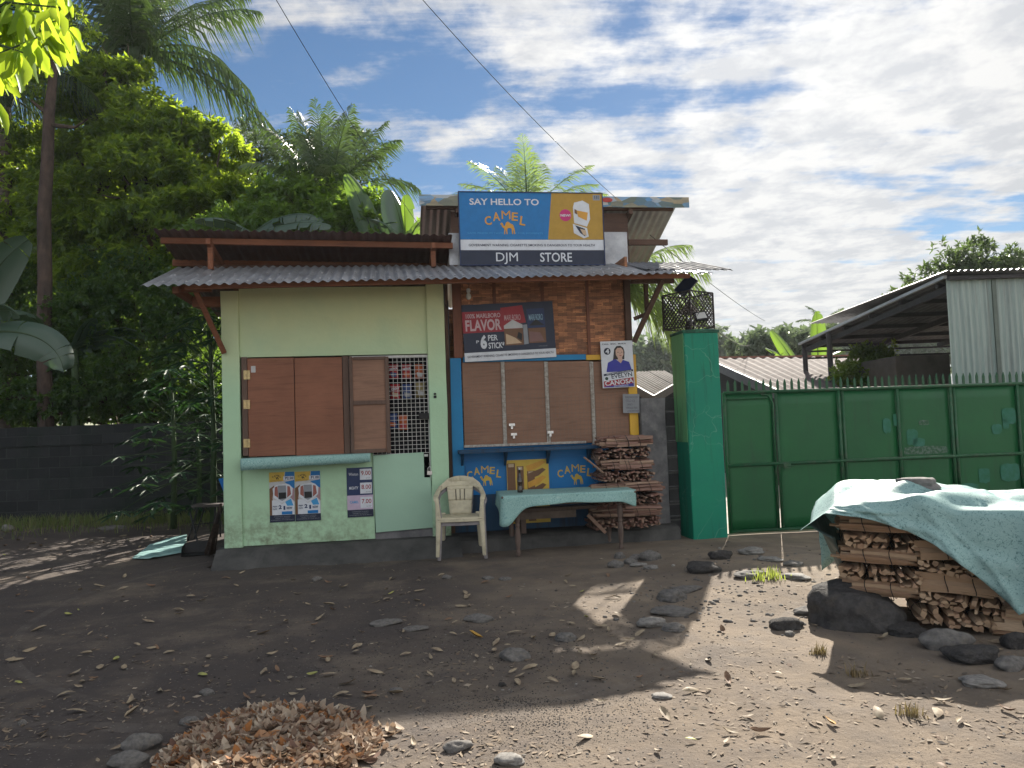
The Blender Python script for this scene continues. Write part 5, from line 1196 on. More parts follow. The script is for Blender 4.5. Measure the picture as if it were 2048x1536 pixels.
# low barn with bleached roof
bn = thing('low_shed', 'long low shed with sun-bleached corrugated roof behind the gate', 'shed', wp(1650, 800, 18) * Vector((1, 1, 0)) if False else (7.2, 18, 0))
A = wp(1560, 783, 15.0); Bp = wp(1900, 775, 15.6); C = wp(1780, 711, 21.5); D = wp(1412, 716, 20.5)
mb = MB(); corr_sheet(mb, A, Bp, C, D, pitch=0.23, amp=0.022); mb.build('roof', M['farroof'], bn, solid=0.004)
mb = MB(); mb.bar(D + Vector((-.02, 0, 0)), C, 0.3, 0.05); mb.build('ridge_cap', mat_flat('rusty_ridge', (0.28, 0.13, 0.09)), bn)
mb = MB(); mb.bar(A + Vector((-.03, 0, -.07)), D + Vector((-.03, 0, -.09)), 0.04, 0.2); mb.build('barge_board', mat_flat('grey_barge_board', (0.16, 0.165, 0.18)), bn)
mb = MB(); mb.bar(A + Vector((0, 0, -.07)), Bp + Vector((0, 0, -.07)), 0.04, 0.14); mb.build('eave_board', mat_flat('dark_eave_board', (0.07, 0.065, 0.06)), bn)
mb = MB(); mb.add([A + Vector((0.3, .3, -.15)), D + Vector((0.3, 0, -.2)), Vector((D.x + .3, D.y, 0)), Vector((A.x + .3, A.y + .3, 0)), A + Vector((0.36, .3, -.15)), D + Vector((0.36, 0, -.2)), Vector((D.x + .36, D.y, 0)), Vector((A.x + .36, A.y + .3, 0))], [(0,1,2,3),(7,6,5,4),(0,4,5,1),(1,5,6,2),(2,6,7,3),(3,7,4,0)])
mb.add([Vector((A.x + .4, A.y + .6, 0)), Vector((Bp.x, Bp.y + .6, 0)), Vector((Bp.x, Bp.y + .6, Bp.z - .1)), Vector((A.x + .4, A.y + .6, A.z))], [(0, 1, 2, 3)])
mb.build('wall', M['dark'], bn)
# second roof corner seen between store and pillar
b2 = thing('corner_shed', 'pale corrugated shed roof seen between the store and the green pillar', 'shed', (3.2, 17, 0))
A = wp(1307, 792, 14.5); Bp = wp(1362, 760, 18.0); C = wp(1330, 742, 20); D = wp(1225, 746, 17)
mb = MB(); corr_sheet(mb, A, Bp, C, D, pitch=0.23, amp=0.02); mb.build('roof', mat_metal_sheet('pale_roof_sheet', (0.19, 0.175, 0.155), (0.14, 0.125, 0.115), (0.15, 0.1, 0.07), 0.4, 0.9, 0.0), b2, solid=0.004)
mb = MB(); mb.bar(A + Vector((0, -.02, -.07)), D + Vector((0, -.02, -.07)), 0.04, 0.16); mb.bar(A + Vector((0, -.02, -.07)), Bp + Vector((0, -.02, -.07)), 0.04, 0.16); mb.build('barge_board', mat_flat('dull_board', (0.14, 0.12, 0.10)), b2)
mb = MB(); P3 = [A + Vector((0, .4, -.15)), Bp + Vector((-.1, .2, -.15)), C, D + Vector((.1, .3, -.15))]
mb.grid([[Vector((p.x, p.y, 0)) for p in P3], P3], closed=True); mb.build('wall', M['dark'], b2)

# open carport with dark underside
cp = thing('carport', 'open carport with dark corrugated roof on thin posts beside the tall metal building', 'carport', (8.5, 15, 0))
dks = mat_flat('dark_steel', (0.035, 0.033, 0.035))
NL = wp(1893, 556, 11.95); FL_ = wp(1600, 690, 18.0); zf = FL_.z
NR = Vector((NL.x + 4.5, NL.y + 0.3, NL.z + 0.05)); FR2 = Vector((FL_.x + 4.8, 18.3, zf + 0.05))
mb = MB(); corr_sheet(mb, NL, NR, FR2, FL_, pitch=0.15, amp=0.014, nv=3); mb.build('roof', M['carport'], cp, solid=0.003)
nrm = Vector((0, 0, -0.09))
for t in (0.05, 0.24, 0.43, 0.62, 0.81, 0.98):
    mb = MB(); mb.bar(NL.lerp(FL_, t) + nrm * .6, NR.lerp(FR2, t) + nrm * .6, 0.05, 0.08); mb.build('purlin', dks, cp)
for t in (0.02, 0.35, 0.7, 0.97):
    mb = MB(); mb.bar(NL.lerp(NR, t) + nrm * 1.6, FL_.lerp(FR2, t) + nrm * 1.6, 0.06, 0.10); mb.build('rafter', dks, cp)
mb = MB(); e = Vector((-0.02, 0, 0.02)); mb.bar(NL + e, FL_ + e, 0.05, 0.05); mb.build('edge_trim', M['roof_bright'], cp)
for px, yy in ((1611, 17.9), (1661, 16.4)):
    q = wp(px, 730, yy); mb = MB(); mb.tube([(q.x, yy, -.02), (q.x, yy, zf + 0.0 + (18 - yy) * 0.06)], 0.055, 8); mb.build('post', mat_flat('grey_steel_post', (0.07, 0.065, 0.07)), cp)
for dz in (0.17, 0.33):
    mb = MB(); mb.bar((FL_.x + .1, 17.9, zf - dz), (FR2.x, 17.9, zf - dz), 0.03, 0.04); mb.build('tie_beam', dks, cp)
# tall sheet-clad building
tb = thing('sheet_metal_house', 'tall building clad in pale green corrugated metal at the right behind the gate', 'building', (9.0, 13, 0))
a = wp(1894, 600, 11.9); b = wp(2048, 590, 11.9); zt = wp(1960, 556, 11.9).z
mb = MB(); n = int((3.2) / 0.09 * 6); P = []
for zz in (0, zt): P.append([(a.x + 3.2 * i / n, 11.9 + 0.012 * math.sin(2*PI*i/6) + 0.0, zz) for i in range(n + 1)])
mb.grid(P); mb.build('front_wall', M['sheet_wall'], tb)
mb = MB(); mb.box(a.x + 3.16, a.x + 3.2, 11.93, 17, 0, zt); mb.build('side_wall', M['sheet_wall'], tb)
mb = MB(); xs_ = wp(1992, 650, 11.88).x; mb.box(xs_ - 0.03, xs_ + 0.03, 11.86, 11.885, 0, zt - .02); mb.build('cover_strip', mat_flat('dull_green_strip', (0.13, 0.16, 0.14)), tb)
mb = MB(); corr_sheet(mb, (a.x - 0.08, 11.72, zt + 0.10), (a.x + 3.3, 11.72, zt + 0.06), (a.x + 3.3, 17.2, zt + 0.0), (a.x - 0.08, 17.2, zt + 0.0), pitch=0.1); mb.build('roof', M['roof_grey'], tb, solid=0.003)
mb = MB(); mb.box(a.x + 0.0, a.x + 3.2, 11.80, 11.86, zt - 0.03, zt + 0.03); mb.build('eave_beam', mat_flat('dark_steel', (0.035, 0.033, 0.035)), tb)
# concrete tank
a = wp(1790, 712, 14.2); b = wp(1900, 712, 14.2); mb = MB(); mb.box(a.x, b.x, 14.2, 16, 0, a.z)
o = mb.build('concrete_tank', mat_basic('brown_concrete', (0.12, 0.10, 0.085), (0.08, 0.07, 0.06), 3, 0.9, 0.3), bevel=0.02); tag(o, 'plain brown-grey concrete tank under the carport roof', 'tank')
# distant shed wall with green sheet at the very left
# ------------------------------------------------------------------ block wall at the left
lw = thing('yard_wall', 'long mossy dark hollow-block yard wall under the trees at the left', 'wall', (-8.5, 14.4, 0))
zt = wp(100, 853, 14.4).z; zt2 = wp(430, 856, 14.4).z
def ywall(x0, x1, y, z, th=0.16):
    mb = MB(); P = []; n = max(2, int((x1 - x0) / .2))
    for i in range(n + 1):
        x = x0 + (x1 - x0) * i / n; q = 0.015 * mnoise.noise(Vector((x * 3, 0, 1))); P.append([(x, y, -.05), (x, y, z + q), (x, y + th, z + q), (x, y + th, -.05)])
    mb.grid(P); mb.add([(x0, y, -.05), (x0, y, z), (x0, y + th, z), (x0, y + th, -.05)], [(0, 1, 2, 3)]); mb.add([(x1, y, -.05), (x1, y, z), (x1, y + th, z), (x1, y + th, -.05)], [(3, 2, 1, 0)]); return mb
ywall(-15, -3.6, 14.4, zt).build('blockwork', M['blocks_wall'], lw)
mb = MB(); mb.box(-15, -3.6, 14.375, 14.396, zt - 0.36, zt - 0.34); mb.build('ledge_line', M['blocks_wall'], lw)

# ------------------------------------------------------------------ plastic chairs (one nested on the other)
def chair(name, label, loc, rz, m, group=None, tilt=0):
    t = thing(name, label, 'chair', loc, rz, group); T = world_of(t)
    # front legs: flared L section, from the seat corner to the ground
    for sx in (-1, 1):
        mb = MB(T)
        mb.sweep([(sx*0.262, -0.26, 0.0), (sx*0.252, -0.245, 0.20), (sx*0.243, -0.235, 0.42), (sx*0.25, -0.24, 0.56), (sx*0.258, -0.235, 0.64)],
                 [(0.020,0,0),(0.024,0,0),(0.030,0,0),(0.022,0,0),(0.022,0,0)], [(0,0.020,0),(0,0.024,0),(0,0.028,0),(0,0.022,0),(0,0.03,0)])
        mb.build('leg', m, t, bevel=0.009, smooth=True)
        mb = MB(T)
        mb.sweep([(sx*0.225, 0.27, 0.0), (sx*0.215, 0.235, 0.22), (sx*0.205, 0.205, 0.44)], [(0.020,0,0),(0.024,0,0),(0.028,0,0)], [(0,0.018,0),(0,0.022,0),(0,0.026,0)])
        mb.build('leg', m, t, bevel=0.009, smooth=True)
        # armrest: from the front leg top back and up into the top of the back
        mb = MB(T)
        pts = [(sx*0.258, -0.26, 0.625), (sx*0.268, -0.20, 0.655), (sx*0.272, -0.05, 0.655), (sx*0.265, 0.10, 0.67), (sx*0.250, 0.20, 0.71), (sx*0.215, 0.265, 0.765), (sx*0.15, 0.285, 0.81), (sx*0.06, 0.295, 0.83), (0, 0.297, 0.832)]
        A = [(0.028,0,0)]*4 + [(0.024,0.006,0), (0.016,0.006,0.016), (0.010,0,0.026), (0.004,0,0.030), (0,0,0.032)]
        B = [(0,0.003,0.008),(0,0,0.010),(0,0,0.010),(0,-0.003,0.010),(0,-0.004,0.011),(0.006,0.008,-0.004),(0.002,0.010,0),(0,0.010,0),(0,0.010,0)]
        mb.sweep(pts, A, B); mb.build('armrest', m, t, bevel=0.007, smooth=True)
    mb = MB(T); P = []
    for i in range(9):
        y = -0.27 + 0.49 * i / 8; row = []
        for j in range(11):
            x = (j / 10 - .5); w_ = 0.50 - 0.06 * i / 8; z = 0.435 - 0.020 * (1 - (2*x)**2) * math.sin(PI * i / 8) - 0.02 * (max(0, 1 - i / 1.3)) ** 2 - 0.02 * i / 8
            row.append((x * w_, y, z))
        P.append(row)
    mb.grid(P); mb.build('seat', m, t, smooth=True, solid=0.012)
    mb = MB(T)  # seat skirt
    mb.sweep([(-0.245, -0.262, 0.405), (0, -0.275, 0.40), (0.245, -0.262, 0.405)], [(0,0.005,0)]*3, [(0,0,0.022),(0,0,0.018),(0,0,0.022)]); mb.build('seat_skirt', m, t, bevel=0.004)
    # back panel, three slots
    mb = MB(T)
    def bp(x, v):
        y = 0.20 + 0.10 * v + 0.0 * x; y += 0.02 * (2*x/0.32)**2 * -1; z = 0.415 + 0.405 * v; return (x * (0.80 + 0.25 * v), y, z)
    xs = [-0.155, -0.062, -0.054, -0.004-0.0, 0.004, 0.054, 0.062, 0.155]
    segs = [(0, 0.40, [(-0.155, 0.155)]), (0.40, 0.72, [(-0.155, -0.058), (-0.048, -0.005), (0.005, 0.048), (0.058, 0.155)]), (0.72, 0.80, [(-0.155, 0.155)])]
    for v0, v1, cols in segs:
        for a, b in cols:
            n = 6; P = [[bp(a + (b - a) * j / n, v0 + (v1 - v0) * i / 5) for j in range(n + 1)] for i in range(6)]
            mb.grid(P)
    P = []; xe = 0.236
    for j in range(25):
        x = -xe + 2 * xe * j / 24; zt_ = 0.70 + 0.135 * math.sqrt(max(0.0, 1 - (abs(x) / 0.243) ** 2.6)); zb_ = 0.735 if abs(x) < 0.15 else 0.735 - 0.055 * ((abs(x) - 0.15) / 0.086) ** 1.5
        zb_ = min(zb_, zt_ - 0.015); col = []
        for i in range(6):
            z = zb_ + (zt_ - zb_) * i / 5; col.append((x, 0.285 - 0.9 * x * x + (z - .74) * 0.2, z))
        P.append(col)
    mb.grid(P)
    mb.build('backrest', m, t, smooth=True, solid=0.010)
    return t
c0 = gp(920, 1121, 0.0)
chair('plastic_chair', 'beige plastic armchair stacked on top of a dusty grey one by the green door', (c0.x + 0.0, c0.y + 0.27, 0.045), R(3), M['chair_beige'])
chair('plastic_chair', 'dusty grey plastic armchair underneath the beige one of the same shape', (c0.x + 0.01, c0.y + 0.30, 0.0), R(4), M['chair_grey'])

# ------------------------------------------------------------------ table with vinyl cloth and bottle
pA = gp(1037, 1112); pB = gp(1243, 1101); ang = math.atan2(pB.y - pA.y, pB.x - pA.x)
TF = Frame((pA.x, pA.y, 0), ang); TL = (pB - pA).length
tb_ = thing('wooden_table', 'long wooden table on turned legs standing before the blue store front', 'table', TF.pt(TL/2, 0.3, 0), ang)
zt = TF.at(1130, 986, -0.06)[1]
print('TABLE', TL, zt)
prof = [(0.020,0),(0.026,0.02),(0.030,0.05),(0.021,0.075),(0.024,0.10),(0.031,0.16),(0.033,0.24),(0.027,0.30),(0.022,0.325),(0.031,0.345),(0.022,0.37),(0.028,0.39),(0.036,0.46),(0.032,0.50),(0.022,0.52),(0.034,0.54),(0.034,0.56)]
for (x, y) in ((0, 0), (TL, 0), (-0.02, 0.52), (TL - 0.02, 0.52)):
    mb = MB(TF.M); mb.lathe([(r, z) for r, z in prof], (x, y, 0), 12); mb.box(x-.034, x+.034, y-.034, y+.034, 0.562, zt - 0.035); mb.build('leg', M['table_wood'], tb_, smooth=False)
mb = MB(TF.M); mb.box(0.03, TL - .03, -0.02, 0.005, zt - 0.13, zt - 0.036); mb.build('apron', M['table_wood'], tb_)
mb = MB(TF.M); mb.box(0.03, TL - .03, 0.515, 0.54, zt - 0.13, zt - 0.036); mb.build('apron', M['table_wood'], tb_)
x0, x1, y0, y1 = -0.18, TL + 0.18, -0.10, 0.62
mb = MB(TF.M); mb.box(x0, x1, y0, y1, zt - 0.033, zt - 0.004); mb.build('tabletop', M['table_wood'], tb_, bevel=0.008)
# cloth: perimeter curve, hanging rings
def perim(n=200, r=0.05):
    pts = []; Lx, Ly = x1 - x0 - 2*r, y1 - y0 - 2*r; per = 2*(Lx+Ly) + 2*PI*r
    for i in range(n):
        s = per * i / n
        if s < Lx: pts.append((x0+r+s, y0, 0, -1)); continue
        s -= Lx
        if s < PI*r/2: a = s/r; pts.append((x1-r+r*math.sin(a), y0+r-r*math.cos(a), math.sin(a), -math.cos(a))); continue
        s -= PI*r/2
        if s < Ly: pts.append((x1, y0+r+s, 1, 0)); continue
        s -= Ly
        if s < PI*r/2: a = s/r; pts.append((x1-r+r*math.cos(a), y1-r+r*math.sin(a), math.cos(a), math.sin(a))); continue
        s -= PI*r/2
        if s < Lx: pts.append((x1-r-s, y1, 0, 1)); continue
        s -= Lx
        if s < PI*r/2: a = s/r; pts.append((x0+r-r*math.sin(a), y1-r+r*math.cos(a), -math.sin(a), math.cos(a))); continue
        s -= PI*r/2
        if s < Ly: pts.append((x0, y1-r-s, -1, 0)); continue
        s -= Ly; a = s/r; pts.append((x0+r-r*math.cos(a), y0+r-r*math.sin(a), -math.cos(a), -math.sin(a)))
    return pts
pp = perim(); rings = []
cxm, cym = (x0+x1)/2, (y0+y1)/2
for k, f in enumerate((0.0, 0.5, 0.9)):
    rings.append([(cxm + (x - cxm)*f, cym + (y - cym)*f, zt + 0.004*mnoise.noise(Vector((x*4, y*4, k)))) for x, y, nx, ny in pp])
for k in range(0, 8):
    f = k / 7; row = []
    for x, y, nx, ny in pp:
        dl = math.hypot(x - (x0 + 0.03), y - y0); dr = math.hypot(x - x1, y - y0)
        h = 0.115 + 0.02 * mnoise.noise(Vector((x*2.5, y*2.5, 0))) + 0.24 * math.exp(-(dl/0.17)**2) + 0.06 * math.exp(-(dr/0.12)**2)
        wv = 0.030 * math.sin(x * 9 + y * 13) * math.exp(-(min(dl, dr)/0.45)**2) + 0.010 * mnoise.noise(Vector((x*7, y*7, 2)))
        o_ = 0.006 + 0.02 * f + wv * f + 0.03 * f * math.exp(-(dl/0.2)**2)
        row.append((x + nx*o_, y + ny*o_, zt - h * f - (0.0 if k else 0.0)))
    rings.append(row)
mb = MB(TF.M); mb.grid(rings, closed=True)
o = mb.build('tablecloth', M['mint'], smooth=True, solid=0.002); tag(o, 'mint speckled vinyl cloth draped over the long table, one corner hanging low', 'tablecloth')
u, z = TF.at(1040, 972, 0.22)
bt = thing('glass_bottle', 'dark brown long-necked glass bottle standing on the mint tablecloth', 'bottle', TF.pt(u, 0.22, zt + 0.004), ang)
mb = MB(TF.M); bs = 0.98
mb.lathe([(0.030,0.0),(0.034,0.006),(0.034,0.03),(0.030,0.07),(0.028,0.085),(0.033,0.11),(0.034,0.125),(0.030,0.15),(0.018,0.19),(0.0135,0.22),(0.0125,0.262),(0.015,0.264),(0.015,0.272)], (u, 0.22, zt + 0.005), 18); mb.build('bottle_glass', M['glass_brown'], bt, smooth=True)
mb = MB(TF.M); mb.lathe([(0.0158,0.268),(0.0165,0.270),(0.0155,0.280),(0.010,0.282)], (u, 0.22, zt + 0.005), 14); mb.build('bottle_cap', M['steel'], bt)
# bench and boards behind the table
u0, u1, z0, z1 = FA.rect(1044, 1016, 1128, 1034, -0.25)
bn_ = fthing('wooden_bench', 'low old wooden bench in the shade behind the table', 'bench', FA, (u0+u1)/2, -0.15, 0)
mb = MB(FA.M); mb.box(u0 - 0.05, u1 + 0.45, -0.24, -0.05, z1 - 0.04, z1); mb.build('seat', M['table_wood'], bn_, bevel=0.004)
mb = MB(FA.M); mb.box(u0 - 0.04, u1 + 0.15, -0.245, -0.225, z0 - 0.02, z1 - 0.042); mb.build('front_board', mat_basic('faded_crate_board', (0.20, 0.15, 0.12), (0.13, 0.10, 0.08), 9, 0.8), bn_)
for xx in (u0 + 0.02, u1 + 0.38):
    mb = MB(FA.M); mb.box(xx - .03, xx + .03, -0.22, -0.07, SLABZ - 0.01, z1 - 0.042); mb.build('leg', M['table_wood'], bn_)

# ------------------------------------------------------------------ firewood
def stick(mb, p, d, L, r, rng):
    """split billet: irregular 3-5 sided prism along d"""
    d = Vector(d).normalized(); x = d.cross(Vector((0, 0, 1)));
    if x.length < 0.1: x = Vector((1, 0, 0))
    x.normalize(); y = d.cross(x); n = rng.choice((3, 4, 4, 5)); a0 = rng.random() * 6.28; vs = []
    fx, fy = rng.uniform(.85, 1.6), rng.uniform(.5, 1.0)
    if rng.random() < .35: fx, fy = fy, fx
    radii = [(r * rng.uniform(0.75, 1.25), a0 + 2*PI*(k + rng.uniform(-.2, .2))/n) for k in range(n)]
    bend = Vector((rng.uniform(-1, 1), rng.uniform(-1, 1), rng.uniform(-1, 1))) * 0.008
    for t, s_ in ((-.5, rng.uniform(.75, 1)), (0, 1), (.5, rng.uniform(.75, 1))):
        c = p + d * (L * t) + (bend if t == 0 else Vector())
        vs += [c + x*(q*s_*fx*math.cos(a)) + y*(q*s_*fy*math.sin(a)) for q, a in radii]
    fs = [tuple(reversed(range(n))), tuple(range(2*n, 3*n))]
    for l in range(2):
        for k in range(n): fs.append((l*n+k, l*n+(k+1)%n, (l+1)*n+(k+1)%n, (l+1)*n+k))
    mb.add(vs, fs)
def bundle_proto(mat, seed, L, rx, rz, ns, r, M0):
    """a bundle lying along local x, resting on z=0"""
    rng = random.Random(seed); t = bpy.data.objects.new('firewood_bundle', None); COL.objects.link(t); t.empty_display_size = .1; t.matrix_basis = M0
    mb = MB(M0); placed = []
    for k in range(ns * 14):
        if len(placed) >= ns: break
        a = rng.random() * 6.28; q = math.sqrt(rng.random()); ca_, sa_ = math.cos(a), math.sin(a); m_ = max(abs(ca_), abs(sa_)) ** 0.8; y, z = (rx - r) * q * ca_ / m_, rz + (rz - r) * q * sa_ / m_
        if all(math.hypot(y - a_, z - b_) > r * 1.35 for a_, b_ in placed): placed.append((y, z))
    for y, z in placed:
        stick(mb, Vector((rng.uniform(-.045, .045), y, z)), (1, rng.uniform(-.05, .05), rng.uniform(-.04, .04)), L * rng.uniform(.82, 1.08), r * rng.uniform(.85, 1.15), rng)
    mb.build('billets', mat, t)
    for xx in (-L * .17, L * .16):
        mb = MB(M0); mb.tube([(xx + 0.012 * math.sin(a * 2), (rx + .004) * math.cos(a), rz + (rz + .004) * math.sin(a)) for a in [i * PI / 8 for i in range(17)]], 0.0032, 5, cap=False); mb.build('tie', M['black'], t)
    return t
class Pile:
    def __init__(s, mat, L, rx, rz, ns, r, seeds):
        s.protos = []; s.used = [False] * seeds; s.spec = (mat, L, rx, rz, ns, r); s.n = seeds; s.k = 0
    def put(s, M4, label, group):
        i = s.k % s.n; s.k += 1
        if i >= len(s.protos):
            mat, L, rx, rz, ns, r = s.spec; t = bundle_proto(mat, 100 + i * 7 + int(L * 100), L, rx, rz, ns, r, Matrix()); s.protos.append(t)
        else:
            src = s.protos[i]; t = dup(src)
        t.matrix_basis = M4
        tag(t, label, 'firewood', group); return t
# pile by the store: local x along the front
pw = Pile(M['wood_old'], 0.46, 0.088, 0.076, 30, 0.021, 7)
u0, z0 = FA.at(1182, 1056, -0.2); u1 = FA.at(1312, 1040, -0.2)[0]; zTop_ = FA.at(1235, 872, -0.2)[1]
base = SLABZ - 0.012; nl = 8; lh = (zTop_ - base - 0.005) / nl
print('PILE', u0, u1, base, zTop_, lh)
rp = random.Random(5)
lvl = ['lowest', 'second', 'third', 'fourth', 'fifth', 'sixth', 'seventh', 'topmost']
for l in range(nl):
    zz = base + l * lh; endon = l % 2 == 0
    ua = u0 + 0.02 * (l % 3) + (0.10 * (l / nl)); ub = u1 - 0.05 * (l >= 4)
    if l == nl - 1: endon = False
    if endon:
        n = int((ub - ua) / 0.15)
        for k in range(n):
            u = ua + (k + .5) * (ub - ua) / n
            T = FA.M @ Matrix.Translation((u, -0.18 + rp.uniform(-.03, .03), zz)) @ Matrix.Rotation(R(90 + rp.uniform(-6, 6)), 4, 'Z') @ Matrix.Scale(lh/0.144, 4, (0, 0, 1))
            pw.put(T, 'firewood bundle lying end-on in the %s layer of the pile beside the blue store front' % lvl[l], 'firewood bundles piled by the store')
    else:
        for row, w_ in enumerate((-0.33, -0.15)):
            n = 2
            for k in range(n):
                u = ua + 0.22 + k * (ub - ua - 0.44) / (n - 1)
                if l >= 5: u = ua + 0.26 + k * (ub - ua - 0.5)
                T = FA.M @ Matrix.Translation((u + rp.uniform(-.02, .02), w_, zz)) @ Matrix.Rotation(R(rp.uniform(-5, 5)), 4, 'Z') @ Matrix.Scale(lh/0.144, 4, (0, 0, 1))
                pw.put(T, ('firewood bundle lying lengthwise at the %s %s of the %s layer by the store' % ('front' if row == 0 else 'back', 'left' if k == 0 else 'right', lvl[l])), 'firewood bundles piled by the store')
# few loose billets leaning
for i, (x, y, X, Y) in enumerate(((1168, 915, 1205, 945), (1180, 1035, 1205, 1060))):
    a = FA.at(x, y, -.36); b = FA.at(X, Y, -.42); mb = MB(FA.M); stick(mb, Vector(((a[0]+b[0])/2, -.41, (a[1]+b[1])/2)), (b[0]-a[0], -.05, b[1]-a[1]), 0.3, 0.018, random.Random(i)); o = mb.build('loose_billet', M['wood_old']); tag(o, ('loose firewood stick poking out left of the pile by the store' if i == 0 else 'loose firewood stick at the foot of the pile by the store'), 'stick')

# big covered pile at the right
q0 = gp(1690, 1190, 0.20); BG = Frame((q0.x, q0.y, 0), R(-25))
pb = Pile(M['wood_tan'], 0.50, 0.088, 0.064, 20, 0.024, 8)
rp = random.Random(9); tiltY = lambda x: -0.10 * x
names = ['lowest', 'second lowest', 'third lowest', 'middle', 'third from top', 'second from top', 'top']
Lp = 1.85; nl = 7; lh = 0.113; zb0 = 0.085
for l in range(nl):
    zz = zb0 + l * lh; k = 0; x = 0.0 + rp.uniform(-.03, .03) + (0.42 if l == 0 else 0)
    seg = 0
    while x < Lp:
        endon = (seg + l) % 2 == 0; seg += 1
        if endon:
            for q in range(3):
                if x > Lp: break
                xx = x + 0.08
                T = BG.M @ Matrix.Translation((xx, 0.22 + rp.uniform(-.03, .02), zz + tiltY(xx) + rp.uniform(-.006, .006))) @ Matrix.Rotation(R(90 + rp.uniform(-9, 9)), 4, 'Z')
                pb.put(T, 'tan split firewood bundle end-on in the %s layer of the tarp-covered pile' % names[l], 'firewood bundles under the tarp'); x += 0.165
        else:
            for w_ in (0.06, 0.25, 0.42):
                xx = x + 0.24
                T = BG.M @ Matrix.Translation((xx, w_ + rp.uniform(-.015, .015), zz + tiltY(xx) + rp.uniform(-.006, .006))) @ Matrix.Rotation(R(rp.uniform(-4, 4)), 4, 'Z') @ Matrix.Rotation(R(rp.uniform(1, 4)), 4, 'Y')
                pb.put(T, 'tan split firewood bundle lying lengthwise in the %s layer of the tarp-covered pile' % names[l], 'firewood bundles under the tarp')
            x += 0.49
    # back row along the pile
for l in range(nl):
    for k in range(4):
        T = BG.M @ Matrix.Translation((0.25 + k * 0.47, 0.66, zb0 + l * lh + tiltY(.25 + k*.47))); pb.put(T, 'tan firewood bundle in the back row of the tarp-covered pile', 'firewood bundles under the tarp')

# ---- tarp
ztp = zb0 + nl * lh + 0.062
def tarp():
    # columns along x; each column: hem back, back top, mid, front top, then hanging front down to the hem
    xs = [-0.20, -0.14, -0.06, 0.02, 0.10, 0.2, 0.3, 0.4, 0.5, 0.6, 0.7, 0.8, 0.9, 1.0, 1.1, 1.2, 1.3, 1.4, 1.5, 1.6, 1.7, 1.8, 1.9, 2.0]
    hem = lambda x: np.interp(x, [-0.2, 0.0, 0.22, 0.45, 0.60, 0.80, 0.97, 1.02, 1.10, 1.35, 1.45, 1.75, 2.0], [0.80, 0.80, 0.79, 0.73, 0.66, 0.50, 0.34, 0.27, 0.32, 0.33, 0.26, 0.22, 0.25])
    top = lambda x: ztp + tiltY(x) + np.interp(x, [-0.2, 0.0, 0.2, 0.35, 0.5, 0.7, 0.9, 1.3, 1.5, 1.7, 2.0], [-0.03, 0.0, 0.01, 0.05, 0.08, 0.04, 0.03, 0.05, 0.04, 0.0, -0.03])
    xf = np.linspace(-0.2, 1.95, 110); P = []
    for x in xf:
        tz = float(top(x)); hz = float(hem(x)); col = []
        def W(u, v, amp): return amp * mnoise.noise(Vector((u * 2.2, v * 2.2, 4))) + amp * 0.5 * mnoise.noise(Vector((u * 5.5 + v * 3, v * 4, 9)))
        for k in range(7):     # back hem up to back edge
            v = k / 6; col.append((x + 0.02*W(x, v, 1), 0.84 + 0.05 * (1 - v), 0.35 + (tz - 0.07 - 0.35) * v))
        for k in range(1, 22):  # across the top
            v = k / 21; y = 0.84 - 0.90 * v; crown = 0.035 * math.sin(PI * v)
            fold = 0.022 * math.sin((x * 1.6 + v * 1.4) * 9.0) * math.exp(-((x - .55) / .35) ** 2) * (0.3 + v)
            crs = -0.022 * (1 - abs(mnoise.noise(Vector((x * 2.6 + v, v * 2.4, 21)))) * 5) if abs(mnoise.noise(Vector((x * 2.6 + v, v * 2.4, 21)))) < 0.2 else 0.0
            col.append((x, y, tz - 0.055 * v * v + crown + W(x, v * 1.3, 0.030) + fold + crs))
        z_s = col[-1][2]
        for k in range(1, 20):  # down the front
            v = k / 19; z = z_s + (hz + tiltY(x) - z_s) * v
            ridge = 0.035 * math.exp(-((x - 1.12) / 0.045) ** 2) - 0.05 * math.exp(-((x - 1.22) / 0.06) ** 2) + 0.03 * math.exp(-((x - 1.5) / 0.07) ** 2) + 0.045 * math.exp(-((x - 0.62 - .25*(v-.5)) / 0.07) ** 2)
            out_ = 0.015 + (0.075 + W(x, v, 0.05) + ridge) * (v ** 0.7) + 0.05 * v * math.exp(-((x - 0.1) / .3) ** 2)
            cr2 = abs(mnoise.noise(Vector((x * 3.2 - v * 1.2, v * 1.3, 33)))); out_ += 0.03 * v * max(0, 1 - cr2 * 6)
            col.append((x - 0.06 * v * max(0, 1 - x), -0.06 - out_, z))
        if x < 0.04: col = [(a, b, c - 0.9 * max(0.0, -0.03 - x)) for a, b, c in col]
        P.append(col)
    mb = MB(BG.M); mb.grid(P)
    o = mb.build('tarp', M['tarp'], smooth=True, solid=0.002)
    tag(o, 'crumpled mint green printed tarp thrown over the big firewood pile', 'tarp')
    # hanging left end flap, its side shadow painted in as a darker colour
    c0_ = P[0]; top_pts = [Vector(p) for p in c0_[5:30]]; PP = []
    for k in range(11):
        f = k / 10; row = []
        for i, p in enumerate(top_pts):
            g = i / (len(top_pts) - 1); drop = 0.10 + 0.42 * math.sin(PI * min(1, g * 1.1)) ** 0.7 * (1 - 0.25 * g)
            row.append((p.x + 0.17 * f ** 1.3 + 0.02 * math.sin(g * 11) * f, p.y, p.z - drop * f))
        PP.append(row)
    mb = MB(BG.M); mb.grid(PP); fl_ = mb.build('end_flap', mat_basic('shadow_toned_tarp', (0.05, 0.085, 0.085), (0.035, 0.065, 0.065), 6, 0.5), o, smooth=True, solid=0.002)
tarp()
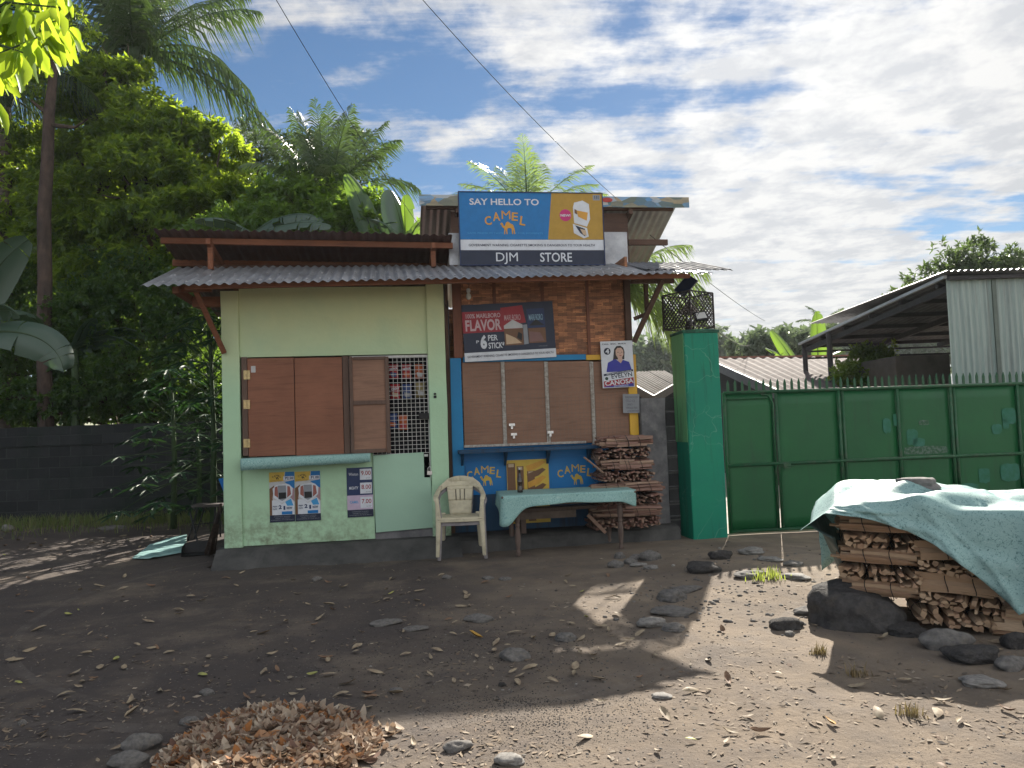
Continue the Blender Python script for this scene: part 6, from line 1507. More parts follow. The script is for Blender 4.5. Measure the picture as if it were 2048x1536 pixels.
# concrete weight on the tarp
def rock_mesh(name, seed, mat, flat=0.6, ang=0.0):
    bm = bmesh.new(); bmesh.ops.create_icosphere(bm, subdivisions=4, radius=0.5)
    for v in bm.verts:
        p = v.co.copy(); q = Vector((p.x + seed * 3.1, p.y, p.z)); n = 0.42 * mnoise.noise(q * 1.7) + 0.16 * mnoise.noise(q * 4.2) + 0.05 * mnoise.noise(q * 11)
        if ang: 
            n2 = max(abs(p.x), abs(p.y), abs(p.z)) / 0.5; p = p.lerp(p / max(n2, .3), ang)
        v.co = p * (1 + n); v.co.z *= flat
    me = bpy.data.meshes.new(name); bm.to_mesh(me); bm.free(); me.shade_smooth(); me.materials.append(mat); return me
RM = {'round': [rock_mesh('rock', i, M['rock'], 0.62) for i in range(4)], 'dark': [rock_mesh('rock', 10 + i, M['rock_dark'], 0.55, 0.3) for i in range(4)], 'pale': [rock_mesh('rock', 20 + i, M['rock_pale'], 0.5) for i in range(3)], 'block': [rock_mesh('rock', 31, mat_basic('grey_concrete_lump', (0.20, 0.19, 0.185), (0.13, 0.125, 0.12), 6, 0.9, 0.6, 40), 0.5, 0.75)]}
_rk = 0
def rock(kind, loc, sx, sy, sz, label, group=None, rz=None, cat='rock', name='rock'):
    global _rk; ml = RM[kind]; me = ml[_rk % len(ml)]; _rk += 1
    o = bpy.data.objects.new(name, me); COL.objects.link(o); o.location = loc; o.scale = (sx, sy, sz / 0.6); o.rotation_euler = (0, 0, random.uniform(0, 6.28) if rz is None else rz)
    tag(o, label, cat, group); return o
p = BG.pt(0.50, 0.34, ztp + 0.03); rock('block', p, 0.27, 0.20, 0.11, 'grey concrete lump weighing down the top of the tarp', rz=R(-30), name='concrete_lump')
# supports of the pile
def rk(kind, x, y, wpx, hpx, label, zoff=0.0, deep=0.8, group=None):
    """x,y is the foot of the stone in the picture"""
    p = gp(x, y, 0.0); s_ = wpx * p.y / FPX; h = hpx * p.y / FPX; s_ *= 0.9; h *= 0.9
    return rock(kind, (p.x, p.y + s_ * deep * .4, gz(p.x, p.y) + h * 0.20 + zoff), s_, s_ * deep, h * 0.95, label, group, rz=random.uniform(-.3, .3))
rk('dark', 1728, 1262, 190, 138, 'large dark boulder under the left end of the covered firewood pile', deep=.8)
rk('round', 1908, 1302, 96, 60, 'rounded dark stone holding up the middle of the covered firewood pile')
rk('dark', 1965, 1330, 110, 44, 'broad dark rock half buried in the shade below the covered pile')
rk('dark', 2050, 1300, 70, 48, 'dark stone at the right edge under the covered pile')
rk('dark', 1825, 1274, 80, 34, 'dark low stone between the big boulder and the pile support'); rk('round', 2035, 1345, 70, 40, 'smooth grey stone low at the right edge in the shade')

# ------------------------------------------------------------------ clutter at the left corner of the store
# broom
a = gp(420, 1112); b = FA.at(447, 1000, -0.05); bp_ = FA.pt(b[0] - 0.02, -0.04, b[1])
br_ = thing('stick_broom', 'dark stick broom leaning on the left corner of the green store', 'broom', a)
mb = MB(); d = (bp_ - a)
for i in range(70):
    r1 = random.uniform(0, .085); an = random.uniform(0, 6.28); off = Vector((math.cos(an) * r1, math.sin(an) * r1 * .6, random.uniform(0, .05)))
    mb.bar(a + off, a + d * 0.93 + off * 0.18, 0.004, 0.004)
mb.build('bristles', mat_basic('brown_broom_fibre', (0.10, 0.07, 0.05), (0.05, 0.035, 0.028), 30, 0.9), br_)
mb = MB(); mb.tube([a + d * 0.62, a + d * 0.80], [0.032, 0.026], 8); mb.build('binding', mat_flat('dark_cord', (0.04, 0.03, 0.028)), br_)
# dustpan with handle
t = thing('dustpan', 'black dustpan lying by the foot of the broom', 'dustpan', gp(398, 1108)); T = Matrix.Translation(gp(398, 1108)) @ Matrix.Rotation(R(20), 4, 'Z')
mb = MB(T); mb.grid([[(-.20, -.13, .005), (-.20, .13, .01), (-.17, .17, .13)], [(0.15, -.13, .005), (0.15, .13, .01), (0.12, .17, .15)]]); mb.add([(-.20,-.13,.005),(-.20,.13,.01),(-.17,.17,.13),(-.20,0,.10)], [(0,1,2,3)]); mb.add([(.15,-.13,.005),(.15,.13,.01),(.12,.17,.15),(.15,0,.10)], [(3,2,1,0)]); mb.build('pan', M['black'], t, solid=0.004)
mb = MB(T); mb.tube([(-.02, .17, .12), (-.12, .42, .50)], 0.011, 8); mb.build('handle', M['black'], t)
# old stool with curved top and thin splayed legs
q = gp(400, 1078); t = thing('old_stool', 'old dark stool with a curved seat rail against the store corner', 'stool', q, R(10)); T = world_of(t); h = wp(415, 1010, q.y).z
mb = MB(T); mb.sweep([(-.10, 0, h - .01), (-0.02, 0, h + 0.005), (.12, 0, h - .005), (.32, 0, h - .01)], [(0,.07,0),(0,.11,0),(0,.11,0),(0,.09,0)], [(0,0,.022)]*4); mb.build('seat', mat_wood('dull_stool_wood', (0.10, 0.085, 0.08), (0.06, 0.05, 0.048)), t, bevel=0.006)
for x, y, X, Y in ((0, -.09, -.14, -.12), (.06, .09, -.10, .10), (.24, -.08, .20, -.16), (.26, .08, .26, .12)):
    mb = MB(T); mb.tube([(x, y, h - .02), (X, Y, 0)], 0.012, 8); mb.build('leg', M['black'], t)
mb = MB(T); mb.tube([(-.08, -.1, .22), (.22, -.13, .24)], 0.009, 6); mb.build('stretcher', M['black'], t)
# blue scoop / basin leaning at the corner
u, z = FA.at(437, 958, 0.0); u1, z1 = FA.at(452, 1020, 0.0)
t = fthing('blue_basin', 'blue plastic basin with a yellow lower edge propped behind the store corner', 'basin', FA, u + .03, .12, z1)
mb = MB(FA.M); mb.grid([[(u - 0.01, .05, z), (u + .07, .04, z1 + .14)], [(u + .06, .02, z + .01), (u + .12, .0, z1 + .13)], [(u + .14, .06, z), (u + .17, .05, z1 + .14)], [(u + .1, .25, z), (u + .14, .2, z1 + .14)]], closed=False)
mb.build('basin', mat_flat('blue_plastic', (0.01, 0.13, 0.40)), t, solid=0.006)
mb = MB(FA.M); mb.grid([[(u + .07, .04, z1 + .138), (u + .10, .05, z1)], [(u + .12, .0, z1 + .128), (u + .13, .02, z1)], [(u + .17, .05, z1 + .138), (u + .17, .05, z1)]]); mb.build('yellow_edge', M['yellow'], t, solid=0.006)
# board leaning against side of store
mb = MB(FA.M); a = FA.at(440, 1000, 0.3); mb.add([(-0.26, -.02, .0), (-0.03, -.02, 0.0), (0.0, .25, 0.75), (-0.04, .30, 0.75), (-0.26, 0.02, 0.0), (-0.05, .02, 0.0)], [(0, 1, 2, 3)])
# pale sheet lying on the ground
q = [(264, 1119), (300, 1093), (345, 1080), (374, 1078), (372, 1106), (330, 1113), (300, 1119)]
c = [gp(*p) for p in q]; mb = MB(); P = []
left = [c[0], c[1], c[2], c[3]]; right = [c[0] + Vector((.02, -.01, 0)), c[6], c[5], c[4]]
n = 24
def along(pts, t):
    s_ = t * (len(pts) - 1); i = min(int(s_), len(pts) - 2); return pts[i].lerp(pts[i+1], s_ - i)
for i in range(n + 1):
    a_, b_ = along(left, i/n), along(right, i/n); row = []
    for j in range(9):
        p = a_.lerp(b_, j/8); row.append(Vector((p.x, p.y, gz(p.x, p.y) + 0.022 + 0.03 * max(0, mnoise.noise(Vector((p.x*4, p.y*6, 3)))) + 0.05 * (i/n) ** 2 * (1 - j/8))))
    P.append(row)
mb.grid(P); o = mb.build('plastic_sheet', mat_basic('pale_mint_plastic', (0.34, 0.52, 0.50), (0.20, 0.36, 0.36), 6, 0.45, dirt=(0.12, 0.16, 0.15), dirt_scale=7), smooth=True, solid=0.002)
tag(o, 'torn pale mint plastic sheet lying flat on the dirt left of the store', 'plastic sheet')

# ------------------------------------------------------------------ stones of the yard
ST = [('round', 1232, 1138, 34, 20, 'smooth grey stone at the left end of the stone cluster in front of the table'), ('round', 1262, 1132, 30, 18, 'smooth stone second from left in the cluster before the table'),
 ('round', 1240, 1120, 26, 18, 'small smooth stone at the back of the cluster before the table'), ('round', 1276, 1124, 30, 18, 'grey stone at the middle of the cluster before the table'),
 ('round', 1302, 1128, 44, 26, 'largest smooth stone in the cluster before the table'), ('pale', 1280, 1138, 36, 10, 'slim pale stone lying in front of the cluster before the table'), ('pale', 1306, 1146, 34, 12, 'pale flat stone at the right front of the cluster before the table'),
 ('dark', 1415, 1160, 70, 30, 'rough dark lava rock in front of the green pillar'), ('dark', 1446, 1136, 48, 26, 'dark lumpy rock touching the drive edge by the pillar'), ('pale', 1512, 1128, 60, 22, 'pale low rock beyond the grass tuft near the gate'),
 ('pale', 1548, 1142, 56, 14, 'long flat pale stone near the gate'), ('round', 1505, 1170, 66, 18, 'dark flat stone just left of the bright grass tuft'), ('round', 1590, 1150, 40, 14, 'grey low stone right of the grass tuft'), ('pale', 1600, 1172, 62, 18, 'pale ledge stone right of the bright grass tuft'),
 ('round', 1345, 1208, 66, 30, 'long dark worn stone in the sunlit stony patch'), ('round', 1378, 1192, 60, 18, 'dark flat stone behind the long worn stone'), ('round', 1348, 1234, 88, 20, 'long grey ridge stone across the sunlit stony patch'), ('pale', 1308, 1256, 60, 28, 'pale half-buried stone left in the sunlit stony patch'),
 ('round', 1350, 1265, 56, 18, 'grey flat stone below the ridge stone'), ('round', 1660, 1218, 62, 24, 'dark rough stone just left of the big boulder'), ('round', 1622, 1232, 60, 20, 'grey flat stone behind the dark slab left of the boulder'), ('dark', 1580, 1262, 74, 34, 'flat dark slab of rock left of the big boulder'),
 ('round', 1582, 1272, 24, 12, 'small stone in front of the flat dark slab'), ('round', 633, 1162, 19, 14, 'lone small round stone on the dark dirt in front of the green wall'), ('round', 893, 1158, 20, 10, 'small flat stone left of the chair feet line'), ('round', 975, 1158, 26, 9, 'flat stone below the chair'), ('round', 1008, 1160, 28, 8, 'flat stone between chair and table fronts'),
 ('round', 830, 1262, 48, 12, 'flat grey stone half sunk in the dark middle of the yard'), ('round', 955, 1244, 60, 18, 'grey mound of stone in the shaded middle of the yard'), ('round', 1028, 1325, 66, 34, 'pale round-backed stone at the middle of the yard shade'), ('round', 1130, 1285, 48, 20, 'grey stone half sunk right of the round-backed stone'),
 ('round', 770, 1252, 60, 16, 'low wide stone left of the flat grey stone'), ('round', 410, 1390, 32, 14, 'round stone above the leaf heap in the shade'), ('round', 790, 1385, 30, 12, 'small grey stone right of centre near the leaf heap'), ('round', 370, 1450, 42, 14, 'flat stone behind the left side of the leaf heap'),
 ('round', 275, 1505, 70, 50, 'grey angular stone at the left side of the leaf heap'), ('round', 245, 1536, 80, 34, 'low grey stone below the angular one at the bottom edge'), ('pale', 1980, 1380, 90, 26, 'pale worn stone in the shade at the right edge'), ('pale', 1020, 1535, 60, 28, 'pale rough stone at the bottom edge right of the leaf heap'),
 ('round', 915, 1505, 56, 26, 'grey half-buried stone near the bottom edge right of the leaf heap'), ('pale', 12, 1062, 26, 22, 'pale rounded boulder at the far left by the grass strip'), ('round', 212, 1060, 60, 10, 'flat stone at the foot of the far block wall'), ('round', 40, 1450, 18, 12, 'small stone at the lower left in the shade'),
 ('dark', 1005, 1372, 16, 10, 'small black stone at the right of the shaded yard'), ('dark', 740, 1485, 22, 14, 'small dark stone touching the right of the leaf heap'), ('dark', 1419, 1318, 9, 9, 'tiny black pebble in the bright sunlit dirt'), ('pale', 1326, 1398, 46, 12, 'pale crusted stone in the sunlit foreground')]
for k_, x, y, w_, h_, lb in ST: rk(k_, x, y, w_, h_, lb, group='stones lying in the yard')

# gravel and grit: uncountable
def gravel(name, n, region, smin, smax, mat, label, seed):
    rng = np.random.default_rng(seed)
    bm = bmesh.new(); bmesh.ops.create_icosphere(bm, subdivisions=1, radius=1.0); bv = np.array([v.co[:] for v in bm.verts]); bm.verts.index_update(); bf = np.array([[v.index for v in f.verts] for f in bm.faces]); bm.free()
    V = []; F = []; c = 0
    while c < n:
        px, py = region(rng); p = gp(px, py)
        s = rng.uniform(smin, smax) ** 1.0 * rng.choice([0.6, 0.8, 1, 1.4]); v = bv * (1 + rng.uniform(-.25, .25, (len(bv), 1))) * np.array([s * rng.uniform(.8, 1.5), s * rng.uniform(.8, 1.3), s * rng.uniform(.35, .8)])
        a = rng.random() * 6.28; ca, sa = math.cos(a), math.sin(a); v = v @ np.array([[ca, sa, 0], [-sa, ca, 0], [0, 0, 1]])
        V.append(v + np.array([p.x, p.y, gz(p.x, p.y) + s * 0.1])); F.append(bf + c * len(bv)); c += 1
    o = fast(name, np.concatenate(V), np.concatenate(F), mat, smooth=True); tag(o, label, 'gravel', kind='stuff')
def reg_all(rng):
    return rng.uniform(-50, 2100), 1100 + 440 * rng.random() ** 0.9
def reg_rock(rng): return rng.normal(1430, 130), rng.normal(1190, 45)
M['grit'] = mat_island('mixed_grit', [(0.05, 0.048, 0.048), (0.12, 0.11, 0.10), (0.22, 0.20, 0.18), (0.08, 0.078, 0.078), (0.30, 0.28, 0.25)], 0.9, 0.2)
M['grit_dark'] = mat_island('black_grit', [(0.03, 0.03, 0.03), (0.05, 0.047, 0.045), (0.08, 0.072, 0.066)], 0.9, 0.2)
gravel('gravel', 3200, reg_all, 0.0015, 0.006, M['grit'], 'loose mixed gravel scattered over the dirt yard', 3)
gravel('gravel', 420, reg_rock, 0.004, 0.016, M['grit'], 'coarser gravel among the stones before the green pillar', 4)
gravel('grit', 4200, lambda r: (r.normal(1080, 130), 1392 + abs(r.normal(0, 60))), 0.0015, 0.0035, M['grit_dark'], 'dark grit drifted along the sunlit lower edge of the yard', 5)
gravel('grit', 3500, lambda r: (r.normal(900, 260), r.normal(1300, 60)), 0.002, 0.005, M['grit_dark'], 'dark grit in the shaded wheel ruts', 6)

# ------------------------------------------------------------------ fallen leaves
def leaf_verts(L, W, curl, fold, rng, nseg=6):
    """curled leaf; returns verts, faces"""
    V = []; F = []
    for i in range(nseg + 1):
        t = i / nseg; w_ = W * math.sin(PI * min(1, t ** 0.8)) ** 0.8 * 0.5 + 0.0008; a = (t - .5) * curl; x = (t - .5) * L * math.cos(a * .5); z = L * curl * 0.25 * ((t - .5) * 2) ** 2
        tw = (t - .5) * rng.uniform(-.5, .5)
        for s_ in (-1, 0, 1):
            y = s_ * w_ * math.cos(fold); V.append((x, y, z + abs(s_) * w_ * math.sin(fold) + s_ * w_ * tw))
    for i in range(nseg):
        for j in range(2): a = i * 3 + j; F.append((a, a + 1, a + 4, a + 3))
    return V, F
LMESH = []
_r = random.Random(4)
for k in range(10):
    V, F = leaf_verts(0.12, _r.uniform(.036, .058), _r.uniform(0.2, 1.1), _r.uniform(.1, .9), _r)
    me = bpy.data.meshes.new('fallen_leaf'); me.from_pydata(V, [], F); me.shade_smooth(); me.materials.append([M['dryleaf_pale'], M['dryleaf_pale'], M['dryleaf_brown'], M['dryleaf_pale'], M['dryleaf_green'], M['dryleaf_pale'], M['dryleaf_brown'], M['dryleaf_pale'], M['dryleaf_yellow'], M['dryleaf_pale']][k]); LMESH.append(me)
def fleaf(px, py, s, label, group, k=None):
    p = gp(px, py); k = _r.choice([0, 1, 3, 5, 7, 9, 0, 1, 3, 5, 2, 6, 4]) if k is None else k
    o = bpy.data.objects.new('fallen_leaf', LMESH[k]); COL.objects.link(o)
    o.location = (p.x, p.y, gz(p.x, p.y) + 0.010); flip = PI if _r.random() < .35 else 0
    o.rotation_euler = (_r.uniform(-.35, .35) + flip, _r.uniform(-.3, .3), _r.uniform(0, 6.28)); s *= _r.uniform(.5, 1.25); o.scale = (s, s, s)
    if flip: o.location.z += 0.015
    tag(o, label, 'leaf', group)
for i in range(175):   # in the store's shade
    px = _r.uniform(-20, 1250); py = _r.uniform(1105, 1430) if px < 800 else _r.uniform(1150, 1380)
    if 440 < px < 900 and py < 1135: continue
    fleaf(px, py, 0.80, 'dry curled leaf on the dark shaded dirt in front of the store', 'dry leaves on the shaded dirt')
for i in range(48):
    fleaf(_r.uniform(1150, 2060), 1210 + 330 * _r.random(), 0.9, 'dry curled leaf on the sunlit dirt at the lower right', 'dry leaves on the sunlit dirt')
for i in range(30):
    fleaf(_r.gauss(560, 240), _r.uniform(1420, 1530), 0.85, 'dry leaf fallen around the rim of the leaf heap', 'dry leaves around the heap')
for i in range(36):
    fleaf(_r.uniform(-10, 340), _r.uniform(1045, 1110), 1.0, 'dry leaf near the grass strip under the far block wall', 'dry leaves by the far wall')
fleaf(1660, 1450, .9, 'orange-yellow fallen leaf alone on the sunlit dirt', None, 8); fleaf(952, 1275, 1.1, 'large orange-brown fallen leaf in the shaded yard', None, 8)
def litter():
    rng = np.random.default_rng(31); V = []; F = []; k = 0; n = 0
    while n < 3600:
        px, py = rng.uniform(-40, 2090), 1085 + 455 * rng.random() ** .9; p = gp(px, py)
        if mnoise.noise(Vector((p.x * 1.3, p.y * 1.3, 8))) + 0.6 * mnoise.noise(Vector((p.x * 4, p.y * 4, 2))) < rng.uniform(-.25, .35): continue
        a = rng.random() * 6.28; l = rng.uniform(.006, .028); w_ = l * rng.uniform(.12, .5); d = np.array([math.cos(a), math.sin(a), rng.uniform(-.2, .3)]); s_ = np.array([-math.sin(a), math.cos(a), rng.uniform(-.4, .4)])
        c = np.array([p.x, p.y, gz(p.x, p.y) + .005]); V += [c - d * l, c + s_ * w_, c + d * l, c - s_ * w_]; F.append((k, k + 1, k + 2, k + 3)); k += 4; n += 1
    o = fast('leaf_litter', np.array(V), np.array(F), mat_island('litter', [(0.10, 0.075, 0.055), (0.30, 0.23, 0.16), (0.16, 0.11, 0.08), (0.40, 0.33, 0.25), (0.06, 0.05, 0.045)], .85, .1)); tag(o, 'broken leaf bits and twigs littering the dirt yard', 'litter', kind='stuff')
litter()
# the heap
def heap():
    rng = np.random.default_rng(8); rr = random.Random(3); base = []
    for k in range(8): base.append(leaf_verts(1.0, rr.uniform(.30, .44), rr.uniform(0.2, 1.1), rr.uniform(.05, .45), rr, 6))
    V = []; F = []; n = 0
    c = gp(535, 1500); c.y -= 0.05; rx, ry, H = 0.48, 0.56, 0.075
    for i in range(3000):
        a = rng.random() * 6.28; q = math.sqrt(rng.random()) * (1.0 if i < 2500 else rng.uniform(1.0, 1.25)); q *= 1 + 0.12 * math.sin(3 * a + 1)
        x, y = c.x + rx * q * math.cos(a), c.y + ry * q * math.sin(a)
        h = H * max(0, 1 - (q / 1.08) ** 2) * (1 + .25 * mnoise.noise(Vector((x * 4, y * 4, 0))))
        z = gz(x, y) + 0.012 + h * (1 - 0.5 * rng.random() ** 2)
        v, f = base[rng.integers(8)]; v = np.array(v) * rng.uniform(0.055, 0.12)
        ax, ay, az = rng.normal(0, .36), rng.normal(0, .36), rng.random() * 6.28
        Mx = np.array(Matrix.Rotation(az, 3, 'Z') @ Matrix.Rotation(ax, 3, 'X') @ Matrix.Rotation(ay, 3, 'Y')); V.append(v @ Mx.T + np.array([x, y, z])); F.append(np.array(f) + n); n += len(v)
    o = fast('leaf_heap', np.concatenate(V), np.concatenate(F), M['dryleaf'], smooth=True); tag(o, 'raked heap of pale and brown dry leaves in the sun at the bottom edge', 'leaf heap', kind='stuff')
heap()

# ------------------------------------------------------------------ vegetation
def leaf_cloud(C, D, Nn, L, Wd, fold=0.25):
    """C centres (base points), D unit axis, Nn unit normal; two folded tris per leaf"""
    S = np.cross(D, Nn); S /= np.linalg.norm(S, axis=1, keepdims=True) + 1e-9; U = np.cross(S, D)
    L = L[:, None]; Wd = Wd[:, None]; n = len(C)
    V = np.empty((n, 4, 3)); V[:, 0] = C; V[:, 1] = C + D * L * .45 + S * Wd * .5 + U * Wd * fold; V[:, 2] = C + D * L - U * L * 0.10; V[:, 3] = C + D * L * .45 - S * Wd * .5 + U * Wd * fold
    i = np.arange(n) * 4; F = np.stack([np.stack([i, i+1, i+2], 1), np.stack([i, i+2, i+3], 1)], 1).reshape(-1, 3)
    return V.reshape(-1, 3), F
def unit(a): return a / (np.linalg.norm(a, axis=-1, keepdims=True) + 1e-9)
def crown(blobs, n, L, aspect, seed, leaves=9, clump=9, shell=0.32, flat=0.85, droop=0.15, spread=0.16):
    """blobs: (x,y,z,r); leaves sit in sprigs, sprigs in clumps near the blob surfaces"""
    rng = np.random.default_rng(seed); B = np.array(blobs, float); w = B[:, 3] ** 2; w /= w.sum()
    nc = max(1, n // (leaves * clump)); bi = rng.choice(len(B), nc, p=w)
    d = unit(rng.normal(size=(nc, 3))); rad = 1 - np.abs(rng.normal(0, shell, nc)); rad = np.clip(rad, .15, 1.08)
    cc = B[bi, :3] + d * np.array([1, 1, flat]) * (B[bi, 3] * rad)[:, None]
    # sprigs
    ns = nc * clump; si = np.repeat(np.arange(nc), clump); sc_ = cc[si] + rng.normal(0, 1, (ns, 3)) * np.array([spread, spread, spread * .7]) * np.clip(B[bi[si], 3][:, None], .5, 1.5)
    sd_ = unit(d[si] * 0.9 + rng.normal(0, .55, (ns, 3)) + np.array([0, 0, .25]))
    nl = ns * leaves; li = np.repeat(np.arange(ns), leaves)
    t = rng.random(nl)[:, None] * 0.9
    base = sc_[li] + sd_[li] * t * L * 1.3
    D = unit(sd_[li] * 0.6 + rng.normal(0, .7, (nl, 3)) + np.array([0, 0, -droop]))
    Nn = unit(rng.normal(0, .5, (nl, 3)) + np.array([0, 0, 1.0]))
    ll = L * rng.uniform(.65, 1.2, nl)
    return leaf_cloud(base, D, Nn, ll, ll * aspect)
def limb_path(a, b, rng, k=5, j=0.08):
    a = Vector(a); b = Vector(b); L = (b - a).length
    return [a.lerp(b, i / k) + (Vector((rng.uniform(-j, j), rng.uniform(-j, j), rng.uniform(-j, j) + 0.06 * math.sin(PI * i / k))) * L if 0 < i < k else Vector()) for i in range(k + 1)]
def tree(name, label, base, blobs, n, L, aspect, leafmat, seed, trunk_r=0.16, cat='tree', group=None, trunk_top=None, barkmat=None, **kw):
    t = thing(name, label, cat, base, 0, group); rng = random.Random(seed)
    B = blobs; top = trunk_top or (sum(b[0] for b in B)/len(B), sum(b[1] for b in B)/len(B), sum(b[2] for b in B)/len(B))
    mb = MB(); pts = limb_path(base, top, rng, 7, 0.02); mb.tube(pts, [trunk_r * (1.15 - 0.85 * i / 7) for i in range(8)], 9); mb.build('trunk', barkmat or M['bark'], t, smooth=True)
    mb = MB()
    for b in B:
        k = rng.randint(2, 5); p = pts[k]; q = limb_path(p, (b[0], b[1], b[2]), rng, 5, 0.06); mb.tube(q, [trunk_r * .5 * (1 - .85 * i / 5) for i in range(6)], 6)
        for _ in range(3):
            e = Vector((b[0], b[1], b[2])) + Vector((rng.uniform(-1, 1), rng.uniform(-1, 1), rng.uniform(-.5, 1))) * b[3] * .8
            mb.tube(limb_path(q[3], e, rng, 4, .08), [trunk_r * .2, trunk_r * .15, trunk_r * .11, trunk_r * .07, trunk_r * .03], 5)
    mb.build('branches', barkmat or M['bark'], t, smooth=True)
    V, F = crown(blobs, n, L, aspect, seed, **kw); fast('crown', V, F, leafmat, t)
    return t
def B_(px, py, Y, rpx):  # blob from a spot in the photograph at distance Y
    p = wp(px, py, Y); return (p.x, p.y, p.z, rpx * Y / FPX)

# ---- the big dense tree at the left
tree('dense_tree', 'big dense round-leaved tree with yellow-green sunlit tops behind the block wall at the left', (wp(250, 900, 17).x, 17.2, 0),
     [B_(240, 190, 17, 70), B_(300, 260, 16.6, 85), B_(200, 250, 17, 90), B_(390, 330, 16.4, 85), B_(290, 380, 16.2, 100), B_(440, 400, 16.2, 65), B_(180, 400, 16.8, 100), B_(90, 330, 17.5, 80), B_(400, 440, 15.8, 70), B_(300, 470, 16, 90),
      B_(190, 500, 16.4, 90), B_(500, 430, 16, 45), B_(360, 270, 16.4, 55), B_(250, 130, 17, 45), B_(440, 300, 16.3, 45), B_(80, 480, 17.2, 80)], 80000, 0.165, 0.44, M['leaf_dense'], 1, trunk_r=0.26, shell=0.20, spread=0.17, clump=22)
tree('undergrowth_tree', 'dark leafy tree filling the shade between the dense tree and the store roof', (wp(300, 900, 15.6).x, 15.7, 0),
     [B_(300, 590, 15.5, 85), B_(380, 640, 15.2, 80), B_(200, 640, 15.6, 90), B_(290, 730, 15.2, 90), B_(390, 770, 15.1, 80), B_(170, 760, 15.5, 70), B_(400, 560, 15.3, 60), B_(230, 560, 15.8, 70), B_(110, 660, 15.8, 70)] + [B_(x_, 815 - (x_ % 3) * 10, 15.3, 55) for x_ in range(-60, 500, 62)], 64000, 0.115, 0.5, M['leaf_dark'], 2, trunk_r=0.14, shell=0.3)
tree('undergrowth_tree', 'dark leafy tree behind the yard wall at the far left edge', (wp(-20, 900, 16.6).x, 16.8, 0),
     [B_(10, 560, 17, 90), B_(-60, 440, 17.5, 110), B_(40, 700, 16.5, 75), B_(-60, 680, 16.5, 90), B_(60, 600, 17, 80), B_(-40, 300, 18, 110), B_(20, 400, 18, 90)], 34000, 0.13, 0.45, M['leaf_dark'], 3, trunk_r=0.16, shell=0.3)
# a second rank behind, so that the wood is deep
tree('background_tree', 'shaded tree of the second rank glimpsed through gaps at the left', (wp(120, 880, 22).x, 22, 0),
     [B_(60, 400, 22, 130), B_(260, 480, 22, 130), B_(160, 620, 21, 130), B_(330, 640, 21, 110), B_(20, 640, 21, 110), B_(240, 760, 20, 110), B_(60, 780, 20, 100), B_(400, 760, 20, 100), B_(420, 560, 21, 80)], 36000, 0.20, 0.45, M['leaf_dark'], 4, trunk_r=0.25, shell=0.35)
# slender bare trunk in front
t = thing('slender_tree', 'slender brown tree trunk rising through the shade at the far left', 'tree', (wp(95, 870, 15.0).x, 15.0, 0)); mb = MB()
pts = [wp(x, y, 15.0) for x, y in ((92, 1000), (92, 860), (88, 700), (90, 560), (88, 430), (95, 320), (98, 230), (106, 150), (112, 60))]
mb.tube(pts, [0.17, 0.15, 0.14, 0.135, 0.13, 0.12, 0.105, 0.08, 0.05], 10); mb.build('trunk', mat_basic('reddish_scaly_bark', (0.085, 0.058, 0.046), (0.04, 0.03, 0.026), 7, 0.95, 1.0, 14, stretch=(1, 1, .4), bdist=0.03), t, smooth=True)
mb = MB(); mb.tube([wp(92, 225, 15), wp(75, 212, 14.9), wp(62, 200, 14.8)], [.05, .035, .02], 6); mb.tube([wp(100, 250, 15), wp(150, 255, 14.8), wp(175, 238, 14.6)], [.05, .03, .015], 6); mb.build('branches', M['bark'], t)
V, F = crown([B_(120, 60, 15.2, 60), B_(60, 130, 15.2, 50)], 3000, 0.13, .4, 17); fast('crown', V, F, M['leaf_dense'], t)

# ---- palms
def frond_arrays(base, az, el, L, droop, ll, n, rng, side=0.0, w_=0.030, hang=0.35):
    """returns V,F (quads) of the leaflets and the rachis points"""
    pts = []; tans = []; p = Vector(base); e = el; ds = L / n
    for i in range(n + 1):
        d = Vector((math.cos(az) * math.cos(e), math.sin(az) * math.cos(e), math.sin(e))); pts.append(p.copy()); tans.append(d); p = p + d * ds; e -= droop / n * (0.35 + 1.5 * i / n); az += side / n
    V = []; F = []
    for i in range(2, n + 1):
        t = i / n; d = tans[i]; s = d.cross(Vector((0, 0, 1))); s = s.normalized() if s.length > .05 else Vector((1, 0, 0)); u = s.cross(d)
        l = ll * (math.sin(PI * min(1, 0.18 + t * 0.80)) ** 0.7) * rng.uniform(.85, 1.1)
        for sg in (-1, 1):
            for q in (0, .5):
                o = pts[i] - d * ds * q; dirn = (s * sg * 0.85 + d * (0.5 + 0.85 * t) + u * rng.uniform(-.05, .35) + Vector((rng.uniform(-.14, .14), rng.uniform(-.14, .14), rng.uniform(-.2, .1)))).normalized()
                if rng.random() < .05: continue
                m_ = o + dirn * l * .5 + Vector((0, 0, -hang * .22 * l)); tip = o + dirn * l * .93 + Vector((0, 0, -hang * l * rng.uniform(.7, 1.3)))
                wv = (d * 0.9 + u * .3).normalized() * w_ * .5; k = len(V)
                V += [o - wv * .6, o + wv * .6, m_ - wv, m_ + wv, tip, tip + wv * .1]
                F += [(k, k+1, k+3, k+2), (k+2, k+3, k+5, k+4)]
    return V, F, pts
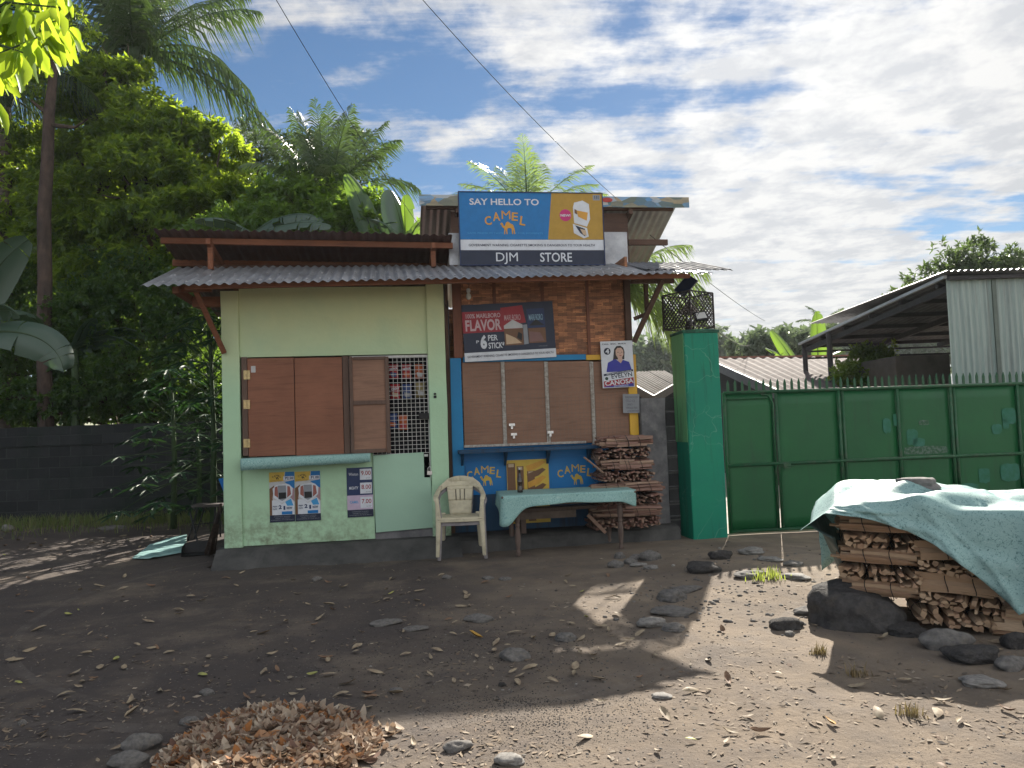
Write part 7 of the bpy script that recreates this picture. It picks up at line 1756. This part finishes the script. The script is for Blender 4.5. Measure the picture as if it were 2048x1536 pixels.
def palm(name, label, base, cz, spec, ll, mat, seed, trunk_r=0.14, n=30, group=None, w_=0.03, lean=(0, 0), trunk=True, hang=0.35, root=None):
    """spec: list of (azimuth deg, elevation deg, length, droop rad)"""
    rng = random.Random(seed); c = Vector((base[0] + lean[0], base[1] + lean[1], cz)); t = thing(name, label, 'palm', (base[0], base[1], 0), 0, group)
    if trunk:
        mb = MB(); P = [Vector((base[0] + lean[0] * f ** 1.5, base[1] + lean[1] * f ** 1.5, cz * f)) for f in [i / 12 for i in range(13)]]
        mb.tube(P, [trunk_r * (1.25 - .45 * i / 12) for i in range(13)], 10); mb.build('trunk', M['palm_bark'], t, smooth=True)
        mb = MB(); mb.lathe([(trunk_r * .7, -.35), (trunk_r * 1.25, -.1), (trunk_r * 1.1, .15), (trunk_r * .5, .4)], c, 10); mb.build('crown_shaft', M['stem'], t)
    for az, el, L, dr in spec:
        a = R(az); b = c + Vector((math.cos(a), math.sin(a), .3)) * trunk_r * .6
        V, F, pts = frond_arrays(b, a, R(el), L, dr, ll, n, rng, rng.uniform(-.25, .25), w_, hang)
        fr = fast('frond', np.array([v[:] for v in V]), np.array(F), mat, t)
        mb = MB(); mb.tube(pts, [max(0.004, 0.028 * (1 - i / n) ** .8) * (L / 3.5) for i in range(n + 1)], 5); mb.build('midrib', M['stem'], fr)
    return t
def palm_spec(n, L, seed, els=(70, 10), dr=1.2):
    r = random.Random(seed); return [((i * 137.5 + r.uniform(-12, 12)) % 360, els[0] + (els[1] - els[0]) * (i / n) + r.uniform(-6, 6), L * r.uniform(.85, 1.08), dr * r.uniform(.8, 1.25)) for i in range(n)]
# tall coconut at the top left
c = wp(268, 108, 18.5)
palm('coconut_palm', 'tall coconut palm with a full crown against the blue sky at the top left', (c.x - .2, c.y), c.z,
     [(2, 36, 3.3, .9), (350, 10, 3.0, 1.4), (20, 52, 3.2, .8), (60, 70, 3.2, .5), (95, 84, 3.2, .25), (130, 66, 3.2, .6), (165, 52, 3.2, .9), (182, 34, 3.3, 1.1), (188, 12, 3.0, 1.4), (205, 30, 3.3, 1.3), (240, 55, 3.2, .8), (270, 74, 3.2, .4), (265, 50, 3.0, .8), (290, 35, 2.8, 1.3), (160, 22, 3.2, 1.4), (310, 60, 3, .8), (225, 72, 3.2, .5), (352, -18, 4.2, 0.65), (356, -2, 3.6, 1.1), (80, 78, 3.4, .3), (15, 74, 3.2, .5), (340, 68, 3.0, .6), (45, 60, 3.2, .6), (115, 76, 3.2, .35), (148, 72, 3.2, .45), (280, 84, 3.3, .2)],
     0.95, M['leaf_palm'], 21, 0.18, n=32, lean=(.2, 0), w_=0.038, hang=1.0)
# drooping fronds at the left edge
c = wp(10, 190, 17); palm('coconut_palm', 'coconut palm half hidden in foliage at the left edge with drooping fronds', (c.x, c.y), c.z, palm_spec(13, 3.2, 5, (40, -20), 1.5), .95, M['leaf_palm'], 22, .15, n=30, w_=.038, hang=1.0)
# bushy palm above the left roof
c = wp(655, 392, 15.5)
palm('coconut_palm', 'stout young coconut palm with upright fronds rising above the left roof', (c.x, c.y), c.z - .1,
     [(160, 60, 2.1, .6), (130, 70, 2.0, .45), (105, 80, 2.1, .25), (70, 80, 2.1, .3), (45, 70, 2.05, .45), (20, 60, 1.9, .7), (180, 48, 1.9, 1.0), (0, 30, 1.9, 1.2), (350, 12, 1.8, 1.4), (200, 66, 1.9, .7), (230, 76, 1.8, .5), (270, 80, 1.9, .4), (310, 70, 1.9, .6), (185, 20, 1.7, 1.5), (340, 52, 1.9, .9), (100, 62, 2.0, .5), (80, 70, 2.1, .4), (170, 5, 1.5, 1.3), (250, 40, 1.6, 1.5), (290, 35, 1.6, 1.5), (10, 66, 2.0, .5), (90, 88, 2.15, .1), (150, 78, 2.1, .25)],
     .68, M['leaf_palm'], 23, .2, n=26, w_=.030, hang=.6)
# palm behind the sign
c = wp(1055, 430, 14.2)
palm('coconut_palm', 'young light green coconut palm fanning out just above the roof sign', (c.x, c.y), c.z,
     [(180, 30, 1.5, .7), (165, 44, 1.5, .6), (130, 62, 1.5, .4), (95, 82, 1.5, .2), (60, 64, 1.5, .4), (20, 40, 1.5, .7), (5, 30, 1.5, .8), (350, 48, 1.45, .6), (200, 55, 1.4, .6), (270, 75, 1.4, .4), (80, 75, 1.5, .3), (110, 72, 1.5, .3)], .52, M['leaf_palm_light'], 24, .12, n=22, w_=.018, hang=.4)
# palm at the right of the store
c = wp(1225, 575, 13.4)
palm('coconut_palm', 'light green coconut palm whose fronds droop between the store and the green pillar', (c.x, c.y), c.z,
     [(0, 30, 1.7, 1.1), (10, 12, 1.7, 1.2), (350, -2, 1.8, 1.2), (345, 20, 1.75, 1.4), (15, -14, 1.6, 1.0), (355, -30, 1.8, .7), (330, -18, 1.7, .9), (30, 40, 1.6, .9), (180, 30, 1.5, 1), (90, 50, 1.6, .8), (5, 48, 1.6, .9), (340, -38, 1.9, .5)], .60, M['leaf_palm_light'], 25, .12, n=28, w_=.018, hang=.9)

# ---- banana plants
def banana_leaf(p0, az, el, L, Wd, droop, rng, mat, parent, tears=7, twist=0.0, vee=0.5):
    n = 26; pts = []; tans = []; p = Vector(p0); e = el
    for i in range(n + 1):
        d = Vector((math.cos(az) * math.cos(e), math.sin(az) * math.cos(e), math.sin(e))); pts.append(p.copy()); tans.append(d); p = p + d * (L / n); e -= droop / n * (.3 + 1.4 * i / n)
    V = []; F = []
    cuts = sorted(rng.sample(range(3, n - 1), min(tears, n - 5)))
    for sg in (-1, 1):
        cut = sorted(set(c_ + rng.choice((-1, 0, 1)) for c_ in cuts)) + [n]; a = 1
        for b in cut:
            if b <= a: continue
            dv = rng.uniform(-.25, .25) * (0.5 + tears / 10)
            rows = []
            for i in range(a, b + 1):
                t = i / n; wd = Wd * .5 * (math.sin(PI * min(1, .06 + t * .92)) ** .45); d = tans[i]; s = d.cross(Vector((0, 0, 1))); s = s.normalized() if s.length > .05 else Vector((1, 0, 0)); u = s.cross(d)
                s2 = s * math.cos(twist) + u * math.sin(twist); u2 = u * math.cos(twist) - s * math.sin(twist)
                row = []; sh = 0.0
                if i == b and b != n: sh = -0.012 * L
                for k in range(4):
                    f = k / 3; row.append(pts[i] + d * (sh * f) + s2 * (sg * wd * f) + u2 * (wd * (vee * f - (vee + dv + .3) * f * f)))
                rows.append(row)
            k0 = len(V); V += [q for r_ in rows for q in r_]
            for i in range(len(rows) - 1):
                for k in range(3): x = k0 + i * 4 + k; F.append((x, x + 1, x + 5, x + 4))
            a = b
    lf = fast('leaf', np.array([v[:] for v in V]), np.array(F), mat, parent, smooth=True)
    mb = MB(); mb.tube(pts, [max(.004, .022 * (1 - i / n)) for i in range(n + 1)], 6); mb.build('midrib', M['stem'], lf)
def banana(name, label, base, h, leaves, mat, seed, group=None, r=.09):
    rng = random.Random(seed); t = thing(name, label, 'banana plant', base, 0, group); b = Vector(base); mb = MB()
    mb.tube([b + Vector((0, 0, h * i / 5)) for i in range(6)], [r * (1.2 - .5 * i / 5) for i in range(6)], 10); mb.build('stem', M['stem'], t, smooth=True)
    for az, el, L, W_, dr, tears, *rest in leaves:
        banana_leaf(b + Vector((0, 0, h)), R(az), R(el), L, W_, dr, rng, rest[0] if rest else mat, t, tears, rest[1] if len(rest) > 1 else 0.0)
    return t
q = wp(762, 520, 13.6)
banana('banana_plant', 'banana plant with a tall folded yellow-green leaf standing above the left roof', (q.x, q.y, 0), q.z, [(168, 74, 1.75, .42, .25, 3, M['leaf_banana'], 1.1), (60, 70, 1.3, .45, .3, 6, M['leaf_banana'], .8), (20, 78, 1.2, .55, .35, 7, M['leaf_banana_dark'], .9), (340, 55, .9, .4, .9, 6), (178, 40, .9, .35, 1.2, 6)], M['leaf_banana'], 31)
q = wp(812, 500, 13.0)
banana('banana_plant', 'banana plant with a broad dark upright leaf beside the right roof end', (q.x, q.y, 0), q.z, [(150, 80, 1.15, .62, .3, 5, M['leaf_banana_dark'], .2), (100, 86, 1.0, .4, .2, 3, M['leaf_banana'], 1.0), (320, 62, .8, .3, 1.2, 5), (200, 60, .8, .4, 1.0, 6, M['leaf_banana_dark'])], M['leaf_banana'], 32)
q = wp(505, 445, 13.4)
banana('banana_plant', 'banana plant with dark drooping torn leaves low over the left roof edge', (q.x, q.y, 0), q.z - .2, [(0, 34, 1.35, .42, 1.3, 9, M['leaf_banana_dark'], -.5), (350, 14, 1.5, .4, .7, 8, M['leaf_banana_dark'], -.6), (200, 30, 1.0, .4, 1.0, 7)], M['leaf_banana_dark'], 33)
# big shaded leaves at the far left
q = wp(-60, 640, 11.2)
_bl = [(352, 40, .9, .4, 1.6, 3, M['leaf_banana_dark'], .6), (60, 75, 1.3, .6, .3, 2, M['leaf_banana_dark'], .9), (15, 74, 1.55, .62, .7, 1, M['leaf_banana_dark'], .8), (90, 30, 1.8, .45, 1.1, 4, M['leaf_banana_dark'])]
bpl = banana('banana_plant', 'banana plant at the left edge with one large pale drooping leaf in the shade', (q.x, q.y, 0), q.z - .1, _bl, M['leaf_banana_dark'], 34, r=.11)
banana_leaf(wp(-40, 668, 11.1), R(6), R(8), 1.45, .60, 1.75, random.Random(3), M['leaf_banana_dark'], bpl, 3, R(-58), .25)
q = wp(150, 700, 15.0)
banana('banana_plant', 'shaded banana plant behind the slender trunk with leaves arching both ways', (q.x, q.y, 0), q.z, [(0, 34, 1.6, .42, 1.4, 5, M['leaf_banana_dark'], .4), (350, 20, 1.5, .42, 1.2, 4, M['leaf_banana_dark'], .5), (180, 28, 1.5, .4, 1.1, 6, M['leaf_banana_dark'], -.4), (60, 60, 1.0, .4, .8, 4), (330, 60, .9, .35, 1.0, 5)], M['leaf_banana_dark'], 35)

# ---- papaya by the store corner
def palmate(cx, axis, nrm, size, rng):
    D = Vector(axis).normalized(); Nn = Vector(nrm); S = D.cross(Nn).normalized(); V = [Vector(cx)]; F = []; lobes = 7; ring = []
    for k in range(lobes):
        a = R(-130 + 260 * k / (lobes - 1)); l = size * (1 - 0.32 * abs(a) / PI) * rng.uniform(.9, 1.08)
        for da, f in ((-.17, .34), (-.20, .60), (-.07, .66), (-.10, .84), (0, 1.0), (.10, .84), (.07, .66), (.20, .60), (.17, .34)):
            b = a + da * 1.0; ring.append(Vector(cx) + (D * math.cos(b) + S * math.sin(b)) * l * f + Vector((0, 0, -1)) * l * f * f * .28)
    V += ring
    for i in range(len(ring) - 1): F.append((0, i + 1, i + 2))
    return V, F
def papaya(name, label, base, h, n, ls, seed, pet=0.8, spread=1.0):
    rng = random.Random(seed); t = thing(name, label, 'papaya', base); b = Vector(base); mb = MB(); mb.tube([b, b + Vector((.03, 0, h * .5)), b + Vector((0, 0, h))], [.05, .04, .025], 8); mb.build('trunk', M['stem'], t, smooth=True)
    for i in range(n):
        az = i * 2.399 + rng.uniform(-.2, .2); z = h * (1 - .72 * i / n); el = R(58 - 85 * i / n); L = pet * (.55 + .55 * i / n) * rng.uniform(.85, 1.1) * spread
        d = Vector((math.cos(az) * math.cos(el), math.sin(az) * math.cos(el), math.sin(el))); p = b + Vector((0, 0, z)); e = p + d * L
        V, F = palmate(e, (d.x, d.y, -.15), (0.1 * rng.uniform(-1, 1), .1 * rng.uniform(-1, 1), 1), ls * rng.uniform(.8, 1.15), rng)
        lf = fast('leaf', np.array([v[:] for v in V]), np.array(F), M['leaf_papaya'], t)
        mb = MB(); mb.tube([p, p + d * L * .5 + Vector((0, 0, .03)), e], [.010, .008, .005], 5); mb.build('leaf_stalk', M['stem'], lf)
q = gp(424, 1030); papaya('papaya_plant', 'papaya plant with large lobed leaves on long stalks against the store corner', (wp(424, 900, 11.4).x, 11.4, 0), 2.9, 44, .36, 41, 1.0)
papaya('papaya_plant', 'smaller papaya plant with lobed leaves in front of the yard wall', (wp(345, 900, 12.6).x, 12.6, 0), 2.3, 30, .33, 42, .9)
papaya('papaya_plant', 'low papaya plant half hidden between the taller ones by the yard wall', (wp(395, 900, 13.3).x, 13.3, 0), 1.7, 26, .33, 43, .85)

# ---- shrubs and airy trees behind the roofs
tree('leafy_shrub', 'bright green leafy shrub massed behind the ridge of the left roof', (wp(620, 700, 14.4).x, 14.4, 0),
     [B_(560, 455, 14, 45), B_(640, 450, 14, 50), B_(700, 440, 14.2, 50), B_(600, 400, 14.3, 38), B_(540, 410, 14.5, 40), B_(760, 460, 14, 42), B_(480, 450, 14.2, 45), B_(660, 410, 14.4, 40), B_(740, 425, 14.3, 36), B_(590, 370, 14.6, 20), B_(810, 475, 14, 30), B_(430, 470, 14.2, 40)], 26000, 0.12, .5, M['leaf_shrub'], 51, trunk_r=.07, cat='shrub', shell=.35)
tree('airy_tree', 'thin airy small-leaved tree against the cloud right of the big dense tree', (wp(520, 700, 19).x, 19, 0),
     [B_(510, 270, 19, 40), B_(550, 310, 19, 48), B_(500, 340, 19, 50), B_(545, 370, 19, 40), B_(470, 250, 19.5, 25), B_(575, 280, 19, 30)], 7000, 0.10, .32, M['leaf_airy'], 52, trunk_r=.07, shell=.5, spread=.25)
tree('airy_tree', 'thin airy small-leaved tree behind the upright palm fronds', (wp(730, 700, 18).x, 18, 0),
     [B_(700, 270, 18, 35), B_(735, 300, 18, 35), B_(740, 350, 18, 38), B_(690, 330, 18, 40), B_(620, 290, 18.5, 35), B_(600, 340, 18.5, 40)], 6500, 0.10, .32, M['leaf_airy'], 53, trunk_r=.06, shell=.5, spread=.25)
# ---- beyond the gate
tree('round_bush', 'dark glossy bush under the carport roof behind the gate', (wp(1740, 800, 15.8).x, 15.8, 0), [B_(1735, 730, 15.8, 38), B_(1705, 755, 15.6, 32), B_(1770, 735, 15.8, 36), B_(1750, 765, 15.6, 36)], 7000, .10, .5, M['leaf_dense'], 54, trunk_r=.06, cat='bush', shell=.35)
tree('garden_tree', 'spreading thin-crowned tree rising behind the tall metal building', (wp(1930, 800, 24).x, 24, 0), [B_(1850, 590, 24, 45), B_(1900, 550, 24, 50), B_(1960, 530, 24, 45), B_(2010, 545, 24, 45), B_(1820, 600, 24, 28), B_(1930, 590, 24, 50), B_(2060, 560, 24, 45)], 12000, .20, .35, M['leaf_airy'], 55, trunk_r=.14, shell=.45, spread=.22)
q = wp(1600, 745, 24); banana('banana_plant', 'sunlit banana plant with upright leaves beyond the long shed roof', (q.x, q.y, 0), q.z, [(150, 64, 1.6, .42, .2, 2, M['leaf_banana'], .9), (165, 50, 1.3, .4, .5, 4), (20, 50, 1.5, .4, .9, 4), (185, 20, 1.7, .4, .9, 5, M['leaf_banana_dark']), (350, 22, 1.2, .36, 1.0, 5)], M['leaf_banana'], 36)
q = wp(1637, 735, 23); banana('banana_plant', 'banana plant with one erect translucent leaf just left of the carport roof', (q.x, q.y, 0), q.z, [(60, 84, 1.75, .50, .15, 1, M['leaf_banana'], .3), (10, 45, 1.2, .36, 1.0, 4), (200, 35, 1.2, .36, 1.0, 5, M['leaf_banana_dark'])], M['leaf_banana'], 37)
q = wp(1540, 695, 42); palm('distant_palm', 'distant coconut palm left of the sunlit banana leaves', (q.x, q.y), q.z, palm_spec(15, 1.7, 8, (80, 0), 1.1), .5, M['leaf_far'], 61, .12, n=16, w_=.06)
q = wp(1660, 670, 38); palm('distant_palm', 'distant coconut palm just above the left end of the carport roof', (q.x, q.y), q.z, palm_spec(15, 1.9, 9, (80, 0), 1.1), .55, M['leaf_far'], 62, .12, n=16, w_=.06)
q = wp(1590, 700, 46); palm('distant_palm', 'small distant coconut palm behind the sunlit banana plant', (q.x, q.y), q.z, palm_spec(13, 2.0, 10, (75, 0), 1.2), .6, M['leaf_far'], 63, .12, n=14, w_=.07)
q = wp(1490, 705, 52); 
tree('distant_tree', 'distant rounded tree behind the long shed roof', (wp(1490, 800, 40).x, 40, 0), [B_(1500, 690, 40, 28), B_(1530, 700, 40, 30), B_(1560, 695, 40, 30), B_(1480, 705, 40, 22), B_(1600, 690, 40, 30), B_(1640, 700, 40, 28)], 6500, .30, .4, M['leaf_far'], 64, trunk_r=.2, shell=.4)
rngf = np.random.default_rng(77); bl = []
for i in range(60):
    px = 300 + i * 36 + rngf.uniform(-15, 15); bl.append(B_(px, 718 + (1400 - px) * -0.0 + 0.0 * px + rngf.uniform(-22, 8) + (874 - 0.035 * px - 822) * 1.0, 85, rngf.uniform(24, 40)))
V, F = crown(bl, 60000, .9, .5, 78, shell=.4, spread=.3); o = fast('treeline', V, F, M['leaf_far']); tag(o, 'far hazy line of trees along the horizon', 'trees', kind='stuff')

# ---- bright leaves hanging in from the upper left, near the camera
t = thing('overhanging_tree', 'near tree whose bright yellow-green leaves hang into the top left corner', 'tree', (-4.4, 4.6, 0)); mb = MB(); rr = random.Random(5)
mb.tube([(-4.4, 4.6, 0), (-4.35, 4.6, 1.6), (-4.2, 4.55, 3.0), (-3.9, 4.5, 4.2), (-3.6, 4.5, 5.0)], [.16, .14, .12, .09, .05], 10); mb.build('trunk', M['bark'], t, smooth=True)
twigs = []
V = []; F = []; mb = MB()
ends = [(150, 20), (120, 60), (90, 10), (60, 50), (40, 110), (20, 160), (75, 120), (110, 110), (10, 60), (-10, 200), (30, 20), (130, -20), (70, -30), (0, 120), (140, 45), (-20, 20), (50, 80), (95, 70), (-5, 90), (25, 60), (-25, 150)]
ends += [(5, 175), (15, 140), (135, 80), (155, 95), (45, 150), (-10, 235)]
for k, (px, py) in enumerate(ends):
    Y = rr.uniform(3.9, 4.9); e = wp(px, py - 45, Y); s0 = Vector((-3.9, 4.5, 3.6 + rr.uniform(-.2, .5))); pts = limb_path(s0, e, rr, 5, .06); mb.tube(pts, [.022, .017, .013, .010, .007, .004], 5)
    for j in range(10):
        p = pts[-1].lerp(pts[-2], rr.random() * .9) if j < 8 else pts[-2].lerp(pts[-3], rr.random())
        L = rr.uniform(.13, .21); Wd = L * rr.uniform(.28, .38); az = rr.uniform(0, 6.28); d = Vector((math.cos(az) * .55, math.sin(az) * .55, -rr.uniform(.5, 1.1))).normalized(); s = d.cross(Vector((rr.uniform(-1, 1), rr.uniform(-1, 1), .4))).normalized(); u = s.cross(d); k0 = len(V)
        for i in range(6):
            f = i / 5; w__ = Wd * .5 * math.sin(PI * (f * .93 + .03)) ** .75; c = p + d * L * f + Vector((0, 0, -.25 * L * f * f)) + s * (0.012 * math.sin(f * 7))
            V += [c - s * w__ + u * w__ * .35, c, c + s * w__ + u * w__ * .35]
        for i in range(5):
            a = k0 + i * 3; F += [(a, a + 1, a + 4, a + 3), (a + 1, a + 2, a + 5, a + 4)]
mb.build('twigs', M['stem'], t)
fast('leaves', np.array([v[:] for v in V]), np.array(F), M['leaf_front'], t, smooth=True)

# ---- grass
def grass(name, n, f, h0, h1, mat, label, seed, kind='stuff', cat='grass'):
    rng = np.random.default_rng(seed); V = []; F = []
    for i in range(n):
        x, y = f(rng); z = gz(x, y) if abs(x) < 14 and y < 16 else 0; h = rng.uniform(h0, h1); a = rng.random() * 6.28; l = rng.uniform(.1, .7) * h; w_ = .0035 + h * .012; dx, dy = math.cos(a), math.sin(a); k = len(V)
        V += [(x - dy * w_, y + dx * w_, z), (x + dy * w_, y - dx * w_, z), (x + dx * l * .4 - dy * w_ * .7, y + dy * l * .4 + dx * w_ * .7, z + h * .6), (x + dx * l * .4 + dy * w_ * .7, y + dy * l * .4 - dx * w_ * .7, z + h * .6), (x + dx * l, y + dy * l, z + h), (x + dx * l + .001, y + dy * l, z + h)]
        F += [(k, k+1, k+3, k+2), (k+2, k+3, k+5, k+4)]
    o = fast(name, np.array(V), np.array(F), mat); tag(o, label, cat, kind=kind); return o
grass('grass_strip', 5200, lambda r: (r.uniform(-11, -4.2), 14.35 - abs(r.normal(0, .8))), .04, .20, M['grass'], 'strip of low green and straw grass along the foot of the far block wall', 1)
g0 = gp(1535, 1172); grass('grass_tuft', 90, lambda r: (g0.x + r.normal(0, .075), g0.y + r.normal(0, .05)), .03, .11, mat_leaf('sun_toned_grass', [(.22, .28, .04), (.30, .32, .08)], (.5, .6, .1), .45), 'bright yellow-green grass tuft among the stones before the gate', 2, kind=None)  # sunlight put into the blade colours of this tuft
for i, (x, y, lb) in enumerate(((1715, 1355, 'small dry brown weed tuft in the sunlit dirt, farthest of three'), (1825, 1433, 'small straw weed tuft nearest the covered pile shadow'), (1640, 1310, 'sparse dry weed tuft left of the boulder shadow'))):
    p = gp(x, y); grass('weed_tuft', 46, lambda r: (p.x + r.normal(0, .03), p.y + r.normal(0, .02)), .02, .07, mat_leaf('dry_weed', [(.18, .12, .06), (.26, .20, .10)], (.3, .25, .1), .2), lb, 5 + i, kind=None, cat='weed')

# ---- overhead wires
def wire(name, pts, label, r=0.006):
    mb = MB(); P = []
    for a, b in zip(pts[:-1], pts[1:]):
        for i in range(12): t_ = i / 12; P.append(Vector(a).lerp(Vector(b), t_) + Vector((0, 0, -.35 * t_ * (1 - t_))))
    P.append(Vector(pts[-1])); mb.tube(P, r, 5); o = mb.build(name, M['cable']); tag(o, label, 'wire')
wire('overhead_wire', [wp(535, -30, 8.0), wp(852, 470, 12.6)], 'thin black wire running down from the upper left to the roof end', .0045)
wire('overhead_wire', [wp(815, -35, 8.0), wp(1232, 396, 10.9)], 'thin black wire running down from the top centre to the roof beside the sign', .0045)
wire('overhead_wire', [wp(1300, 470, 10.8), wp(1530, 642, 30)], 'thin black wire running from the store roof to the far palms over the gate', .007)
wire('overhead_wire', [wp(1437, 664, 9.6), wp(1500, 690, 24)], 'thin black wire leaving the top of the green pillar to the right', .007)

# ------------------------------------------------------------------ humid air
def haze():
    mb = MB(); mb.box(-140, 140, -30, 150, -1.2, 22); o = mb.build('haze', None)
    m = bpy.data.materials.new('humid_air'); m.use_nodes = True; nt = m.node_tree; nt.nodes.clear()
    out = nt.nodes.new('ShaderNodeOutputMaterial'); v = nt.nodes.new('ShaderNodeVolumePrincipled'); v.inputs['Color'].default_value = (0.86, 0.93, 1.0, 1); v.inputs['Density'].default_value = 0.00035; v.inputs['Anisotropy'].default_value = 0.3
    nt.links.new(v.outputs[0], out.inputs['Volume']); o.data.materials.append(m); tag(o, 'thin pale humid air fading the far trees', 'haze', kind='stuff')
haze()
